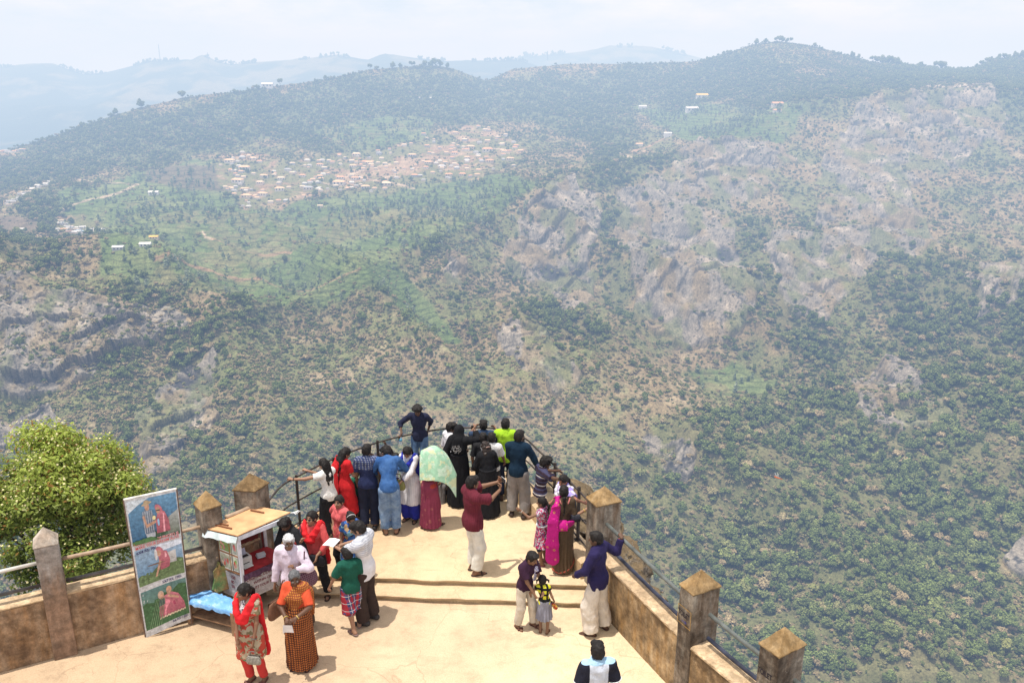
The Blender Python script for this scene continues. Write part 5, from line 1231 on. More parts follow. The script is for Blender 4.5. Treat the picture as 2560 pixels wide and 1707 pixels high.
for k in range(3):
    u = rg.normal(0, 1, (NB_, 3)); u /= np.linalg.norm(u, axis=1)[:, None]; v = np.cross(u, d); s_ = rg.uniform(.010, .026, NB_)[:, None]
    V.append(np.stack([pos - u * s_, pos - v * s_, pos + u * s_, pos + v * s_], 1))
V = np.concatenate(V).reshape(-1, 3); me = np_mesh('blossom', V, np.arange(len(V)).reshape(-1, 4)); obj('blossom', me, simple('cream_blossom', (0.66, 0.60, 0.32), 0.7, var=0.1), tre)
# ------------------------------------------------------------------ dragonfly in front of the valley
dp = atdist(1945, 1194, 6.0)
df = empty('dragonfly', dp, 0, 'small orange dragonfly hovering in front of the valley', 'dragonfly')
ax_ = Vector((1, 0.1, -.42)).normalized()
b = MB(); b.tube([-ax_ * .034, -ax_ * .024, -ax_ * .012, ax_ * .012, ax_ * .042], [.003, .005, .0055, .0032, .0022], 8); b.build('body', simple('dragonfly_orange', (0.55, 0.12, 0.03), 0.5), df, smooth=True)
m, nt, b_ = new_mat('clear_wing'); setv(b_, (0.7, 0.72, 0.75), 0.2); b_.inputs['Alpha'].default_value = 0.28
for s_ in (-1, 1):
    for k, x in enumerate((-.012, .0)):
        sd_ = Vector((0.12 * (1 if k else -1), s_ * .75, .5)).normalized(); b = MB(); r0 = ax_ * x; c_ = ax_
        b.poly([r0, r0 + sd_ * .02 + c_ * .006, r0 + sd_ * .042 + c_ * .005, r0 + sd_ * .046, r0 + sd_ * .04 - c_ * .004, r0 + sd_ * .015 - c_ * .003]); b.build('wing', m, df)
# ------------------------------------------------------------------ litter
for (x, y, c, l) in ((170, 1626, (0.45, 0.06, 0.04), 'tiny red wrapper on the sand by the left parapet'),):
    p = ground(x, y, 0.02); b = MB(); s_ = 0.03 if c[1] < .1 else .06
    b.add([(-s_, -s_, 0), (s_, -s_ * .8, .008), (s_ * .9, s_, .0), (-s_, s_ * .7, .012), (0, 0, .018)], [(0, 1, 4), (1, 2, 4), (2, 3, 4), (3, 0, 4)])
    o = b.build('litter', flat(c)); o.location = p; tag(o, l, 'litter')
# ------------------------------------------------------------------ houses, roads and masts on the far slope
def on_slope(x, row_):
    j = int(np.clip(np.searchsorted(XS, x), 1, NA - 1)); i = int(np.argmin(np.abs(ROW[:, j] - row_)))
    return Vector((float(XW[i, j]), float(YW[i, j]), float(ZW[i, j])))
HW = [simple('house_wall', c, 0.85, var=0.15, scale=0.3) for c in ((0.66, 0.60, 0.54), (0.42, 0.41, 0.42), (0.60, 0.50, 0.40), (0.72, 0.70, 0.70))]
HR = [simple('house_roof', c, 0.8, var=0.25, scale=0.4) for c in ((0.60, 0.33, 0.19), (0.68, 0.45, 0.28), (0.66, 0.54, 0.40), (0.55, 0.55, 0.56), (0.36, 0.37, 0.40), (0.30, 0.42, 0.55), (0.72, 0.46, 0.10), (0.66, 0.66, 0.64))]
GLASSD = flat((0.05, 0.055, 0.065))
def house(x, row_, w, kind, label, group, rz=0.0, wall=0, windows=True, hh=None, roof='hip'):
    p = on_slope(x, row_); r = p.length; s = r / FPX
    W = w * s; D = W * 0.55; H = hh or max(3.6, W * 0.30)
    e = empty('hillside_house', p, rz, label, 'house', group)
    b = MB(); b.box((0, 0, H / 2 - 2.0), (W, D, H + 4.0)); wl = b.build('wall', HW[wall], e)
    b = MB(); o = 0.10; rw, rd = W * (.5 + o * .4), D * (.5 + o * .7); rh = D * (0.26 if roof != 'flat' else 0.06); rx = rw * (0.55 if roof == 'hip' else 1.0)
    V = [(-rw, -rd, H), (rw, -rd, H), (rw, rd, H), (-rw, rd, H), (-rx, 0, H + rh), (rx, 0, H + rh)]
    b.add(V, [(0, 1, 5, 4), (1, 2, 5), (2, 3, 4, 5), (3, 0, 4), (3, 2, 1, 0)]); b.build('roof', HR[kind], e)
    if windows:
        for k in (-.3, 0.02, .32):
            b = MB(); b.poly([(W * (k - .06), -D / 2 - .05, H * .35), (W * (k + .06), -D / 2 - .05, H * .35), (W * (k + .06), -D / 2 - .05, H * .8), (W * (k - .06), -D / 2 - .05, H * .8)])
            b.build('window', GLASSD, e)
    return e
Z = lambda u, v: (500 + u / 2.8, 300 + v / 2.8)
LIST = [(205, 300, 36, 1), (310, 362, 40, 1), (260, 442, 42, 1), (445, 412, 28, 1), (565, 425, 28, 2), (425, 468, 28, 2), (310, 493, 30, 1), (325, 558, 38, 1), (435, 535, 34, 1), (560, 522, 36, 1), (755, 520, 36, 4), (720, 415, 24, 0), (612, 370, 26, 4), (835, 318, 26, 0), (838, 420, 24, 1), (980, 420, 30, 0), (968, 465, 46, 1), (1085, 422, 32, 0), (1070, 325, 28, 1), (1180, 298, 30, 1), (975, 243, 18, 0), (1095, 245, 32, 2), (1245, 218, 18, 0), (1325, 210, 14, 0), (1485, 255, 32, 1), (1585, 180, 22, 0), (1562, 102, 20, 0), (1762, 185, 20, 0), (1888, 190, 32, 1), (1600, 235, 16, 0), (1595, 305, 28, 1), (1780, 236, 26, 0), (1758, 262, 18, 0), (1710, 300, 20, 1), (1692, 330, 30, 3), (1580, 335, 22, 0), (1492, 342, 14, 0), (1425, 336, 14, 0), (1495, 385, 28, 0), (1735, 380, 30, 0), (1832, 382, 28, 0), (1888, 395, 18, 0), (1860, 313, 16, 0), (1862, 266, 22, 1), (2005, 218, 42, 0), (2118, 245, 20, 0), (2000, 266, 18, 0), (2025, 295, 30, 0), (2170, 273, 30, 1), (2205, 182, 24, 0), (2240, 222, 24, 1), (2188, 315, 16, 2), (1155, 480, 34, 1), (1300, 455, 40, 2), (1945, 50, 18, 0), (1990, 70, 20, 2)]
COLN = ['terracotta', 'orange tiled', 'pale tan', 'grey sheet', 'dark slate', 'blue sheet', 'yellow', 'white']
for u, v, w, k in LIST:
    x, y = Z(u, v)
    where = 'at the left end of the hillside village' if u < 650 else ('at the upper edge of the hillside village' if v < 200 else 'in the middle of the hillside village' if u < 1300 else 'at the right end of the hillside village')
    size = 'long' if w >= 34 else 'small' if w < 22 else 'low'
    house(x, y + 3, w * 0.60, k, f'{size} house with {COLN[k]} roof {where}', 'houses of the hillside village', random.uniform(-.25, .25), random.choice((0, 0, 1, 2)), w > 20)
rg = random.Random(9)
VP = [(x * K, y * K) for x, y in P_BARE[0]]
_x = np.array([0.0]); cnt = 0
while cnt < 185:
    x, y = rg.uniform(540, 1315), rg.uniform(320, 535)
    if not bool(inpoly(np.array([x]), np.array([y]), VP)[0]): continue
    k = rg.choice((1, 1, 0, 2, 2, 2, 4, 3, 7)); cnt += 1
    house(x, y, rg.uniform(7, 14), k, f'tiny house with {COLN[k]} roof ' + ('in the left half of the hillside village' if x < 900 else 'in the right half of the hillside village'), 'small houses of the hillside village', rg.uniform(-.3, .3), rg.choice((0, 2, 2, 1)), False)
def cluster(pts_fn, n, w0, w1, kinds, label, group):
    for i in range(n):
        x, y = pts_fn(rg, i, n); k = rg.choice(kinds)
        house(x, y, rg.uniform(w0, w1), k, label % COLN[k], group, rg.uniform(-.5, .5), rg.choice((0, 1, 2, 3)), False, roof=rg.choice(('gable', 'flat')))
cluster(lambda r, i, n: (r.uniform(142, 262), 0) and (lambda x: (x, 546 + (x - 142) * 0.12 + r.uniform(0, 32)))(r.uniform(142, 258)), 46, 8, 15, (3, 3, 0, 2, 5, 4, 7), 'tiny %s roofed house crowded in the lower left settlement', 'houses of the lower left settlement')
cluster(lambda r, i, n: (18 + 118 * i / n + r.uniform(-5, 5), 524 - 66 * i / n + r.uniform(-5, 7)), 22, 7, 12, (3, 7, 4, 2), 'tiny %s roofed house in the row climbing the left edge', 'houses in the row on the left')
cluster(lambda r, i, n: (2 + 66 * i / n, 381 - 4 * i / n + r.uniform(-2, 2)), 8, 6, 11, (0, 2, 7), 'tiny %s roofed house on the ridge at the far left', 'houses on the left ridge')
cluster(lambda r, i, n: (1018 + r.uniform(0, 75), 248 + r.uniform(-6, 10)), 10, 5, 9, (7, 0, 3, 7), 'tiny pale house with %s roof below the wooded summit', 'houses below the wooded summit')
for x, y, w, k, l, wl in ((1752, 244, 32, 6, 'house with bright yellow roof on the upper right slope', 3), (1728, 280, 34, 3, 'house with pale grey roof below the yellow roofed house', 3), (1940, 266, 30, 0, 'house with red roof on the upper right slope', 0), (1941, 279, 22, 0, 'second smaller red roofed house just below its neighbour', 0), (1667, 340, 22, 7, 'tall white house alone on the bare spur', 3), (1606, 270, 22, 7, 'small white roofed house in the woods above the spur', 3), (1596, 366, 20, 1, 'small orange roofed house beside the spur track', 0),
                       (387, 630, 24, 6, 'house with yellow roof in the lower tea garden', 2), (368, 654, 30, 7, 'long white shed below the yellow roofed house', 3), (300, 655, 30, 3, 'low grey shed at the edge of the tea garden', 1), (386, 502, 26, 7, 'white house between trees above the tea garden', 3), (800, 540, 16, 2, 'small hut below the hillside village', 2), (668, 172, 30, 7, 'pale building on the hazy far ridge', 3), (55, 575, 14, 7, 'small white hut in the left woods', 3), (62, 586, 14, 2, 'small tan hut in the left woods', 2)):
    house(x, y + 2, w * .8, k, l, None, 0.1, wl, w > 22, 9.0 if 'tall white' in l else None, 'gable')
# masts and skyline trees
def far_at(x, row_, dist):
    X, Y, Zz = to_world(np.array(x, float), np.array(row_, float), dist); return Vector((float(X), float(Y), float(Zz)))
STEEL = flat((0.10, 0.10, 0.11))
for x, r0, r1, l in ((401, 152, 112, 'tall thin radio mast on the hazy left ridge'), (520, 146, 132, 'short thin mast beside the rocky knoll on the left ridge'), (1369, 141, 128, 'short thin mast on the hazy central ridge')):
    p0, p1 = far_at(x, r0 + 3, 5100), far_at(x, r1, 5100); H = p1.z - p0.z
    e = empty('radio_mast', p0, 0, l, 'mast')
    b = MB()
    for dx, dy in ((-3, -2), (3, -2), (0, 3)): b.tube([(dx, dy, -20), (dx * .3, dy * .3, H)], 0.8, 5)
    for i in range(9): z = H * i / 9; k = 1 - .7 * i / 9; b.tube([(-3 * k, -2 * k, z), (3 * k, -2 * k, z + H / 9)], 0.5, 4)
    b.build('lattice', STEEL, e)
def ridge_trees(name, sky, dist, n, x0, x1, hmin, hmax, label, seed, gaps=None):
    rg = np.random.default_rng(seed); x = rg.uniform(x0, x1, n)
    if gaps is not None: x = x[fbm(x / 60, x * 0 + seed, oct=2) > gaps]
    r = pl(sky, x) + rg.uniform(-1, 9, len(x)); X, Y, Zz = to_world(x, r, dist * np.ones(len(x)) * 0.995)
    h = rg.uniform(hmin, hmax, len(x)) ; w = h * rg.uniform(.8, 1.4, len(x))
    o = gn_stuff(name, np.stack([X, Y, Zz - 4], -1), np.stack([w, w, h * 1.2], -1), rg.integers(0, 3, len(x)), rots(len(x)), tsrc[:3], None); tag(o, label, 'trees', kind='stuff')
ridge_trees('far_ridge_trees', FAR1, 5200, 900, -100, 1320, 8, 19, 'trees along the hazy far ridge on the left', 4, -.15)
ridge_trees('distant_hill_trees', FAR2, 6400, 260, 1290, 1760, 12, 26, 'trees dotted along the distant central hill', 5, 0.0)
# tall trees standing clear on the near skyline
jr = NR - nb - 1
for n, (x, h) in enumerate([(1890, 20), (1912, 18), (1938, 17), (1948, 21), (1956, 18), (1965, 15), (1972, 18), (2035, 16), (2130, 18), (2143, 16), (2180, 20), (2192, 22), (2204, 26), (2214, 22), (2222, 28), (2233, 26), (2240, 24), (2252, 18), (2262, 14), (2275, 12), (2294, 16), (2302, 20), (2344, 26), (2350, 28), (2362, 14), (2440, 14), (2452, 18), (2468, 22), (2476, 18), (2490, 20), (2503, 22), (2520, 18), (2536, 20), (2550, 22), (925, 20), (940, 16), (980, 22), (1000, 18), (1030, 22), (1060, 24), (1075, 20), (1085, 28), (1092, 24), (1100, 20), (1118, 18), (812, 18), (700, 24), (455, 26), (350, 28), (285, 24)]):
    p = on_slope(x, pl(RIDGE, x) + 2); r = p.length; hh = h * r / FPX * .72
    t = n % 4; e = empty('skyline_tree', (p.x, p.y, p.z - 2), n * 1.3, ('tall open crowned tree' if h > 21 else 'small tree') + (' on the right hand skyline' if x > 2120 else ' on the summit of the right hand hill' if x > 1800 else ' on the skyline of the central wooded hill' if x > 880 else ' on the left shoulder of the wooded hill'), 'tree', 'trees on the near skyline')
    e.scale = (hh * .95, hh * .95, hh); link(bpy.data.objects.new('crown', PROTO['tree'][t][0]), e); link(bpy.data.objects.new('trunk', TRK[n % 3]), e)
# ------------------------------------------------------------------ people
# fabrics -----------------------------------------------------------
def fabric(name, color, kind='plain', c2=None, c3=None, scale=1.0, rough=0.88, sheen=0.0, c4=None):
    m, nt, b = new_mat(name); setv(b, color, rough, spec=0.15)
    P_ = coords(nt)
    w = noise(nt, P_, 9, 4)
    if kind == 'plain': c = color
    elif kind in ('check', 'plaid', 'stripes', 'vstripes', 'yoke', 'polo'):
        sp = nt.nodes.new('ShaderNodeSeparateXYZ'); nt.links.new(P_, sp.inputs[0])
        hx = mth(nt, 'ADD', sp.outputs[0], mth(nt, 'MULTIPLY', sp.outputs[1], 0.8)); hz = sp.outputs[2]
        band = lambda v, per, duty, ph=0.0: mth(nt, 'LESS_THAN', mth(nt, 'FRACT', mth(nt, 'ADD', mth(nt, 'DIVIDE', v, per), 7.0 + ph)), duty)
        if kind == 'check':
            c = mix(nt, mth(nt, 'MAXIMUM', band(hx, scale, .42), band(hz, scale, .42)), color, c2)
            if c3: c = mix(nt, mth(nt, 'MULTIPLY', band(hx, scale, .42), band(hz, scale, .42)), c, c3)
        elif kind == 'plaid':
            c = mix(nt, band(hx, scale, .35), color, c2); c = mix(nt, mth(nt, 'MULTIPLY', band(hz, scale, .35), 0.6), c, c3); c = mix(nt, band(hx, scale, .07, .3), c, c4 or (0.6, 0.6, 0.6)); c = mix(nt, band(hz, scale, .08, .3), c, c4 or (0.6, 0.6, 0.6))
        elif kind == 'stripes':
            c = mix(nt, band(hz, scale, .38), color, c2)
            if c3: c = mix(nt, band(hz, scale * 2.3, .12, .2), c, c3)
        elif kind == 'vstripes': c = mix(nt, band(hx, scale, .3), color, c2)
        elif kind == 'yoke':
            k = mth(nt, 'GREATER_THAN', hz, 1.24); pl_ = mix(nt, band(hz, .035, .3), mix(nt, band(hx, .05, .25), c2, c3), color)
            c = mix(nt, k, color, pl_)
        elif kind == 'polo':
            c = mix(nt, mth(nt, 'LESS_THAN', mth(nt, 'ABSOLUTE', mth(nt, 'ADD', sp.outputs[0], mth(nt, 'MULTIPLY', hz, 0.0))), .115), color, c2)
            c = mix(nt, mth(nt, 'GREATER_THAN', hz, 1.425), c, c3)
    elif kind == 'print':
        v = nt.nodes.new('ShaderNodeTexVoronoi'); v.inputs['Scale'].default_value = scale; nt.links.new(P_, v.inputs['Vector'])
        sc_ = nt.nodes.new('ShaderNodeSeparateColor'); nt.links.new(v.outputs['Color'], sc_.inputs[0])
        c = mix(nt, mth(nt, 'LESS_THAN', sc_.outputs[0], .4), color, c2)
        c = mix(nt, mth(nt, 'GREATER_THAN', sc_.outputs[1], .72), c, c3 or c2)
        if c4: c = mix(nt, mth(nt, 'GREATER_THAN', sc_.outputs[2], .8), c, c4)
    elif kind == 'blots':
        n1_ = ramp(nt, noise(nt, P_, scale, 3, 0.5), [(0.50, 0.0), (0.53, 1.0)]); mp = nt.nodes.new('ShaderNodeMapping'); mp.inputs['Location'].default_value = (3, 5, 1); nt.links.new(P_, mp.inputs[0])
        n2_ = ramp(nt, noise(nt, mp.outputs[0], scale * 1.2, 3, 0.5), [(0.56, 0.0), (0.59, 1.0)])
        c = mix(nt, n1_, color, c2); c = mix(nt, n2_, c, c3)
    elif kind == 'motif':
        v = nt.nodes.new('ShaderNodeTexVoronoi'); v.inputs['Scale'].default_value = scale; nt.links.new(P_, v.inputs['Vector'])
        c = mix(nt, mth(nt, 'LESS_THAN', v.outputs['Distance'], 0.22), color, c2)
    elif kind == 'denim':
        c = mix(nt, ramp(nt, noise(nt, P_, 6, 5, .65), [(.38, 0.0), (.68, 1.0)]), color, c2)
    f = ramp(nt, w, [(0.25, 0.82), (0.75, 1.14)])
    cc = mix(nt, 1.0, c, f, 'MULTIPLY'); nt.links.new(cc, b.inputs['Base Color'])
    mpf = nt.nodes.new('ShaderNodeMapping'); mpf.inputs['Scale'].default_value = (1.6, 1.6, .55); nt.links.new(P_, mpf.inputs[0])
    bump(nt, b, mth(nt, 'ADD', noise(nt, mpf.outputs[0], 13, 6, 0.62), mth(nt, 'MULTIPLY', noise(nt, P_, 40, 4, 0.6), 0.3)), 0.75, 0.03)
    return m
SKINM = vcol_mat('skin', 0.55, 0.3, 0.07, scale=10)
HAIR = simple('black_hair', (0.012, 0.0095, 0.0085), 0.62, var=0.5, scale=40, spec=0.22); GREYH = simple('grey_hair', (0.42, 0.42, 0.43), 0.6, var=0.45, scale=45); DGREYH = simple('dark_grey_hair', (0.10, 0.10, 0.105), 0.5, var=0.5, scale=45)
_fm = {}
def fb(name, *a, **k):
    key = (name, a, tuple(sorted(k.items())))
    if key not in _fm: _fm[key] = fabric(name, *a, **k)
    return _fm[key]
def v3(*a): return np.array(a, float)
def rotm(ax, ang): return np.array(Matrix.Rotation(ang, 3, ax))
def unit(a): a = np.array(a, float); return a / max(np.linalg.norm(a), 1e-9)
def ik(a, b, l1, l2, pole):
    a = np.array(a, float); b = np.array(b, float); d = b - a; L = np.linalg.norm(d); u = d / max(L, 1e-6)
    if L > (l1 + l2) * .995: b = a + u * (l1 + l2) * .995; L = (l1 + l2) * .995
    x = (l1 * l1 - l2 * l2 + L * L) / (2 * L); h = math.sqrt(max(l1 * l1 - x * x, 0))
    p = np.array(pole, float); p = p - u * (p @ u); p = unit(p)
    return a + u * x + p * h, b

CAST = []
class Person:
    def __init__(s, loc, H, face, label, sex='m', skin=(0.155, 0.080, 0.045), lean=0.0, roll=0.0, twist=0.0, head=(0, 0, 0), armL=None, armR=None, feet=None, pelvis=None, fat=1.0, child=0.0, group='visitors on the viewpoint terrace', vox=0.0115):
        s.S = H / 1.70; s.sex = sex; s.fat = fat * .85; s.skin = skin; s.vox = vox; s.hs = .955 + child
        s.loc = Vector(loc); s.rz = R(face); s.n = 0
        CAST.append(s); s.root = empty('person', s.loc, s.rz, label, 'person', group)
        f = sex == 'f'
        s.sw = 0.148 if f else 0.170
        if child: s.sw *= 0.93
        p0 = v3(0, 0, .95) if pelvis is None else v3(*pelvis)
        T0 = rotm('Z', R(twist * .3)) @ rotm('Y', R(roll * .5)) @ rotm('X', -R(lean * .45)); T1 = rotm('Z', R(twist)) @ rotm('Y', R(roll)) @ rotm('X', -R(lean))
        s.T0, s.T1 = T0, T1
        s.pel = p0; s.waist = p0 + T0 @ v3(0, 0, .13); s.chest = s.waist + T1 @ v3(0, .0, .19); s.neck = s.chest + T1 @ v3(0, -.005, .175)
        s.sh = {1: s.chest + T1 @ v3(s.sw, -.005, .125), -1: s.chest + T1 @ v3(-s.sw, -.005, .125)}
        yaw, pit, til = head
        s.Hd = rotm('Z', R(yaw)) @ rotm('Y', R(til)) @ rotm('X', -R(pit))
        s.hc = s.neck + T1 @ v3(0, .012, .045) + s.Hd @ v3(0, .022, .088 * s.hs)
        s.el, s.wr, s.hdir, s.hnor, s.curl = {}, {}, {}, {}, {}
        for side, arm in ((1, armR), (-1, armL)):
            arm = arm or {}
            t = arm.get('to')
            if t is None: t = s.sh[side] + v3(side * .07, .07, -.50)
            elif len(t) == 4: t = s.local(t[1:])          # ('w', x, y, z)
            else: t = v3(*t)
            pole = arm.get('pole', (side * .5, -1, -.2))
            s.el[side], s.wr[side] = ik(s.sh[side], t, .285, .245, pole)
            d = unit(s.wr[side] - s.el[side]); s.hdir[side] = unit(arm.get('hd', d)); s.hnor[side] = unit(arm.get('hn', (-side, .1, 0))); s.curl[side] = arm.get('curl', .35)
        feet = feet or {}
        s.hip = {k: p0 + T0 @ v3(k * (.092 if not f else .095), 0, -.06) for k in (1, -1)}
        s.kn, s.an, s.fd = {}, {}, {}
        for k in (1, -1):
            ft = feet.get(k, {}); pos = v3(*ft.get('at', (k * .095, 0, 0)))
            an = pos + v3(0, -.03, .085); s.kn[k], s.an[k] = ik(s.hip[k], an, .412, .404, ft.get('pole', (k * .12, 1, 0)))
            s.fd[k] = unit(rotm('Z', R(ft.get('turn', -k * 9))) @ v3(0, 1, ft.get('pitch', -.12)))
    def local(s, w):
        d = Vector(w) - s.loc; c, q = math.cos(-s.rz), math.sin(-s.rz)
        return np.array([d.x * c - d.y * q, d.x * q + d.y * c, d.z]) / s.S
    def world(s, p):
        p = np.array(p) * s.S; c, q = math.cos(s.rz), math.sin(s.rz)
        return s.loc + Vector((p[0] * c - p[1] * q, p[0] * q + p[1] * c, p[2]))
    def part(s, name, me, mat, parent=None):
        V = np.empty(len(me.vertices) * 3, np.float32); me.vertices.foreach_get('co', V); me.vertices.foreach_set('co', V * s.S); me.update()
        return obj(name, me, mat, parent or s.root)
    def bounds(s, pts, m): A = np.array(pts); return A.min(0) - m, A.max(0) + m
    # ------------------------------------------------ primitives shared by body and clothes
    def torso(s, f, o, k=.04, hips=True, chest=True):
        w = s.fat; fe = s.sex == 'f'
        if hips: f.ell(s.pel + s.T0 @ v3(0, -.008, -.01), np.array([(.168 if fe else .155) * w, (.122 if fe else .108) * w, .125]) + o, k, s.T0)
        f.ell(s.waist + s.T0 @ v3(0, .01 * (w - .9) * 5, .0), np.array([(.128 if fe else .140) * w, .095 * w ** 1.3, .13]) + o, k, s.T0)
        if chest:
            f.ell(s.chest, np.array([(.140 if fe else .160) * (w * .5 + .5), .103 * (w * .5 + .5), .175]) + o, k, s.T1)
            f.cone(s.sh[1] + s.T1 @ v3(-.03, 0, .005), s.sh[-1] + s.T1 @ v3(.03, 0, .005), .062 + o, .062 + o, k)
            f.cone(s.chest + s.T1 @ v3(0, -.005, .12), s.neck + s.T1 @ v3(0, 0, .0), .085 + o, .058 + o, k)
            if fe:
                for q in (1, -1): f.ell(s.chest + s.T1 @ v3(q * .066, .078, .015), v3(.058, .05, .058) + o, k)
    def arm(s, f, k_, o, t1=2.0, k=.025, r=(.046, .037, .025)):
        sh, el, wr = s.sh[k_], s.el[k_], s.wr[k_]
        w = (s.fat - 1) * .03
        if t1 <= 1: e = sh + (el - sh) * t1; f.cone(sh, e, r[0] + o + w, r[0] + (r[1] - r[0]) * t1 + o + w, k); return e, unit(el - sh)
        f.cone(sh, el, r[0] + o + w, r[1] + o + w, k)
        e = el + (wr - el) * (t1 - 1); f.cone(el, e, r[1] + o + w, r[1] + (r[2] - r[1]) * (t1 - 1) + o + w * .5, k); return e, unit(wr - el)
    def leg(s, f, q, o, t1=2.0, k=.03, r=(.086, .056, .038), flare=0.0):
        hp, kn, an = s.hip[q], s.kn[q], s.an[q]; w = (s.fat - 1) * .04
        if t1 <= 1: e = hp + (kn - hp) * t1; f.cone(hp, e, r[0] + o + w, r[0] + (r[1] - r[0]) * t1 + o + w + flare, k); return e, unit(kn - hp)
        f.cone(hp, kn, r[0] + o + w, r[1] + o + w * .6, k); e = kn + (an - kn) * (t1 - 1); f.cone(kn, e, r[1] + o + w * .6, r[1] + (r[2] - r[1]) * (t1 - 1) + o + flare, k)
        return e, unit(an - kn)
    # ------------------------------------------------ the body: one continuous skin
    def body(s, bare_feet=True):
        pts = [s.pel, s.waist, s.chest, s.neck, s.hc] + [d[k] for d in (s.sh, s.el, s.wr, s.hip, s.kn, s.an) for k in (1, -1)]
        lo, hi = s.bounds(pts, .24); f = Field(lo, hi, s.vox)
        s.torso(f, 0.0)
        H_, hc, hs = s.Hd, s.hc, s.hs
        f.cone(s.neck - s.T1 @ v3(0, 0, .03), hc + H_ @ v3(0, -.018, -.05), .054 if s.sex == 'm' else .046, .05 if s.sex == 'm' else .044, .02)
        f.ell(hc + H_ @ v3(0, -.008, .025) * hs, v3(.075, .093, .092) * hs, .02, H_); f.ell(hc + H_ @ v3(0, .022, -.045) * hs, v3(.056, .066, .074) * hs, .025, H_)
        f.ell(hc + H_ @ v3(0, .062, -.090) * hs, v3(.026, .022, .02) * hs, .02, H_)
        f.cone(hc + H_ @ v3(0, .088, .005) * hs, hc + H_ @ v3(0, .106, -.030) * hs, .010 * hs, .0155 * hs, .012)
        f.ell(hc + H_ @ v3(0, .078, -.058) * hs, v3(.024, .014, .012) * hs, .008, H_)
        for q in (1, -1):
            f.ell(hc + H_ @ v3(q * .078, -.012, -.012) * hs, v3(.012, .022, .034) * hs, .008, H_)
            f.ell(hc + H_ @ v3(q * .036, .062, -.028) * hs, v3(.024, .022, .022) * hs, .02, H_)
            s.arm(f, q, 0.0); s.leg(f, q, 0.0)
            d, n = s.hdir[q], s.hnor[q]
            f.cone(s.wr[q], s.wr[q] + d * .07, .027, .036, .012, flat=(n, .48))
            kn, an = s.kn[q], s.an[q]; f.ell(kn + (an - kn) * .28 - v3(0, .016, 0), v3(.046, .05, .10), .03)
            fd = s.fd[q]; hl = an + v3(0, 0, -.045) - fd * .035; f.cone(hl, an + v3(0, 0, -.055) + fd * .13, .033, .026, .02, flat=((0, 0, 1), .8)); f.cone(an, hl, .037, .034, .02)
        me, V = f.mesh('body')
        C = np.tile(np.array([s.skin]), (len(V), 1)) * (1 + 0.06 * fbm(V[:, 0] * 12, V[:, 1] * 12, V[:, 2] * 12, oct=2)[:, None])
        q = (V - hc) @ H_ / hs
        ax_ = np.abs(q[:, 0]); fr = q[:, 1] > .045
        g = s.vox * .55
        C[fr & (np.abs(ax_ - .033) < .015) & (np.abs(q[:, 2] - .004) < .005 + g)] = np.array([.05, .04, .035])
        C[fr & (np.abs(ax_ - .033) < .024) & (np.abs(q[:, 2] - .030) < .003 + g)] = np.array(s.skin) * .25
        C[fr & (ax_ < .024) & (np.abs(q[:, 2] + .058) < .006 + g * .6)] = np.array(s.skin) * v3(1.05, .62, .62)
        # fingers, joined into the same mesh
        b = MB()
        for qd in (1, -1):
            d, n, wr, cu = s.hdir[qd], s.hnor[qd], s.wr[qd], s.curl[qd]; lat = np.cross(n, d) * qd
            for i, (off_, l, r) in enumerate(((.028, .070, .0088), (.0095, .078, .009), (-.0095, .072, .0088), (-.027, .056, .0078))):
                p = wr + d * .072 + lat * off_; a0 = cu * R(55); a1 = cu * R(115)
                p1 = p + (d * math.cos(a0) + n * math.sin(a0)) * l * .5; p2 = p1 + (d * math.cos(a1) + n * math.sin(a1)) * l * .5
                b.tube([p - d * .02, p, p1, p2], [r, r, r * .92, r * .7], 6)
            p = wr + d * .018 + lat * .022; t = unit(d * .75 + lat * .8 + n * .35); p1 = p + t * .04; t2 = unit(d * 1.0 + lat * .25 + n * (.3 + cu)); b.tube([p - t * .01, p1, p1 + t2 * .034], [.0125, .0105, .0078], 6)
        nv = len(V); V2 = np.concatenate([V, np.array([tuple(x) for x in b.v])]); sk = np.tile(np.array([s.skin]), (len(b.v), 1))
        ln = np.empty(len(me.loops), np.int32); me.loops.foreach_get('vertex_index', ln); quads = ln.reshape(-1, 4)
        f4 = np.array([x for x in b.f if len(x) == 4]) + nv; f6 = np.array([x for x in b.f if len(x) == 6]) + nv
        bpy.data.meshes.remove(me); me = np_mesh('body', V2, [quads, f4, f6], True); set_col(me, np.concatenate([C, sk]))
        s.bodyo = s.part('body', me, SKINM); return s
    # ------------------------------------------------ clothes
    def fold(s, f, amp, sx=1.0, sy=1.0, sz=1.0, seed=0.0):
        def fn(x, y, z):
            x, y, z = np.broadcast_arrays(x, y, z); return amp * fbm(x * 9 * sx + seed, y * 9 * sy, z * 9 * sz, oct=2)
        f.add(fn); return f
    def pleat(s, f, amp, n, z0, z1, c=(0, 0)):
        def fn(x, y, z):
            th = np.arctan2(y - c[1], x - c[0]); k = np.clip((z1 - z) / (z1 - z0), 0, 1); return amp * np.sin(th * n + 2.2 * np.sin(z * 5) * .3) * k
        f.add(fn); return f
    def union(s, f, g): f.F = np.minimum(f.F, g.F); return f
    def clip_cone(s, f, a, b, ra, rb, end, nrm, k=.02):
        g = Field.__new__(Field); g.lo, g.h, g.ax = f.lo, f.h, f.ax; g.F = np.full(f.F.shape, 9.0, np.float32); g.cone(a, b, ra, rb, 0); g.above(end, -np.array(nrm))
        h = np.clip(0.5 + 0.5 * (f.F - g.F) / k, 0, 1); f.F = (f.F * (1 - h) + g.F * h - k * h * (1 - h)).astype(np.float32)
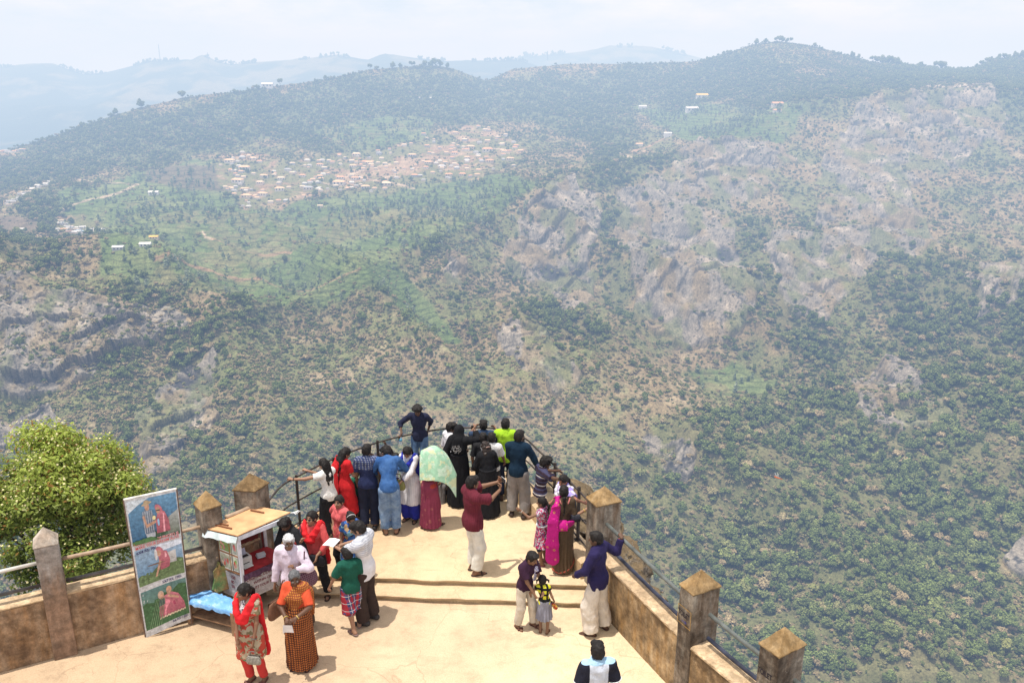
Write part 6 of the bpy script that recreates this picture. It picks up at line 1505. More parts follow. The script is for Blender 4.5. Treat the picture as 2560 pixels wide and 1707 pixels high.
    def top(s, mat, sleeve=.6, hem=.13, o=.016, flare=.012, name='shirt', neck=.05, hem_flat=.74, folds=.010, hem_r=None, seed=None, low=None, collar=None):
        """shirt, T-shirt or long kurta: hem = length below the pelvis centre"""
        hem = hem - .065 if .05 < hem < .3 else hem
        pts = [s.pel, s.waist, s.chest, s.neck] + [d[k] for d in (s.sh, s.el) for k in (1, -1)] + ([s.wr[1], s.wr[-1]] if sleeve > 1 else [])
        dn = -s.T0 @ v3(0, 0, 1) if hem < .3 else v3(0, 0, -1)
        e = s.pel + dn * hem; lo, hi = s.bounds(pts + [e], .16 + flare + (.1 if hem > .3 else 0)); f = Field(lo, hi, s.vox)
        s.torso(f, o); f.ell(s.pel + s.T0 @ v3(0, -.008, -.02), np.array([.168 * s.fat, .122 * s.fat, .14]) + o + .006, .04, s.T0)
        hr = (hem_r or (.158 * s.fat + o + flare + (.03 if hem > .3 else 0))); f.cone(s.pel + v3(0, 0, .02), e + dn * .06, .150 * s.fat + o, hr, .05, flat=((0, 1, 0), hem_flat))
        if hem > .3:
            for q in (1, -1): f.cone(s.hip[q], s.hip[q] + (s.kn[q] - s.hip[q]) * min(1.15, hem / .41 + .1), .092 + o + .018, .085 + o + flare + .02, .05)
        for q in (1, -1):
            if sleeve <= 0: continue
            a, b = s.sh[q], s.el[q]
            if sleeve <= 1: end = a + (b - a) * sleeve; s.clip_cone(f, a, end + unit(b - a) * .04, .050 + o, .045 + o * 1.5, end, unit(b - a), .03)
            else:
                f.cone(a, b, .048 + o, .042 + o * .9, .03); end = b + (s.wr[q] - b) * (sleeve - 1); s.clip_cone(f, b, end + unit(s.wr[q] - b) * .03, .042 + o * .9, .030 + o * .8, end, unit(s.wr[q] - b), .02)
        f.above(e, -dn) if False else None
        g = -((f.grid()[0] - e[0]) * dn[0] + (f.grid()[1] - e[1]) * dn[1] + (f.grid()[2] - e[2]) * dn[2]); 
        if low is None: f.F = np.maximum(f.F, -g).astype(np.float32)
        s.n += 1; s.fold(f, folds * 1.4, 1.2, 1.2, .6, seed if seed is not None else s.n * 3.7 + s.loc.x * 5)
        f.ell(s.neck + s.T1 @ v3(0, .035, .05), v3(neck + .012, neck + .02, .06), 0, s.T1, cut=True)
        me, V = f.mesh(name); o_ = s.part(name, me, mat)
        return o_
    def trousers(s, mat, o=.018, end=1.93, flare=.008, name='trousers', loose=.0, folds=.010):
        pts = [s.pel, s.waist] + [d[k] for d in (s.hip, s.kn, s.an) for k in (1, -1)]
        lo, hi = s.bounds(pts, .18); f = Field(lo, hi, s.vox)
        s.torso(f, .008, chest=False)
        for q in (1, -1):
            hp, kn, an = s.hip[q], s.kn[q], s.an[q]
            if end <= 1: e = hp + (kn - hp) * end; s.clip_cone(f, hp, e + unit(kn - hp) * .05, .090 + o, .078 + o + flare, e, unit(kn - hp), .04)
            else:
                f.cone(hp, kn, .080 + o * .8, .060 + o + loose, .04); e = kn + (an - kn) * (end - 1); s.clip_cone(f, kn, e + unit(an - kn) * .05, .060 + o + loose, .046 + o + flare + loose, e, unit(an - kn), .03)
        f.above(s.waist + s.T0 @ v3(0, 0, .03), -s.T0 @ v3(0, 0, 1))
        s.n += 1; s.fold(f, folds, 1.2, 1.2, .9, s.n * 2.9 + s.loc.y * 3)
        me, V = f.mesh(name); return s.part(name, me, mat)
    def skirt(s, mat, top=.12, hem=.08, r0=.15, r1=.24, name='skirt', pleats=0, pamp=.008, flat=.8, c=None, folds=.010, k=.05, extra=None):
        """from `top` above the pelvis down to height hem"""
        ctr = (s.an[1] + s.an[-1]) / 2 if c is None else v3(*c); b = v3(ctr[0], ctr[1], hem); a = s.pel + v3(0, 0, top)
        lo, hi = s.bounds([a, b, s.pel], max(r1, .2) + .12); f = Field(lo, hi, s.vox)
        f.cone(a, s.pel - v3(0, 0, .03), r0, .172 * s.fat + .015, .04, flat=((0, 1, 0), flat)); f.cone(s.pel - v3(0, 0, .03), b - v3(0, 0, r1), .170 * s.fat + .015, r1, .05, flat=((0, 1, 0), flat + .05))
        for q in (1, -1): f.cone(s.hip[q], s.kn[q], .095, .085, .05)
        if extra: extra(f)
        if pleats: s.pleat(f, pamp, pleats, hem, a[2], (b[0], b[1]))
        s.fold(f, folds, 1.3, 1.3, .3, s.loc.x * 7)
        f.above((0, 0, hem), (0, 0, 1)); f.above(a, (0, 0, -1))
        me, V = f.mesh(name); return s.part(name, me, mat)
    def band(s, mat, a, b, w, name, o=.026, mat_k=.03, extra=None, hips=False):
        """cloth wound diagonally over the torso from point a to point b"""
        a, b = np.array(a, float), np.array(b, float); lo, hi = s.bounds([s.pel, s.waist, s.chest, s.neck, s.sh[1], s.sh[-1]], .17); f = Field(lo, hi, s.vox)
        s.torso(f, o, hips=True); d = unit(b - a); n = unit(np.cross(d, s.T1 @ v3(0, 1, 0)))
        x, y, z = f.grid(); c = (a + b) / 2; f.F = np.maximum(f.F, np.abs((x - c[0]) * n[0] + (y - c[1]) * n[1] + (z - c[2]) * n[2]) - w).astype(np.float32)
        f.F = np.maximum(f.F, -((x - a[0]) * d[0] + (y - a[1]) * d[1] + (z - a[2]) * d[2]) - .05).astype(np.float32)
        if extra: extra(f)
        s.fold(f, .010, 1, 1, 1, 3.1)
        me, V = f.mesh(name); return s.part(name, me, mat)
    def ribbon(s, mat, pts, w, name, t=.012, nrm=None, vox=None, folds=.006):
        """hanging cloth: a chain of flattened cones; pts = [(point, normal, half width)]"""
        P_ = [v3(*p[0]) for p in pts]; lo, hi = s.bounds(P_, max(p[2] for p in pts) + .06); f = Field(lo, hi, vox or s.vox * .9)
        for (p, n, w0), (q, n2, w1) in zip(pts[:-1], pts[1:]):
            f.cone(p, q, w0, w1, .015, flat=(unit(np.array(n) + np.array(n2)), max(t / max((w0 + w1) / 2, t), .16)))
        if folds: s.fold(f, folds, 1.6, 1.6, .6, 5.0)
        me, V = f.mesh(name); return s.part(name, me, mat)
    def dupatta(s, mat, tails='back', drop=.55, name='scarf', front=.20, thick=.035):
        T, c = s.T1, s.neck
        f0 = lambda x, y, z: c + T @ v3(x, y, z)
        pts = [f0(-.12, -.085, -.02), f0(-.125, .0, .018), f0(-.105, .10, -.05), f0(-.07, .15, -front * .55), f0(-.025, .168, -front), f0(.025, .168, -front), f0(.07, .15, -front * .55), f0(.105, .10, -.05), f0(.125, .0, .018), f0(.12, -.085, -.02)]
        lo, hi = s.bounds(pts + [f0(0, .2, -front), f0(-.15, -.16, -drop), f0(.15, -.16, -drop)], .12); f = Field(lo, hi, s.vox)
        for a, b in zip(pts[:-1], pts[1:]): f.cone(a, b, thick + .012, thick + .012, .02, flat=(unit((a + b) / 2 - c + v3(0, 0, .001)), .55))
        for q in (-1, 1):
            a = f0(q * .12, -.085, -.02); b = f0(q * .13, -.15, -drop * (1 if q < 0 else .8)); f.cone(a, b, thick + .01, thick + .03, .02, flat=((0, 1, 0), .3))
        s.fold(f, .010, 1.5, 1.5, 1.5, 8.0); me, V = f.mesh(name); return s.part(name, me, mat)
    def hair(s, style='short', mat=None, length=.35, vol=1.0):
        mat = mat or HAIR; H_, hc, hs = s.Hd, s.hc, s.hs; L = lambda x, y, z: hc + H_ @ v3(x, y, z) * hs
        pts = [L(0, 0, 0)]
        if style in ('long', 'braid', 'tail'): pts += [L(0, -.16, 0) - v3(0, .0, length + .1), L(0, -.12, 0)]
        if style == 'wavy': pts += [L(0, -.16, 0) - v3(0, .05, length)]
        lo, hi = s.bounds(pts, .19 * hs); f = Field(lo, hi, s.vox * .85)
        f.ell(L(0, -.016, .032), v3(.086, .102, .100) * hs * (1 + .03 * (vol - 1)) + .004 * vol, .0, H_)
        f.ell(L(0, -.052, -.018), v3(.078, .062, .078) * hs, .03, H_)
        g = .013
        def n_(x, y, z):
            x, y, z = np.broadcast_arrays(x, y, z); return -g * vol * fbm(x * 40, y * 40, z * 18, oct=3)
        # open the face
        f.ell(L(0, .088, -.040), v3(.072, .078, .104) * hs, 0, H_, cut=True)
        if style == 'short': f.above(L(0, -.09, -.070), H_ @ v3(0, .30, 1)); f.ell(L(0, .045, .092), v3(.070, .052, .030) * hs * vol, .02, H_)
        elif style == 'bowl': f.ell(L(0, .05, .082), v3(.074, .050, .034) * hs, .02, H_)
        up = v3(0, 0, 1); bk = -(s.T1 @ v3(0, 1, 0))
        nk = L(0, -.085, -.05)
        if style == 'bun': f.ell(L(0, -.125, -.005), v3(.050, .045, .050) * hs, .015, H_)
        if style == 'pony' or style == 'tail':
            a = L(0, -.115, .015); b = a + bk * .05 - up * .07; c = b - up * (length) + bk * .01; f.cone(a, b, .026, .036, .015); f.cone(b, c, .036, .014, .015)
        if style == 'braid':
            a = nk; n = int(length / .045)
            for i in range(n): p = a + bk * (.055 + .01 * math.sin(i)) - up * (.02 + i * .045); f.ell(p, v3(.034, .03, .034) * (1 - .5 * i / n), .012)
        if style == 'long':
            for q in (-.045, 0, .045):
                a = L(q, -.07, .0); b = nk + H_ @ v3(q, 0, 0) + bk * .05 - up * length * .45; c = nk + s.T1 @ v3(q * .6, 0, 0) + bk * .055 - up * length; f.cone(a, b, .055, .046, .02); f.cone(b, c, .046, .018, .02)
        if style == 'wavy':
            for q in (-.05, 0, .05):
                a = L(q, -.07, .0); b = nk + H_ @ v3(q * 1.2, -.03, 0) - up * .10; c = nk + bk * .06 + s.T1 @ v3(q, 0, 0) - up * length; f.cone(a, b, .055, .05, .02); f.cone(b, c, .05, .025, .02)
        if style == 'pigtails':
            for q in (1, -1): a = L(q * .085, -.02, .03); f.ell(a, v3(.022, .022, .022), .01); f.cone(a, a + H_ @ v3(q * .05, -.01, -.03), .024, .028, .01); f.cone(a + H_ @ v3(q * .05, -.01, -.03), a + H_ @ v3(q * .065, -.01, -.11), .028, .012, .01)
        f.add(n_)
        me, V = f.mesh('hair'); s.hairo = s.part('hair', me, mat); return s.hairo
    def shoes(s, kind='sandal', col=(0.05, 0.03, 0.02)):
        mat = flat(col, .6)
        for q in (1, -1):
            an, fd = s.an[q], s.fd[q]; a = an + v3(0, 0, -.05) - fd * .05; b = an + v3(0, 0, -.055) + fd * .15
            lo, hi = s.bounds([a, b, an], .075); f = Field(lo, hi, s.vox * .8)
            if kind == 'shoe':
                f.cone(a, b, .043, .036, 0, flat=((0, 0, 1), .85)); f.cone(an + v3(0, 0, .0), a, .044, .042, .02); f.above(an + v3(0, 0, .01), (0, 0, -1)); f.above((0, 0, min(a[2], b[2]) - .033), (0, 0, 1))
                me, V = f.mesh('shoe'); s.part('shoe', me, mat)
            else:
                f.cone(a - v3(0, 0, .026), b - v3(0, 0, .018), .044, .042, 0, flat=((0, 0, 1), .32))
                m_ = an + v3(0, 0, -.055) + fd * .085; f2 = Field(lo, hi, s.vox * .8); f2.cone(m_ - np.cross(fd, v3(0, 0, 1)) * .03, m_ + np.cross(fd, v3(0, 0, 1)) * .03, .030, .030, 0); x, y, z = f2.grid()
                f2.F = np.maximum(f2.F, np.abs((x - m_[0]) * fd[0] + (y - m_[1]) * fd[1] + (z - m_[2]) * fd[2]) - .018).astype(np.float32); s.union(f, f2)
                me, V = f.mesh('sandal'); s.part('sandal', me, mat)
        return s
    def glasses(s, dark=False):
        L = lambda x, y, z: (s.hc + s.Hd @ v3(x, y, z) * s.hs)
        b = MB()
        for q in (1, -1):
            pts = [L(q * .035 + .024 * math.cos(t), .103, .004 + .017 * math.sin(t)) for t in np.linspace(0, 2 * math.pi, 13)]; b.tube(pts, .0026, 5, False)
            b.tube([L(q * .058, .101, .008), L(q * .078, .04, .01), L(q * .08, -.01, .0)], .0022, 5)
        b.tube([L(-.011, .104, .008), L(.011, .104, .008)], .0025, 5)
        o = s.part('glasses', b.mesh('glasses'), flat((0.03, 0.025, 0.02), .3))
        b = MB()
        for q in (1, -1): b.poly([L(q * .035 + .023 * math.cos(t), .104, .004 + .016 * math.sin(t)) for t in np.linspace(0, 2 * math.pi, 12, endpoint=False)])
        if dark: s.part('lens', b.mesh('lens'), flat((0.012, 0.010, 0.010), .15), o)
        else:
            m = bpy.data.materials.get('clear_lens')
            if m is None: m, nt, b_ = new_mat('clear_lens'); setv(b_, (0.8, 0.82, 0.85), 0.1); b_.inputs['Alpha'].default_value = .18
            s.part('lens', b.mesh('lens'), m, o)
        return o
def bangle(s, q, col, name='bangle', r=.034):
    a = s.wr[q] - unit(s.wr[q] - s.el[q]) * .03; d = unit(s.wr[q] - s.el[q]); u = unit(np.cross(d, v3(.3, .2, 1))); w = np.cross(d, u)
    b = MB(); b.tube([a + (u * math.cos(t) + w * math.sin(t)) * r for t in np.linspace(0, 2 * math.pi, 11)], .006, 5, False); s.part(name, b.mesh(name), flat(col, .35))
def bag(name, loc, rz, dims, mat, label, handle=None, tilt=0.0, flap=None):
    """soft handbag: puffed body, flap and strap"""
    e = empty(name, loc, rz, label, 'bag'); w, d, h = dims
    f = Field((-w, -d * 1.5, -h), (w, d * 1.5, h), min(dims) / 7)
    f.cone((-w * .32, 0, -h * .22), (w * .32, 0, -h * .22), h * .30, h * .30, 0, flat=((0, 1, 0), d / h)); f.cone((-w * .26, 0, h * .2), (w * .26, 0, h * .2), h * .26, h * .26, h * .3, flat=((0, 1, 0), d / h * .8))
    me, V = f.mesh('bag_body'); obj('bag_body', me, mat, e)
    if flap is not None:
        b = MB(); n = 8; Vv = []
        for i in range(n + 1):
            x = -w * .4 + w * .8 * i / n
            Vv += [(x, 0, h * .47), (x, -d * .42, h * .36), (x, -d * .50, h * .02 - h * .1 * math.sin(math.pi * i / n))]
        b.add(Vv, [(3 * i + k, 3 * i + 3 + k, 3 * i + 4 + k, 3 * i + 1 + k) for i in range(n) for k in (0, 1)]); b.build('flap', flap, e, smooth=True)
    if handle:
        b = MB(); b.tube([Vector(p) for p in handle], min(.010, h * .06), 6); b.build('strap', flap or mat, e, smooth=True)
    return e
# ------------------------------------------------------------------ the visitors
SK1, SK2, SK3 = (0.20, 0.105, 0.062), (0.30, 0.165, 0.105), (0.105, 0.056, 0.036)
def at(x, y, z): p = ground(x, y, z); return (p.x, p.y, z)
# (1) girl at the left end of the tip railing
p = Person((-3.27, 13.30, UP), 1.55, 52, 'girl in white top and black trousers with long loose hair holding the left railing', 'f', SK2, head=(8, 10, 0), lean=6,
           armL={'to': ('w', -3.84, 13.07, 1.47), 'pole': (-.6, -.2, -1), 'curl': .7, 'hn': (0, 0, -1), 'hd': (0, 1, .1)}, armR={'to': ('w', -3.66, 13.42, 1.47), 'pole': (.6, -.2, -1), 'curl': .7, 'hn': (0, 0, -1), 'hd': (0, 1, .1)}).body()
p.trousers(fb('black_cotton', (0.016, 0.016, 0.018)), o=.03, loose=.012); p.top(fb('white_cotton', (0.70, 0.69, 0.66)), .45, .16, .018, .02); p.hair('long', length=.52); p.shoes('sandal'); bangle(p, -1, (0.02, 0.02, 0.02), 'bracelet')
# (2) woman in red with a phone
p = Person((-3.06, 13.68, UP), 1.60, -42, 'woman in a bright red kurta and shawl looking at her phone by the left railing', 'f', SK2, head=(-14, 28, 0),
           armL={'to': (-.02, .30, 1.22), 'pole': (-.6, -.5, -1), 'curl': .6, 'hn': (.6, -.6, 0), 'hd': (.5, .5, .6)}, armR={'to': (.06, .30, 1.22), 'pole': (.6, -.5, -1), 'curl': .6, 'hn': (-.6, -.6, 0), 'hd': (-.4, .5, .6)}).body()
p.trousers(fb('navy_print', (0.03, 0.03, 0.09), 'print', (0.10, 0.02, 0.05), (0.02, 0.02, 0.03), 30.0)); RED = fb('red_cotton', (0.50, 0.018, 0.022)); p.top(RED, .62, .62, .02, .03, 'kurta')
p.ribbon(RED, [(p.chest + v3(-.10, .12, -.30), (0, 1, 0), .06), (p.chest + v3(-.11, .125, .02), (0, 1, .2), .07), (p.sh[-1] + v3(.05, 0, .075), (0, 0, 1), .08), (p.chest + v3(-.10, -.135, .0), (0, 1, 0), .10), (p.pel + v3(-.09, -.16, -.05), (0, 1, 0), .11), (p.pel + v3(-.09, -.17, -.32), (0, 1, 0), .12)], .1, 'shawl', .014)
p.hair('wavy', length=.34); p.shoes('sandal')
ph = empty('phone', p.world((.02, .345, 1.30)), p.rz, 'dark phone in the hands of the woman in red', 'phone', None); MB().box((0, 0, 0), (.075, .012, .14), rot=Matrix.Rotation(-.5, 3, 'X')).build('case', flat((0.02, 0.02, 0.025), .3), ph, bevel=.004)
# (2b) child between them
p = Person((-2.90, 13.98, UP), .97, -25, 'small child in a green shirt between the woman in red and the navy shirted man', 'm', SK2, child=.16, head=(20, 10, 0)).body()
p.trousers(fb('navy_cotton', (0.02, 0.025, 0.06))); p.top(fb('pine_cotton', (0.02, 0.12, 0.075)), .5, .12); p.hair('short'); p.shoes('sandal')
# (3) navy shirt, striped yoke
p = Person((-2.62, 13.62, UP), 1.68, 2, 'man seen from behind in a navy shirt with striped shoulders and dark jeans', 'm', SK1, head=(-14, 8, 0), armL={'to': (-.22, .12, .86)}, armR={'to': (.24, .16, .88)}, fat=1.04).body()
p.trousers(fb('dark_denim', (0.018, 0.022, 0.045)), o=.024, loose=.01); p.top(fb('yoke_shirt', (0.022, 0.030, 0.085), 'yoke', (0.06, 0.08, 0.17), (0.26, 0.28, 0.34)), .75, .15, .02); p.hair('short'); p.shoes('shoe', (0.02, 0.018, 0.018))
# (4) denim shirt, bending forward
p = Person(at(978, 1330, UP), 1.72, 8, 'man in a blue denim shirt and faded jeans bending forward', 'm', SK2, lean=31, head=(22, 50, 6), armL={'to': (-.16, .36, 1.04), 'pole': (-1, -.4, -.3), 'curl': .6}, armR={'to': (.14, .42, 1.06), 'pole': (1, -.4, -.3), 'curl': .6}, pelvis=(0, -.06, .95)).body()
p.trousers(fb('faded_denim', (0.10, 0.18, 0.34), 'denim', (0.26, 0.37, 0.53)), o=.024, loose=.012); p.top(fb('denim_shirt', (0.028, 0.085, 0.24), 'denim', (0.060, 0.145, 0.34)), 1.7, .15, .024, folds=.014); p.hair('short', vol=1.4); p.shoes('sandal', (0.06, 0.03, 0.02))
# (5) boy hanging over the railing
p = Person((-2.72, 15.06, .10), 1.38, -112, 'boy in dark clothes stooping low over the far side of the railing', 'm', SK3, lean=78, head=(-5, 62, 10), child=.08, armL={'to': ('w', -2.50, 14.76, 1.47), 'pole': (-.5, -1, .6), 'curl': .9}, armR={'to': ('w', -2.95, 14.38, 1.47), 'pole': (.6, -1, .3), 'curl': .9}).body()
p.trousers(fb('charcoal_cotton', (0.035, 0.033, 0.036))); p.top(fb('dark_brown_cotton', (0.045, 0.030, 0.030)), 1.0, .13); p.hair('short'); p.shoes('shoe', (0.45, 0.46, 0.48))
# (6) white kurta, blue dupatta
p = Person(at(1028, 1300, UP), 1.57, 158, 'woman in a white kurta with royal blue scarf searching her olive bag', 'f', SK2, head=(150 - 158 + 18, 38, 0), armR={'to': (.13, .30, 1.02), 'pole': (1, -.3, -.4), 'curl': .7}, armL={'to': (-.02, .34, 1.04), 'pole': (-1, -.3, -.4), 'curl': .7}).body()
BLU = fb('royal_blue_cotton', (0.025, 0.035, 0.34)); p.trousers(BLU, o=.03, loose=.03, end=1.97); p.top(fb('white_kurta', (0.68, 0.67, 0.70), 'vstripes', (0.58, 0.57, 0.62), None, .05), 1.85, .50, .02, .03, 'kurta'); p.dupatta(BLU, front=.22); p.hair('long', length=.40); p.shoes('sandal'); bangle(p, 1, (0.03, 0.04, 0.36), 'cuff', .040); bangle(p, -1, (0.03, 0.04, 0.36), 'cuff', .040)
bag('handbag', p.world((.08, .37, .96)), p.rz + .3, (.30, .12, .22), fb('olive_canvas', (0.20, 0.20, 0.075)), 'olive green bag held open by the woman in white', [(-.1, 0, .08), (-.06, -.02, .2), (.06, -.02, .2), (.1, 0, .08)], flap=fb('olive_dark', (0.10, 0.10, 0.05)))
# (7) maroon sari under a green cloth
p = Person(at(1077, 1316, UP), 1.52, -38, 'woman in a maroon sari sheltering under a pale green cloth', 'f', SK1, lean=12, head=(-5, 25, 0), fat=1.08, armL={'to': (-.10, .24, 1.36), 'pole': (-.4, .2, -1), 'curl': .9}, armR={'to': (.10, .24, 1.30), 'pole': (.4, .2, -1), 'curl': .9}, feet={1: {'at': (.10, .14, 0)}, -1: {'at': (-.10, -.08, 0)}}).body()
p.top(fb('red_blouse', (0.36, 0.05, 0.035)), .8, .0, .016, .0, 'blouse'); p.skirt(fb('maroon_sari', (0.21, 0.038, 0.075), 'motif', (0.30, 0.10, 0.10), None, 9.0), .14, .05, .145, .25, 'sari', 17, .012, .86); p.hair('bun'); p.shoes('sandal')
g = 17; sv = []
for i in range(g):
    for j in range(g):
        u_, w_ = i / (g - 1) * 2 - 1, j / (g - 1) * 2 - 1                 # peak over the head, one corner pulled down on the right
        rt = max(0, u_); X_ = .06 + .29 * u_ + .07 * rt; Y_ = (.27 * w_) * (1 - .55 * rt) * (1 - .2 * max(0, -u_)) - .06
        rr2 = math.hypot(X_ + .0, Y_)
        Z_ = p.hc[2] * p.S + .175 - .72 * max(0, rr2 - .07) - .32 * rt ** 2.2 - .34 * max(0, -w_) ** 1.5 + .012 * math.sin(8 * u_ + 4 * w_) * min(1, rr2 * 4)
        sv.append(tuple(np.array(p.local(p.loc + Vector((X_ + p.world(p.hc).x - p.loc.x - .02, Y_ + p.world(p.hc).y - p.loc.y, Z_))))))
me = np_mesh('green_cloth', np.array(sv), grid_faces(g, g), True)
m = fabric('pale_green_cloth', (0.30, 0.50, 0.35), 'blots', (0.44, 0.57, 0.44), (0.50, 0.55, 0.34), 7.0); o = p.part('head_cloth', me, m); md = o.modifiers.new('thick', 'SOLIDIFY'); md.thickness = .006; md = o.modifiers.new('sub', 'SUBSURF'); md.levels = 1; md.render_levels = 2
# (7b) somebody sitting on the kerb behind the green cloth
p = Person((-1.50, 14.98, .06), 1.55, 185, 'person sitting on the kerb, mostly hidden behind the pale green cloth', 'm', SK1, head=(0, 30, 0), lean=14, pelvis=(0, -.05, .46), feet={1: {'at': (.14, .44, 0), 'pole': (.1, .6, 1)}, -1: {'at': (-.10, .46, 0), 'pole': (-.1, .6, 1)}}, armL={'to': (-.1, .36, .62)}, armR={'to': (.1, .36, .62)}).body()
p.trousers(fb('grey_cotton', (0.16, 0.15, 0.15))); p.top(fb('tan_cotton', (0.34, 0.25, 0.16)), 1.7, .10); p.hair('short', vol=1.3); p.shoes('sandal', (0.03, 0.02, 0.02))
# (8) man standing high on the kerb
p = Person((-1.84, 15.16, .5), 1.60, 172, 'young man in a dark navy shirt and jeans standing on the kerb facing the camera', 'm', SK3, lean=6, roll=0, head=(14, 22, 4), armR={'to': ('w', -2.17, 15.00, 1.50), 'pole': (1, -.8, .2), 'curl': .8, 'hn': (0, 0, -1), 'hd': (.4, .3, -.6)}, armL={'to': (-.14, -.20, .98), 'pole': (-.5, -1, 0)}, feet={1: {'at': (.08, .05, 0)}, -1: {'at': (-.12, .12, 0)}}).body()
p.trousers(fb('blue_jeans', (0.05, 0.10, 0.20), 'denim', (0.13, 0.21, 0.33)), o=.02); p.top(fb('midnight_shirt', (0.020, 0.023, 0.050)), 1.45, .16, .018); p.hair('short', vol=1.7); p.shoes('shoe')
bt = empty('water_bottle', p.world(p.wr[1] + v3(.02, .02, -.14)), 0, 'clear plastic water bottle with blue label in the hand on the railing', 'bottle')
m, nt, b_ = new_mat('clear_plastic'); setv(b_, (0.70, 0.80, 0.84), 0.12); b_.inputs['Alpha'].default_value = .45
MB().tube([(0, 0, -.10), (0, 0, -.09), (0, 0, .05), (0, 0, .085), (0, 0, .10)], [.028, .032, .032, .014, .012], 12).build('shell', m, bt, smooth=True); MB().tube([(0, 0, -.02), (0, 0, .035)], .0335, 12).build('paper_label', flat((0.10, 0.36, 0.55)), bt, smooth=True); MB().tube([(0, 0, .10), (0, 0, .118)], .0145, 10).build('cap', flat((0.08, 0.25, 0.55)), bt, smooth=True)
# (9) boy in white shirt
p = Person((-1.22, 14.92, UP), 1.56, -62, 'boy in a white shirt and grey trousers looking right beside the veiled woman', 'm', SK3, child=.05, head=(-20, 8, 0), armR={'to': (.15, .30, 1.05), 'pole': (1, -.5, -.5)}).body()
p.trousers(fb('pale_grey_cotton', (0.34, 0.31, 0.30)), o=.022); p.top(fb('crisp_white_shirt', (0.68, 0.67, 0.70)), 1.3, .15, .024, .015); p.hair('short', vol=1.2); p.shoes('shoe')
# (10) veiled woman with white embroidery
BLK = fb('black_abaya', (0.010, 0.010, 0.012), rough=.8)
def abaya(p, hood=True, r1=.30):
    def ex(f): pass
    p.top(BLK, 1.85, .30, .035, .03, 'robe_top', neck=.02, folds=.014, low=True); p.skirt(BLK, .16, .03, .19, r1, 'robe_skirt', 11, .012, .9, folds=.02)
    if hood:
        L = lambda x, y, z: p.hc + p.Hd @ v3(x, y, z); lo, hi = p.bounds([p.hc, p.neck, p.chest, p.sh[1], p.sh[-1]], .16); f = Field(lo, hi, p.vox)
        f.ell(L(0, -.012, .02), v3(.098, .115, .118), 0, p.Hd); f.cone(L(0, -.03, -.06), p.neck + v3(0, -.01, -.02), .095, .10, .05); f.cone(p.neck + v3(0, -.02, -.02), p.chest + p.T1 @ v3(0, -.03, -.04), .12, .155, .06)
        f.cone(p.sh[1] * .7 + p.sh[-1] * .3 + v3(0, 0, .02), p.sh[-1] * .7 + p.sh[1] * .3 + v3(0, 0, .02), .085, .085, .06); f.ell(L(0, .105, -.01), v3(.058, .06, .082), 0, p.Hd, cut=True)
        p.fold(f, .012, 1, 1, .7, 2.2); me, V = f.mesh('veil'); p.part('veil', me, BLK)
p = Person(at(1150, 1256, UP), 1.63, -16, 'woman in black robe and veil with white embroidery on the back', 'f', SK2, fat=1.08, head=(-6, 5, 0), armR={'to': (.22, .36, 1.48), 'pole': (1, -.2, -.6), 'hd': (0, .2, 1), 'hn': (-1, 0, 0), 'curl': .4}, armL={'to': (-.24, .10, .95)}).body()
abaya(p); p.shoes('sandal')
P_ = Paint(lambda u, v, o: Vector((np.array([(u - .5) * .26, -.178 - .004 - o - .03 * (v - .3) ** 2 + .10 * (u - .5) ** 2 * 2.0, 1.15 + v * .24])) * p.S)); rg = random.Random(4)
for i in range(70):
    t = i / 70 * 6.28 * 2.2; rr2 = .12 + .30 * i / 70; u_, w_ = .5 + rr2 * math.cos(t) * .9 + rg.uniform(-.05, .05), .52 + rr2 * math.sin(t) * .95 + rg.uniform(-.05, .05)
    P_.l = 0; P_.ell(u_, w_, rg.uniform(.022, .055), rg.uniform(.010, .022), (0.42, 0.43, 0.42), rot=rg.uniform(0, 3.1), n=8)
P_.build('embroidery', flat((0.5, 0.5, 0.5)), p.root)
bag('handbag', p.world((-.30, .02, .92)), p.rz + 1.3, (.24, .10, .22), fb('pink_leather', (0.50, 0.03, 0.16), rough=.45), 'bright pink handbag hanging from the arm of the veiled woman', [(-.07, 0, .08), (-.05, 0, .22), (.05, 0, .22), (.07, 0, .08)], flap=fb('pink_flap', (0.42, 0.02, 0.12), rough=.45))
# (11) woman in black with long hair
p = Person(at(1220, 1284, UP), 1.46, 14, 'woman in a wide black robe with loose brown black hair and a clip', 'f', SK2, fat=1.15, lean=12, head=(14, 22, 0), armL={'to': (-.24, .34, .98)}, armR={'to': (.20, .36, 1.0)}).body()
abaya(p, False, .31); p.hair('wavy', mat=simple('brown_black_hair', (0.022, 0.014, 0.011), .4, var=.5, scale=40), length=.30, vol=1.6); p.shoes('sandal')
L = lambda x, y, z: p.hc + p.Hd @ v3(x, y, z); b = MB(); b.tube([L(-.04, -.125, .0), L(0, -.14, .005), L(.04, -.125, .0)], .012, 6); p.part('hair_clip', b.mesh('hair_clip'), flat((0.30, 0.20, 0.17)), p.hairo)
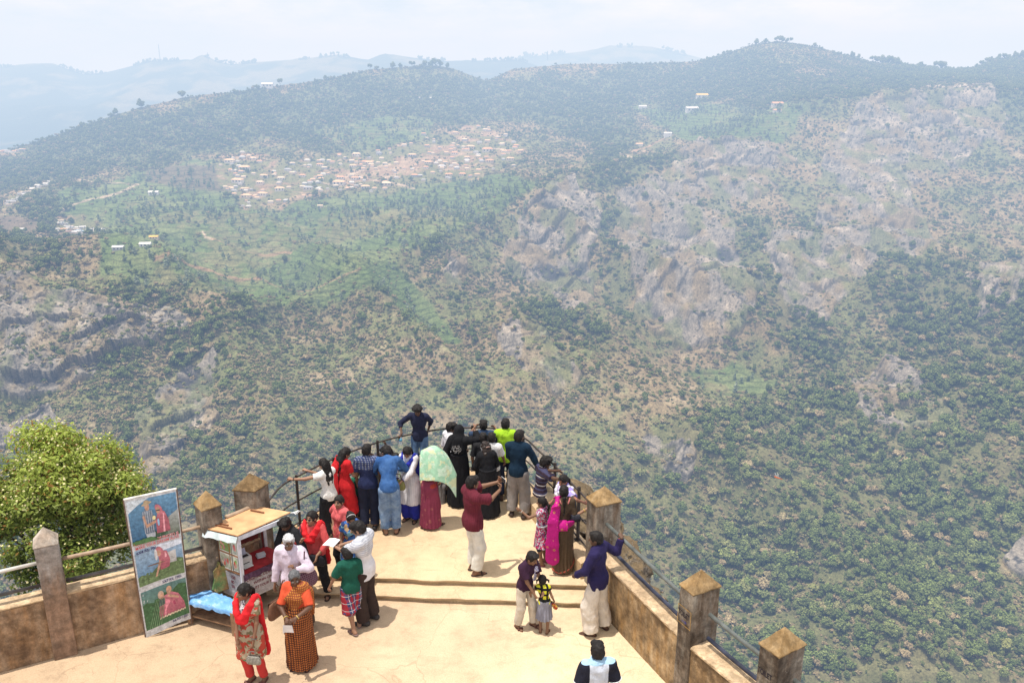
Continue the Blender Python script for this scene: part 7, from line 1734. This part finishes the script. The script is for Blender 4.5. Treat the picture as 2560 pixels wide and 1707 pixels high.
# (12-14) three youngsters at the tip
p = Person((-.56, 15.02, UP), 1.56, 6, 'boy at the very tip of the railing in a blue shirt', 'm', SK1, head=(-5, 6, 0), armR={'to': ('w', -.32, 15.33, 1.46), 'pole': (1, -.4, -.6), 'curl': .8}, armL={'to': ('w', -.75, 15.40, 1.46), 'pole': (-1, -.4, -.6), 'curl': .8}).body()
p.trousers(fb('navy_cotton', (0.02, 0.025, 0.06))); p.top(fb('mid_blue_cotton', (0.03, 0.055, 0.11)), .8, .14); p.hair('short', vol=1.3); p.shoes('shoe')
p = Person((-.55, 14.55, UP), 1.50, -4, 'youth in a black shirt behind the long haired woman in black', 'm', SK1, head=(6, 4, 0)).body()
p.trousers(fb('black_cotton', (0.016, 0.016, 0.018))); p.top(fb('black_shirt', (0.018, 0.018, 0.020)), .8, .14); p.hair('short'); p.shoes('shoe')
p = Person((-.39, 14.45, UP), 1.54, -8, 'boy in a white T-shirt with short cropped hair beside the youth in black', 'm', SK1, child=.05, head=(6, 4, 0), armL={'to': (-.16, .34, 1.10)}, armR={'to': (.24, .24, .95)}).body()
p.trousers(fb('charcoal_cotton', (0.035, 0.033, 0.036))); p.top(fb('white_tee', (0.66, 0.65, 0.64)), .7, .13, .022); p.hair('short', vol=.8); p.shoes('shoe')
# (15) neon green
p = Person(at(1264, 1246, UP), 1.70, 2, 'man in a neon green waistcoat with dark sleeves and dark jeans seen from behind', 'm', SK3, head=(-8, 6, 0), armL={'to': (-.25, .12, .92)}, armR={'to': (.16, .30, 1.0)}).body()
p.trousers(fb('dark_denim', (0.018, 0.022, 0.045)), o=.02); p.top(fb('navy_sleeves', (0.018, 0.022, 0.05)), .95, .10, .012, name='undershirt'); p.top(fb('neon_green', (0.36, 0.62, 0.03)), .0, .17, .026, .015, 'waistcoat'); p.hair('short'); p.shoes('sandal')
# (16) teal shirt
p = Person(at(1295, 1290, UP), 1.76, -14, 'man in a dark teal long sleeved shirt and grey trousers seen from behind', 'm', SK1, head=(-16, 8, 0), armR={'to': (.34, .18, .92), 'pole': (1, -1, 0)}, armL={'to': (-.16, .28, .96)}, feet={1: {'at': (.13, .0, 0)}, -1: {'at': (-.12, .04, 0)}}).body()
p.trousers(fb('grey_trousers', (0.20, 0.185, 0.18), 'denim', (0.27, 0.25, 0.24)), o=.026, loose=.018); p.top(fb('teal_shirt', (0.007, 0.022, 0.044)), 1.93, .17, .02, .012); p.hair('short', vol=1.1); p.shoes('shoe', (0.05, 0.035, 0.03))
# (17) boy seated on the right-hand kerb
p = Person((.52, 13.72, .24), 1.64, -72, 'boy in a striped polo shirt sitting on the right hand kerb', 'm', SK3, lean=6, head=(-8, 16, 0), child=.04, pelvis=(0, 0, .66), feet={1: {'at': (.13, .46, .12), 'pole': (.1, .6, 1)}, -1: {'at': (-.13, .50, .12), 'pole': (-.1, .6, 1)}}, armR={'to': ('w', 1.02, 13.02, 1.46), 'pole': (1, -.4, -.8), 'curl': .6}, armL={'to': ('w', .88, 13.40, 1.46), 'pole': (-1, -.4, -.8), 'curl': .7}).body()
p.trousers(fb('tan_shorts', (0.45, 0.36, 0.24)), end=1.05, o=.022); p.top(fb('striped_polo', (0.030, 0.018, 0.030), 'stripes', (0.05, 0.05, 0.10), (0.50, 0.48, 0.48), .075), .8, .10, .022, .01); p.hair('short', vol=1.4); p.shoes('sandal')
# (18) lavender
p = Person((.90, 12.78, UP), 1.52, 118, 'woman in a lavender tunic facing left in front of the right hand post', 'f', (0.27, 0.12, 0.075), head=(18, 14, 0), armL={'to': ('w', 1.22, 12.55, 1.30), 'pole': (-1, -.5, -.5)}, armR={'to': (.12, .28, 1.06)}).body()
p.trousers(fb('white_leggings', (0.60, 0.58, 0.60))); LAV = fb('lavender_cotton', (0.26, 0.20, 0.56), 'print', (0.34, 0.28, 0.62), (0.55, 0.50, 0.66), 14.0); p.top(LAV, .75, .50, .02, .03, 'tunic'); p.dupatta(fb('white_pink_scarf', (0.66, 0.62, 0.70)), front=.16); p.hair('tail', length=.30); p.shoes('sandal')
# (19) pink and brown sari
p = Person(at(1406, 1426, UP), 1.58, 8, 'woman in a brown sari with magenta drape and a long black braid', 'f', SK2, fat=1.06, head=(-14, 6, 0), armR={'to': ('w', 1.22, 12.20, 1.36), 'pole': (1, -.3, -.9), 'hd': (.6, .6, .1), 'curl': .5}, armL={'to': (-.20, .16, .92)}).body()
SARB = fb('brown_sari', (0.105, 0.070, 0.042), 'motif', (0.30, 0.16, 0.11), None, 7.0); MAG = fb('magenta_silk', (0.46, 0.012, 0.20), 'motif', (0.52, 0.16, 0.12), None, 9.0, rough=.6)
p.top(fb('brown_blouse', (0.080, 0.055, 0.035)), .85, -.10, .014, 0, 'blouse', neck=.07); p.skirt(SARB, .10, .05, .135, .195, 'sari', 15, .012, .86)
p.ribbon(MAG, [(p.pel + v3(.17, -.10, .08), (1, -1, 0), .05), (p.pel + v3(.02, -.165, .06), (0, 1, 0), .10), (p.pel + v3(-.14, -.12, .04), (-1, -1, 0), .10), (p.pel + v3(-.20, -.02, -.10), (1, 0, 0), .10)], .1, 'waist_drape', .014)
p.ribbon(MAG, [(p.chest + v3(-.08, .13, -.10), (0, 1, 0), .07), (p.sh[-1] + v3(.04, .03, .07), (0, .3, 1), .075), (p.sh[-1] + v3(-.01, -.10, -.05), (0, 1, .3), .085), (p.pel + v3(-.22, -.17, .12), (.3, 1, 0), .10), (p.pel + v3(-.23, -.17, -.30), (.3, 1, 0), .12), (p.pel + v3(-.22, -.15, -.60), (.3, 1, 0), .13)], .1, 'shoulder_drape', .016)
b = MB(); n_ = 20; pts = [(.205 * math.cos(t), .185 * math.sin(t), .20 + .13 * math.sin(t * 1.0 + .6)) for t in np.linspace(-2.9, -.1, n_)]; b.tube([Vector(x) for x in pts], .016, 6); p.part('border', b.mesh('border', True), fb('sari_border', (0.34, 0.085, 0.055)))
b = MB(); 
for q in (1, -1): b.tube([p.neck + v3(q * .03, -.075, -.10), p.neck + v3(q * .07, -.075, -.03), p.neck + v3(q * .10, -.03, .035)], .016, 6)
p.part('neck_trim', b.mesh('neck_trim', True), fb('pink_trim', (0.50, 0.17, 0.16)))
p.hair('braid', length=.40); p.shoes('sandal'); bangle(p, 1, (0.55, 0.38, 0.10))
bag('handbag', p.world((.20, -.08, 1.10)), p.rz, (.16, .09, .15), fb('black_leather', (0.02, 0.02, 0.025), rough=.4), 'small black handbag under the arm of the woman with the braid', [(-.03, 0, .05), (0, .02, .26), (.0, .05, .30)], flap=fb('black_flap', (0.03, 0.03, 0.04), rough=.4))
# (20) girl in printed dress
p = Person(at(1356, 1408, UP), 1.24, 62, 'girl in a pink and white printed dress stretching her arm to the railing', 'f', SK1, child=.12, head=(8, 4, 0), armL={'to': (-.30, .42, 1.42), 'pole': (-.6, -.4, -1), 'hd': (-.4, .6, .5), 'curl': .3}, armR={'to': (.20, .10, .92)}).body()
PRN = fb('pink_print', (0.50, 0.46, 0.52), 'print', (0.42, 0.03, 0.09), (0.16, 0.05, 0.16), 46.0, c4=(0.62, 0.10, 0.22)); p.trousers(fb('dark_leggings', (0.03, 0.04, 0.055)), end=1.25, o=.01)
p.top(PRN, .35, .02, .016, .0, 'bodice'); p.skirt(PRN, .10, .50, .15, .29, 'skirt', 10, .014, .9); b = MB(); b.tube([p.pel + v3(.175 * math.cos(t), .13 * math.sin(t), .10) for t in np.linspace(0, 6.28, 21)], .022, 6, False); p.part('sash', b.mesh('sash', True), fb('white_sash', (0.62, 0.62, 0.66)))
p.ribbon(fb('white_sash', (0.62, 0.62, 0.66)), [(p.chest + v3(-.07, .10, .12), (0, 1, 0), .05), (p.chest + v3(-.03, .12, -.1), (0, 1, 0), .055), (p.pel + v3(.0, .14, .12), (0, 1, 0), .05)], .05, 'bib', .014); p.hair('tail', length=.22); p.shoes('sandal', (0.25, 0.05, 0.06)); bangle(p, -1, (0.55, 0.5, 0.45), 'bracelet', .03)
# (21) maroon shirt taking a picture
p = Person(at(1184, 1430, UP), 1.79, -60, 'man in a maroon shirt and white trousers photographing with his phone', 'm', SK1, fat=1.12, lean=-3, head=(0, 2, 0), armR={'to': (.05, .46, 1.36), 'pole': (.8, -.3, -1), 'curl': .6, 'hd': (-.1, .3, 1), 'hn': (-.3, -1, 0)}, armL={'to': (-.03, .50, 1.46), 'pole': (-.9, -.2, -1), 'curl': .5, 'hd': (.3, .2, .9), 'hn': (.4, -1, 0)}, feet={1: {'at': (.10, .03, 0)}, -1: {'at': (-.09, .06, 0)}}).body()
p.trousers(fb('white_trousers', (0.66, 0.64, 0.58)), o=.022, loose=.014); p.top(fb('maroon_shirt', (0.110, 0.016, 0.028), 'vstripes', (0.13, 0.022, 0.034), None, .04), .85, .19, .03, .02); p.hair('short'); p.shoes('sandal', (0.05, 0.028, 0.02))
b = MB(); b.tube([p.neck + v3(.075 * math.cos(t), .07 * math.sin(t) + .01, .02 + .02 * math.sin(t)) for t in np.linspace(0, 6.28, 15)], .016, 6, False); p.part('collar', b.mesh('collar', True), fb('navy_collar', (0.05, 0.06, 0.13)))
ph = empty('phone', p.world((.01, .55, 1.49)), p.rz, 'silver edged phone held up by the man in maroon', 'phone'); MB().box((0, 0, 0), (.14, .012, .075)).build('case', flat((0.025, 0.025, 0.03), .25), ph, bevel=.004); MB().box((0, 0, 0), (.146, .007, .081)).build('rim', flat((0.55, 0.55, 0.56), .3), ph, bevel=.003)
# (22) boy bending to the little girl
p = Person(at(1312, 1568, 0), 1.40, -136, 'boy in a dark purple shirt and cream trousers leaning towards the little girl', 'm', SK1, child=.08, lean=13, head=(12, 24, 0), armR={'to': (.06, .36, .82), 'pole': (1, -.4, 0), 'curl': .7}, armL={'to': (-.10, .40, .80), 'pole': (-1, -.5, 0), 'curl': .7}, feet={1: {'at': (.10, -.06, 0)}, -1: {'at': (-.16, .10, 0)}}, vox=.010).body()
p.trousers(fb('cream_trousers', (0.56, 0.50, 0.42)), o=.018, loose=.008); p.top(fb('dark_purple_shirt', (0.040, 0.016, 0.036)), .75, .15, .022); p.hair('short', vol=1.1); p.shoes('sandal', (0.09, 0.03, 0.02))
p.ribbon(fb('striped_towel', (0.55, 0.52, 0.62), 'vstripes', (0.22, 0.20, 0.42), None, .03), [(p.chest + p.T1 @ v3(-.11, .125, -.16), (0, 1, 0), .055), (p.chest + p.T1 @ v3(-.11, .12, .06), (0, 1, .1), .05), (p.sh[-1] + p.T1 @ v3(.06, .0, .075), (0, 0, 1), .05), (p.chest + p.T1 @ v3(-.11, -.12, .04), (0, 1, 0), .05)], .05, 'towel', .014)
# (23) little girl with the yellow check top
p = Person(at(1360, 1578, 0), .96, -14, 'little girl in a yellow and black check top and grey skirt seen from behind', 'f', SK1, child=.22, roll=-6, head=(10, 0, -4), armL={'to': (-.38, .06, .98), 'pole': (-1, -.6, -.4), 'curl': .6}, armR={'to': (.24, .10, .95)}, vox=.012).body()
p.top(fb('yellow_check', (0.62, 0.60, 0.04), 'check', (0.014, 0.014, 0.016), (0.010, 0.010, 0.010), .095), .3, .10, .022, .01); p.skirt(fb('grey_skirt', (0.22, 0.22, 0.27)), .06, .46, .16, .27, 'skirt', 12, .016, .9); p.hair('pigtails', length=.1); p.shoes('sandal', (0.14, 0.06, 0.03))
L = lambda x, y, z: p.hc + p.Hd @ v3(x, y, z) * p.hs
for q in (1, -1): b = MB(); b.tube([L(q * .085, -.02, .03) + v3(0, .02 * math.cos(t), .02 * math.sin(t)) for t in np.linspace(0, 6.28, 9)], .008, 5, False); p.part('hair_tie', b.mesh('hair_tie', True), flat((0.45, 0.02, 0.03)), p.hairo)
p.ribbon(fb('red_print_bow', (0.40, 0.04, 0.03), 'print', (0.5, 0.3, 0.05), (0.05, 0.05, 0.05), 30.0), [(p.pel + v3(.20, .02, .0), (0, 1, 0), .04), (p.pel + v3(.30, .0, -.14), (0, 1, 0), .07)], .05, 'ribbon_tail', .014)
# (24) purple shirt at the right wall
p = Person(at(1490, 1577, 0), 1.72, 62, 'man in a deep purple shirt and white trousers gripping the right hand rail', 'm', SK3, fat=1.10, lean=2, head=(12, 6, 0), armR={'to': ('w', 1.66, 11.10, 1.48), 'pole': (.6, -.6, -.7), 'curl': .9, 'hn': (0, 0, -1), 'hd': (.5, .4, .2)}, armL={'to': (-.16, .28, .98), 'pole': (-1, -.6, -.2)}, feet={1: {'at': (.13, -.05, 0), 'turn': -25}, -1: {'at': (-.13, .06, 0)}}, vox=.0105).body()
p.trousers(fb('off_white_trousers', (0.62, 0.56, 0.49)), o=.032, loose=.035, end=1.98, folds=.016); p.top(fb('purple_shirt', (0.022, 0.017, 0.068)), 1.9, .20, .026, .02, folds=.013); p.hair('short', vol=.9); p.shoes('sandal', (0.09, 0.045, 0.03)); bangle(p, 1, (0.55, 0.13, 0.04), 'bracelet', .036)
# (25) boy cropped by the lower edge
p = Person((1.03, 8.36, 0), 1.66, 8, 'boy in a black and pale blue polo shirt cut off by the lower edge', 'm', SK3, head=(-4, 8, 0), vox=.009).body()
p.trousers(fb('navy_cotton', (0.02, 0.025, 0.06))); p.top(fb('panel_polo', (0.014, 0.015, 0.026), 'polo', (0.50, 0.54, 0.62), (0.36, 0.55, 0.72)), .75, .16, .024, .012); p.hair('short', vol=1.2); p.shoes('shoe')
b = MB(); b.tube([p.neck + v3(.082 * math.cos(t), .076 * math.sin(t) + .008, .030 + .012 * math.sin(t)) for t in np.linspace(0, 6.28, 17)], .019, 7, False); p.part('collar', b.mesh('collar', True), fb('sky_collar', (0.36, 0.55, 0.72)))
for q in (1, -1): e_ = p.sh[q] + (p.el[q] - p.sh[q]) * .74; d_ = unit(p.el[q] - p.sh[q]); u_ = unit(np.cross(d_, v3(0, 1, .1))); w_ = np.cross(d_, u_); b = MB(); b.tube([e_ + (u_ * math.cos(t) + w_ * math.sin(t)) * .079 for t in np.linspace(0, 6.28, 15)], .008, 6, False); p.part('sleeve_band', b.mesh('sleeve_band', True), fb('white_trim', (0.64, 0.64, 0.66)))
# (26) pink T-shirt
p = Person((-2.83, 12.20, .1), 1.52, 138, 'woman in a coral pink T-shirt with her hand on her hip', 'f', SK2, fat=1.14, head=(22, -2, 0), armR={'to': (.21, .02, 1.02), 'pole': (1, -.5, .1), 'hd': (-.7, .5, -.3), 'hn': (-.3, -.2, -1)}, armL={'to': (-.20, .20, .95)}).body()
p.trousers(fb('black_cotton', (0.016, 0.016, 0.018)), o=.022); p.top(fb('coral_tee', (0.62, 0.125, 0.13)), .72, .22, .02, .02); p.hair('bun', vol=1.2); p.shoes('sandal')
b = MB(); b.tube([p.pel + v3(.10, .15, .2), p.pel + v3(.0, .16, .0), p.pel + v3(-.1, .15, .2)], .004, 5); p.part('chain', b.mesh('chain'), flat((0.5, 0.4, 0.2)))
# (27) red scarf and sunglasses
p = Person(at(796, 1496, 0), 1.60, 168, 'woman in a coral top, red scarf and sunglasses with a black sling bag', 'f', SK2, fat=1.06, head=(-12, -8, 0), armR={'to': (.10, .26, 1.25), 'pole': (1, -.3, -.7), 'hd': (-.5, .2, .8), 'hn': (-.7, .4, 0), 'curl': .3}, armL={'to': (-.15, .22, 1.0), 'pole': (-1, -.4, -.3), 'hd': (.1, .5, -.9), 'curl': .4}, feet={1: {'at': (.12, .16, 0)}, -1: {'at': (-.14, -.10, 0)}}, vox=.0095).body()
p.trousers(fb('black_cotton', (0.016, 0.016, 0.018)), o=.020); p.top(fb('coral_kurta', (0.56, 0.085, 0.085)), 1.6, .28, .022, .03, 'kurta'); p.dupatta(fb('scarlet_scarf', (0.62, 0.022, 0.028)), front=.22, drop=.75, thick=.058); p.hair('bun'); p.glasses(True); p.shoes('sandal')
bag('sling_bag', p.world((-.12, .20, .90)), p.rz, (.28, .11, .20), fb('black_leather', (0.02, 0.02, 0.025), rough=.4), 'black sling bag on the hip of the woman in sunglasses', [(.12, .0, .06), (.16, .0, .25), (.26, -.02, .46), (.28, -.10, .53)], flap=fb('black_flap', (0.03, 0.03, 0.04), rough=.4))
# (28) girl with hair band
p = Person((-2.62, 11.95, .1), 1.38, 205, 'girl with white hair band and blue dress behind the man reading a paper', 'f', SK2, child=.08, head=(0, 30, 0)).body()
p.top(fb('blue_batik', (0.04, 0.12, 0.36), 'print', (0.20, 0.42, 0.55), (0.02, 0.04, 0.12), 18.0, c4=(0.45, 0.30, 0.16)), .4, .40, .02, .04, 'dress'); p.trousers(fb('batik_trousers', (0.45, 0.30, 0.16), 'print', (0.08, 0.16, 0.34), (0.5, 0.45, 0.35), 18.0), o=.02); p.hair('bun', vol=1.2); p.shoes('sandal')
L = lambda x, y, z: p.hc + p.Hd @ v3(x, y, z) * p.hs; b = MB(); b.tube([L(.088 * math.cos(t), .005, .03 + .108 * math.sin(t)) for t in np.linspace(.2, 2.94, 13)], .007, 5); p.part('hair_band', b.mesh('hair_band', True), flat((0.62, 0.60, 0.60)), p.hairo)
# (29) man reading a paper
p = Person(at(920, 1553, 0), 1.77, 72, 'man in a white T-shirt and dark brown trousers reading a paper', 'm', SK2, head=(8, 26, 0), armL={'to': (-.03, .44, 1.20), 'pole': (-1, -.3, -.6), 'curl': .5, 'hn': (.4, 0, 1)}, armR={'to': (.08, .42, 1.18), 'pole': (1, -.5, -.4), 'curl': .5, 'hn': (-.4, 0, 1)}, feet={1: {'at': (.10, -.02, 0)}, -1: {'at': (-.10, .04, 0)}}, vox=.0105).body()
p.trousers(fb('dark_brown_trousers', (0.040, 0.026, 0.022)), o=.026, loose=.018, end=1.97); p.top(fb('white_grey_tee', (0.64, 0.64, 0.68), 'yoke', (0.42, 0.44, 0.50), (0.50, 0.52, 0.56)), .75, .22, .026, .02); p.hair('short', vol=1.4); p.glasses(); p.shoes('shoe', (0.035, 0.03, 0.03))
pp = empty('paper', p.world((.02, .54, 1.23)), p.rz, 'folded white paper in the hands of the man in the white T-shirt', 'paper'); MB().add([(-.11, -.09, 0), (.11, -.09, .01), (.11, .0, .02), (-.11, .0, .015), (.11, .10, .0), (-.11, .10, .0)], [(0, 1, 2, 3), (3, 2, 4, 5)]).build('sheet', flat((0.68, 0.67, 0.68)), pp)
# (30) boy with plaid shorts
p = Person(at(884, 1572, 0), 1.40, 22, 'boy in a dark green T-shirt and plaid shorts', 'm', SK2, child=.06, roll=-1, head=(22, 14, 0), armL={'to': (-.38, .14, .88), 'pole': (-.6, -1, 0), 'curl': .8}, armR={'to': (.22, .14, .92)}, feet={1: {'at': (.12, .08, 0)}, -1: {'at': (-.02, -.14, 0), 'turn': 25}}, fat=1.05, vox=.0105).body()
p.trousers(fb('plaid_shorts', (0.045, 0.06, 0.16), 'plaid', (0.36, 0.03, 0.045), (0.30, 0.03, 0.04), .115, c4=(0.52, 0.50, 0.50)), end=1.12, o=.04, flare=.035, name='shorts', loose=.035); p.top(fb('green_tee', (0.012, 0.085, 0.058)), .8, .17, .026, .02); p.hair('short', vol=1.2); p.shoes('sandal', (0.20, 0.13, 0.12))
# (31) elderly man
p = Person(at(742, 1572, 0), 1.66, 172, 'elderly man with grey hair, glasses and a pinkish white shirt', 'm', SK1, fat=1.02, head=(26, 4, 0), armL={'to': (-.16, .25, 1.24), 'pole': (-1, -.4, -.6), 'hd': (.2, .2, .9), 'hn': (.6, .4, 0), 'curl': .9}, armR={'to': (.24, .10, .88)}, feet={1: {'at': (.10, .0, 0)}, -1: {'at': (-.20, -.04, 0)}}, vox=.0095).body()
p.trousers(fb('brown_trousers', (0.085, 0.055, 0.040)), o=.024, loose=.014); p.top(fb('pink_white_shirt', (0.62, 0.54, 0.64)), 1.92, .22, .026, .02, folds=.014); p.hair('short', GREYH, vol=1.3); p.glasses(); p.shoes('sandal')
b = MB()
for q in (1, -1): b.poly([p.neck + v3(q * .015, .085, .0), p.neck + v3(q * .085, .05, .05), p.neck + v3(q * .095, .075, .0), p.neck + v3(q * .05, .115, -.05)])
p.part('collar', b.mesh('collar'), fb('pink_white_shirt', (0.62, 0.54, 0.64)))
bag('shoulder_bag', p.world((-.27, .06, .98)), p.rz + .9, (.26, .14, .30), fb('maroon_check_cloth', (0.07, 0.022, 0.05), 'check', (0.20, 0.12, 0.16), None, .03), 'dark maroon check shoulder bag carried by the elderly man', [(.05, 0, .12), (.04, .02, .3), (.02, .02, .48)], flap=fb('maroon_strap', (0.08, 0.03, 0.045)))
# (32) older woman in the orange check sari
p = Person(at(756, 1664, 0), 1.59, 172, 'older woman with glasses in an orange and black check sari holding a paper', 'f', (0.115, 0.058, 0.036), fat=1.22, head=(26, 2, 0), armR={'to': (.04, .31, 1.06), 'pole': (1, -.3, -.3), 'hd': (-.6, .6, -.2), 'hn': (-.3, 0, -1), 'curl': .5}, armL={'to': (-.10, .30, 1.08), 'pole': (-1, -.3, -.2), 'hd': (.4, .7, .1), 'hn': (.5, 0, -.8), 'curl': .6}, vox=.0095).body()
SARO = fb('orange_check_sari', (0.40, 0.135, 0.035), 'check', (0.11, 0.035, 0.02), (0.045, 0.018, 0.014), .036); SARU = fb('amber_check_drape', (0.52, 0.22, 0.045), 'check', (0.24, 0.06, 0.03), None, .032)
p.top(fb('orange_blouse', (0.58, 0.085, 0.035)), .92, -.06, .016, 0, 'blouse'); p.skirt(SARO, .16, .055, .16, .25, 'sari', 19, .012, .9, folds=.014)
def ex(f):
    f.cone(p.sh[-1] + v3(.05, .05, .05), p.chest + v3(-.12, -.14, -.02), .07, .09, .03); f.cone(p.chest + v3(-.12, -.14, -.02), p.pel + v3(-.12, -.2, -.08), .09, .10, .03, flat=((0, 1, 0), .4))
p.band(SARU, (.17, .0, 1.02), (-.13, .0, 1.42), .125, 'shoulder_drape', .032, extra=ex); p.hair('bun', DGREYH); p.glasses(); p.shoes('sandal', (0.10, 0.05, 0.04)); bangle(p, 1, (0.6, 0.42, 0.12)); bangle(p, -1, (0.6, 0.42, 0.12))
bag('handbag', p.world((.33, -.02, 1.0)), p.rz + 1.2, (.28, .13, .30), fb('brown_leather', (0.20, 0.105, 0.065), rough=.5), 'brown leather handbag on the shoulder of the woman in the orange sari', [(-.04, 0, .12), (-.05, .03, .3), (-.06, .10, .44), (-.05, .14, .46)], flap=fb('brown_flap', (0.16, 0.08, 0.05), rough=.5))
pp = empty('paper', p.world((-.03, .42, .98)), p.rz, 'folded white leaflet in the hands of the woman in the orange sari', 'paper'); MB().add([(-.07, -.01, -.06), (.06, -.01, -.07), (.07, .01, .06), (-.06, .01, .07), (.07, .04, -.05)], [(0, 1, 2, 3), (1, 4, 2)]).build('sheet', flat((0.66, 0.64, 0.66)), pp)
# (33) girl with red scarf, front left
p = Person(at(638, 1708, 0), 1.62, 166, 'girl in a red scarf, printed dress and red leggings at the front left', 'f', SK1, fat=.92, head=(-30, 2, 0), armR={'to': (.05, .25, .86), 'pole': (1, -.6, 0), 'curl': .35, 'hd': (-.3, .3, -.9), 'hn': (-.9, .2, 0)}, armL={'to': (-.17, .20, .83), 'pole': (-1, -.5, 0), 'hd': (.1, .3, -.9), 'curl': .6}, feet={1: {'at': (.09, -.02, 0)}, -1: {'at': (-.10, -.06, 0)}}, vox=.009).body()
p.trousers(fb('red_leggings', (0.50, 0.045, 0.040)), o=.009, name='leggings', folds=.006); p.top(fb('printed_kurta', (0.42, 0.36, 0.26), 'blots', (0.42, 0.060, 0.040), (0.19, 0.155, 0.085), 13.0), .55, .44, .012, .0, 'kurta', hem_r=.185)
p.dupatta(fb('scarlet_scarf', (0.62, 0.022, 0.028)), front=.27, drop=.95, thick=.055); p.hair('tail', length=.30); p.shoes('sandal', (0.12, 0.05, 0.04))
b = MB(); b.tube([p.pel + v3(.172 * math.cos(t) + 0, .14 * math.sin(t), -.445) for t in np.linspace(0, 6.28, 25)], .012, 6, False); p.part('hem_border', b.mesh('hem_border', True), fb('green_border', (0.05, 0.13, 0.06)))
p.ribbon(fb('grey_lace', (0.45, 0.44, 0.46), 'print', (0.10, 0.10, 0.12), (0.6, 0.6, 0.6), 60.0), [(p.neck + v3(0, .085, -.01), (0, 1, .3), .045), (p.neck + v3(0, .125, -.12), (0, 1, 0), .05), (p.neck + v3(0, .14, -.24), (0, 1, 0), .025)], .05, 'neck_lace', .012)
bangle(p, -1, (0.10, 0.10, 0.10), 'watch', .033)
bag('purse', p.world((-.20, .27, .66)), p.rz + .1, (.20, .09, .15), fb('silver_weave', (0.42, 0.40, 0.35), 'check', (0.15, 0.14, 0.12), None, .02, rough=.4), 'small silver woven purse hanging from the hand of the girl in red', [(-.05, 0, .05), (-.03, 0, .13), (.03, 0, .13), (.05, 0, .05)], flap=fb('purse_frame', (0.16, 0.14, 0.12), rough=.4))
# (34) the photo seller
p = Person((-3.50, 11.74, 0), 1.55, 142, 'photo seller in a black shirt bending into the kiosk', 'm', SK3, lean=10, head=(10, 28, 0), armR={'to': ('w', -3.72, 11.42, .98), 'pole': (1, -.3, -.4), 'curl': .4}, armL={'to': ('w', -3.40, 11.40, .90), 'pole': (-1, -.4, -.3), 'curl': .4}).body()
p.trousers(fb('charcoal_cotton', (0.035, 0.033, 0.036))); p.top(fb('black_shirt', (0.018, 0.018, 0.020)), 1.5, .15, .02); p.hair('short', vol=1.5); p.shoes('sandal')
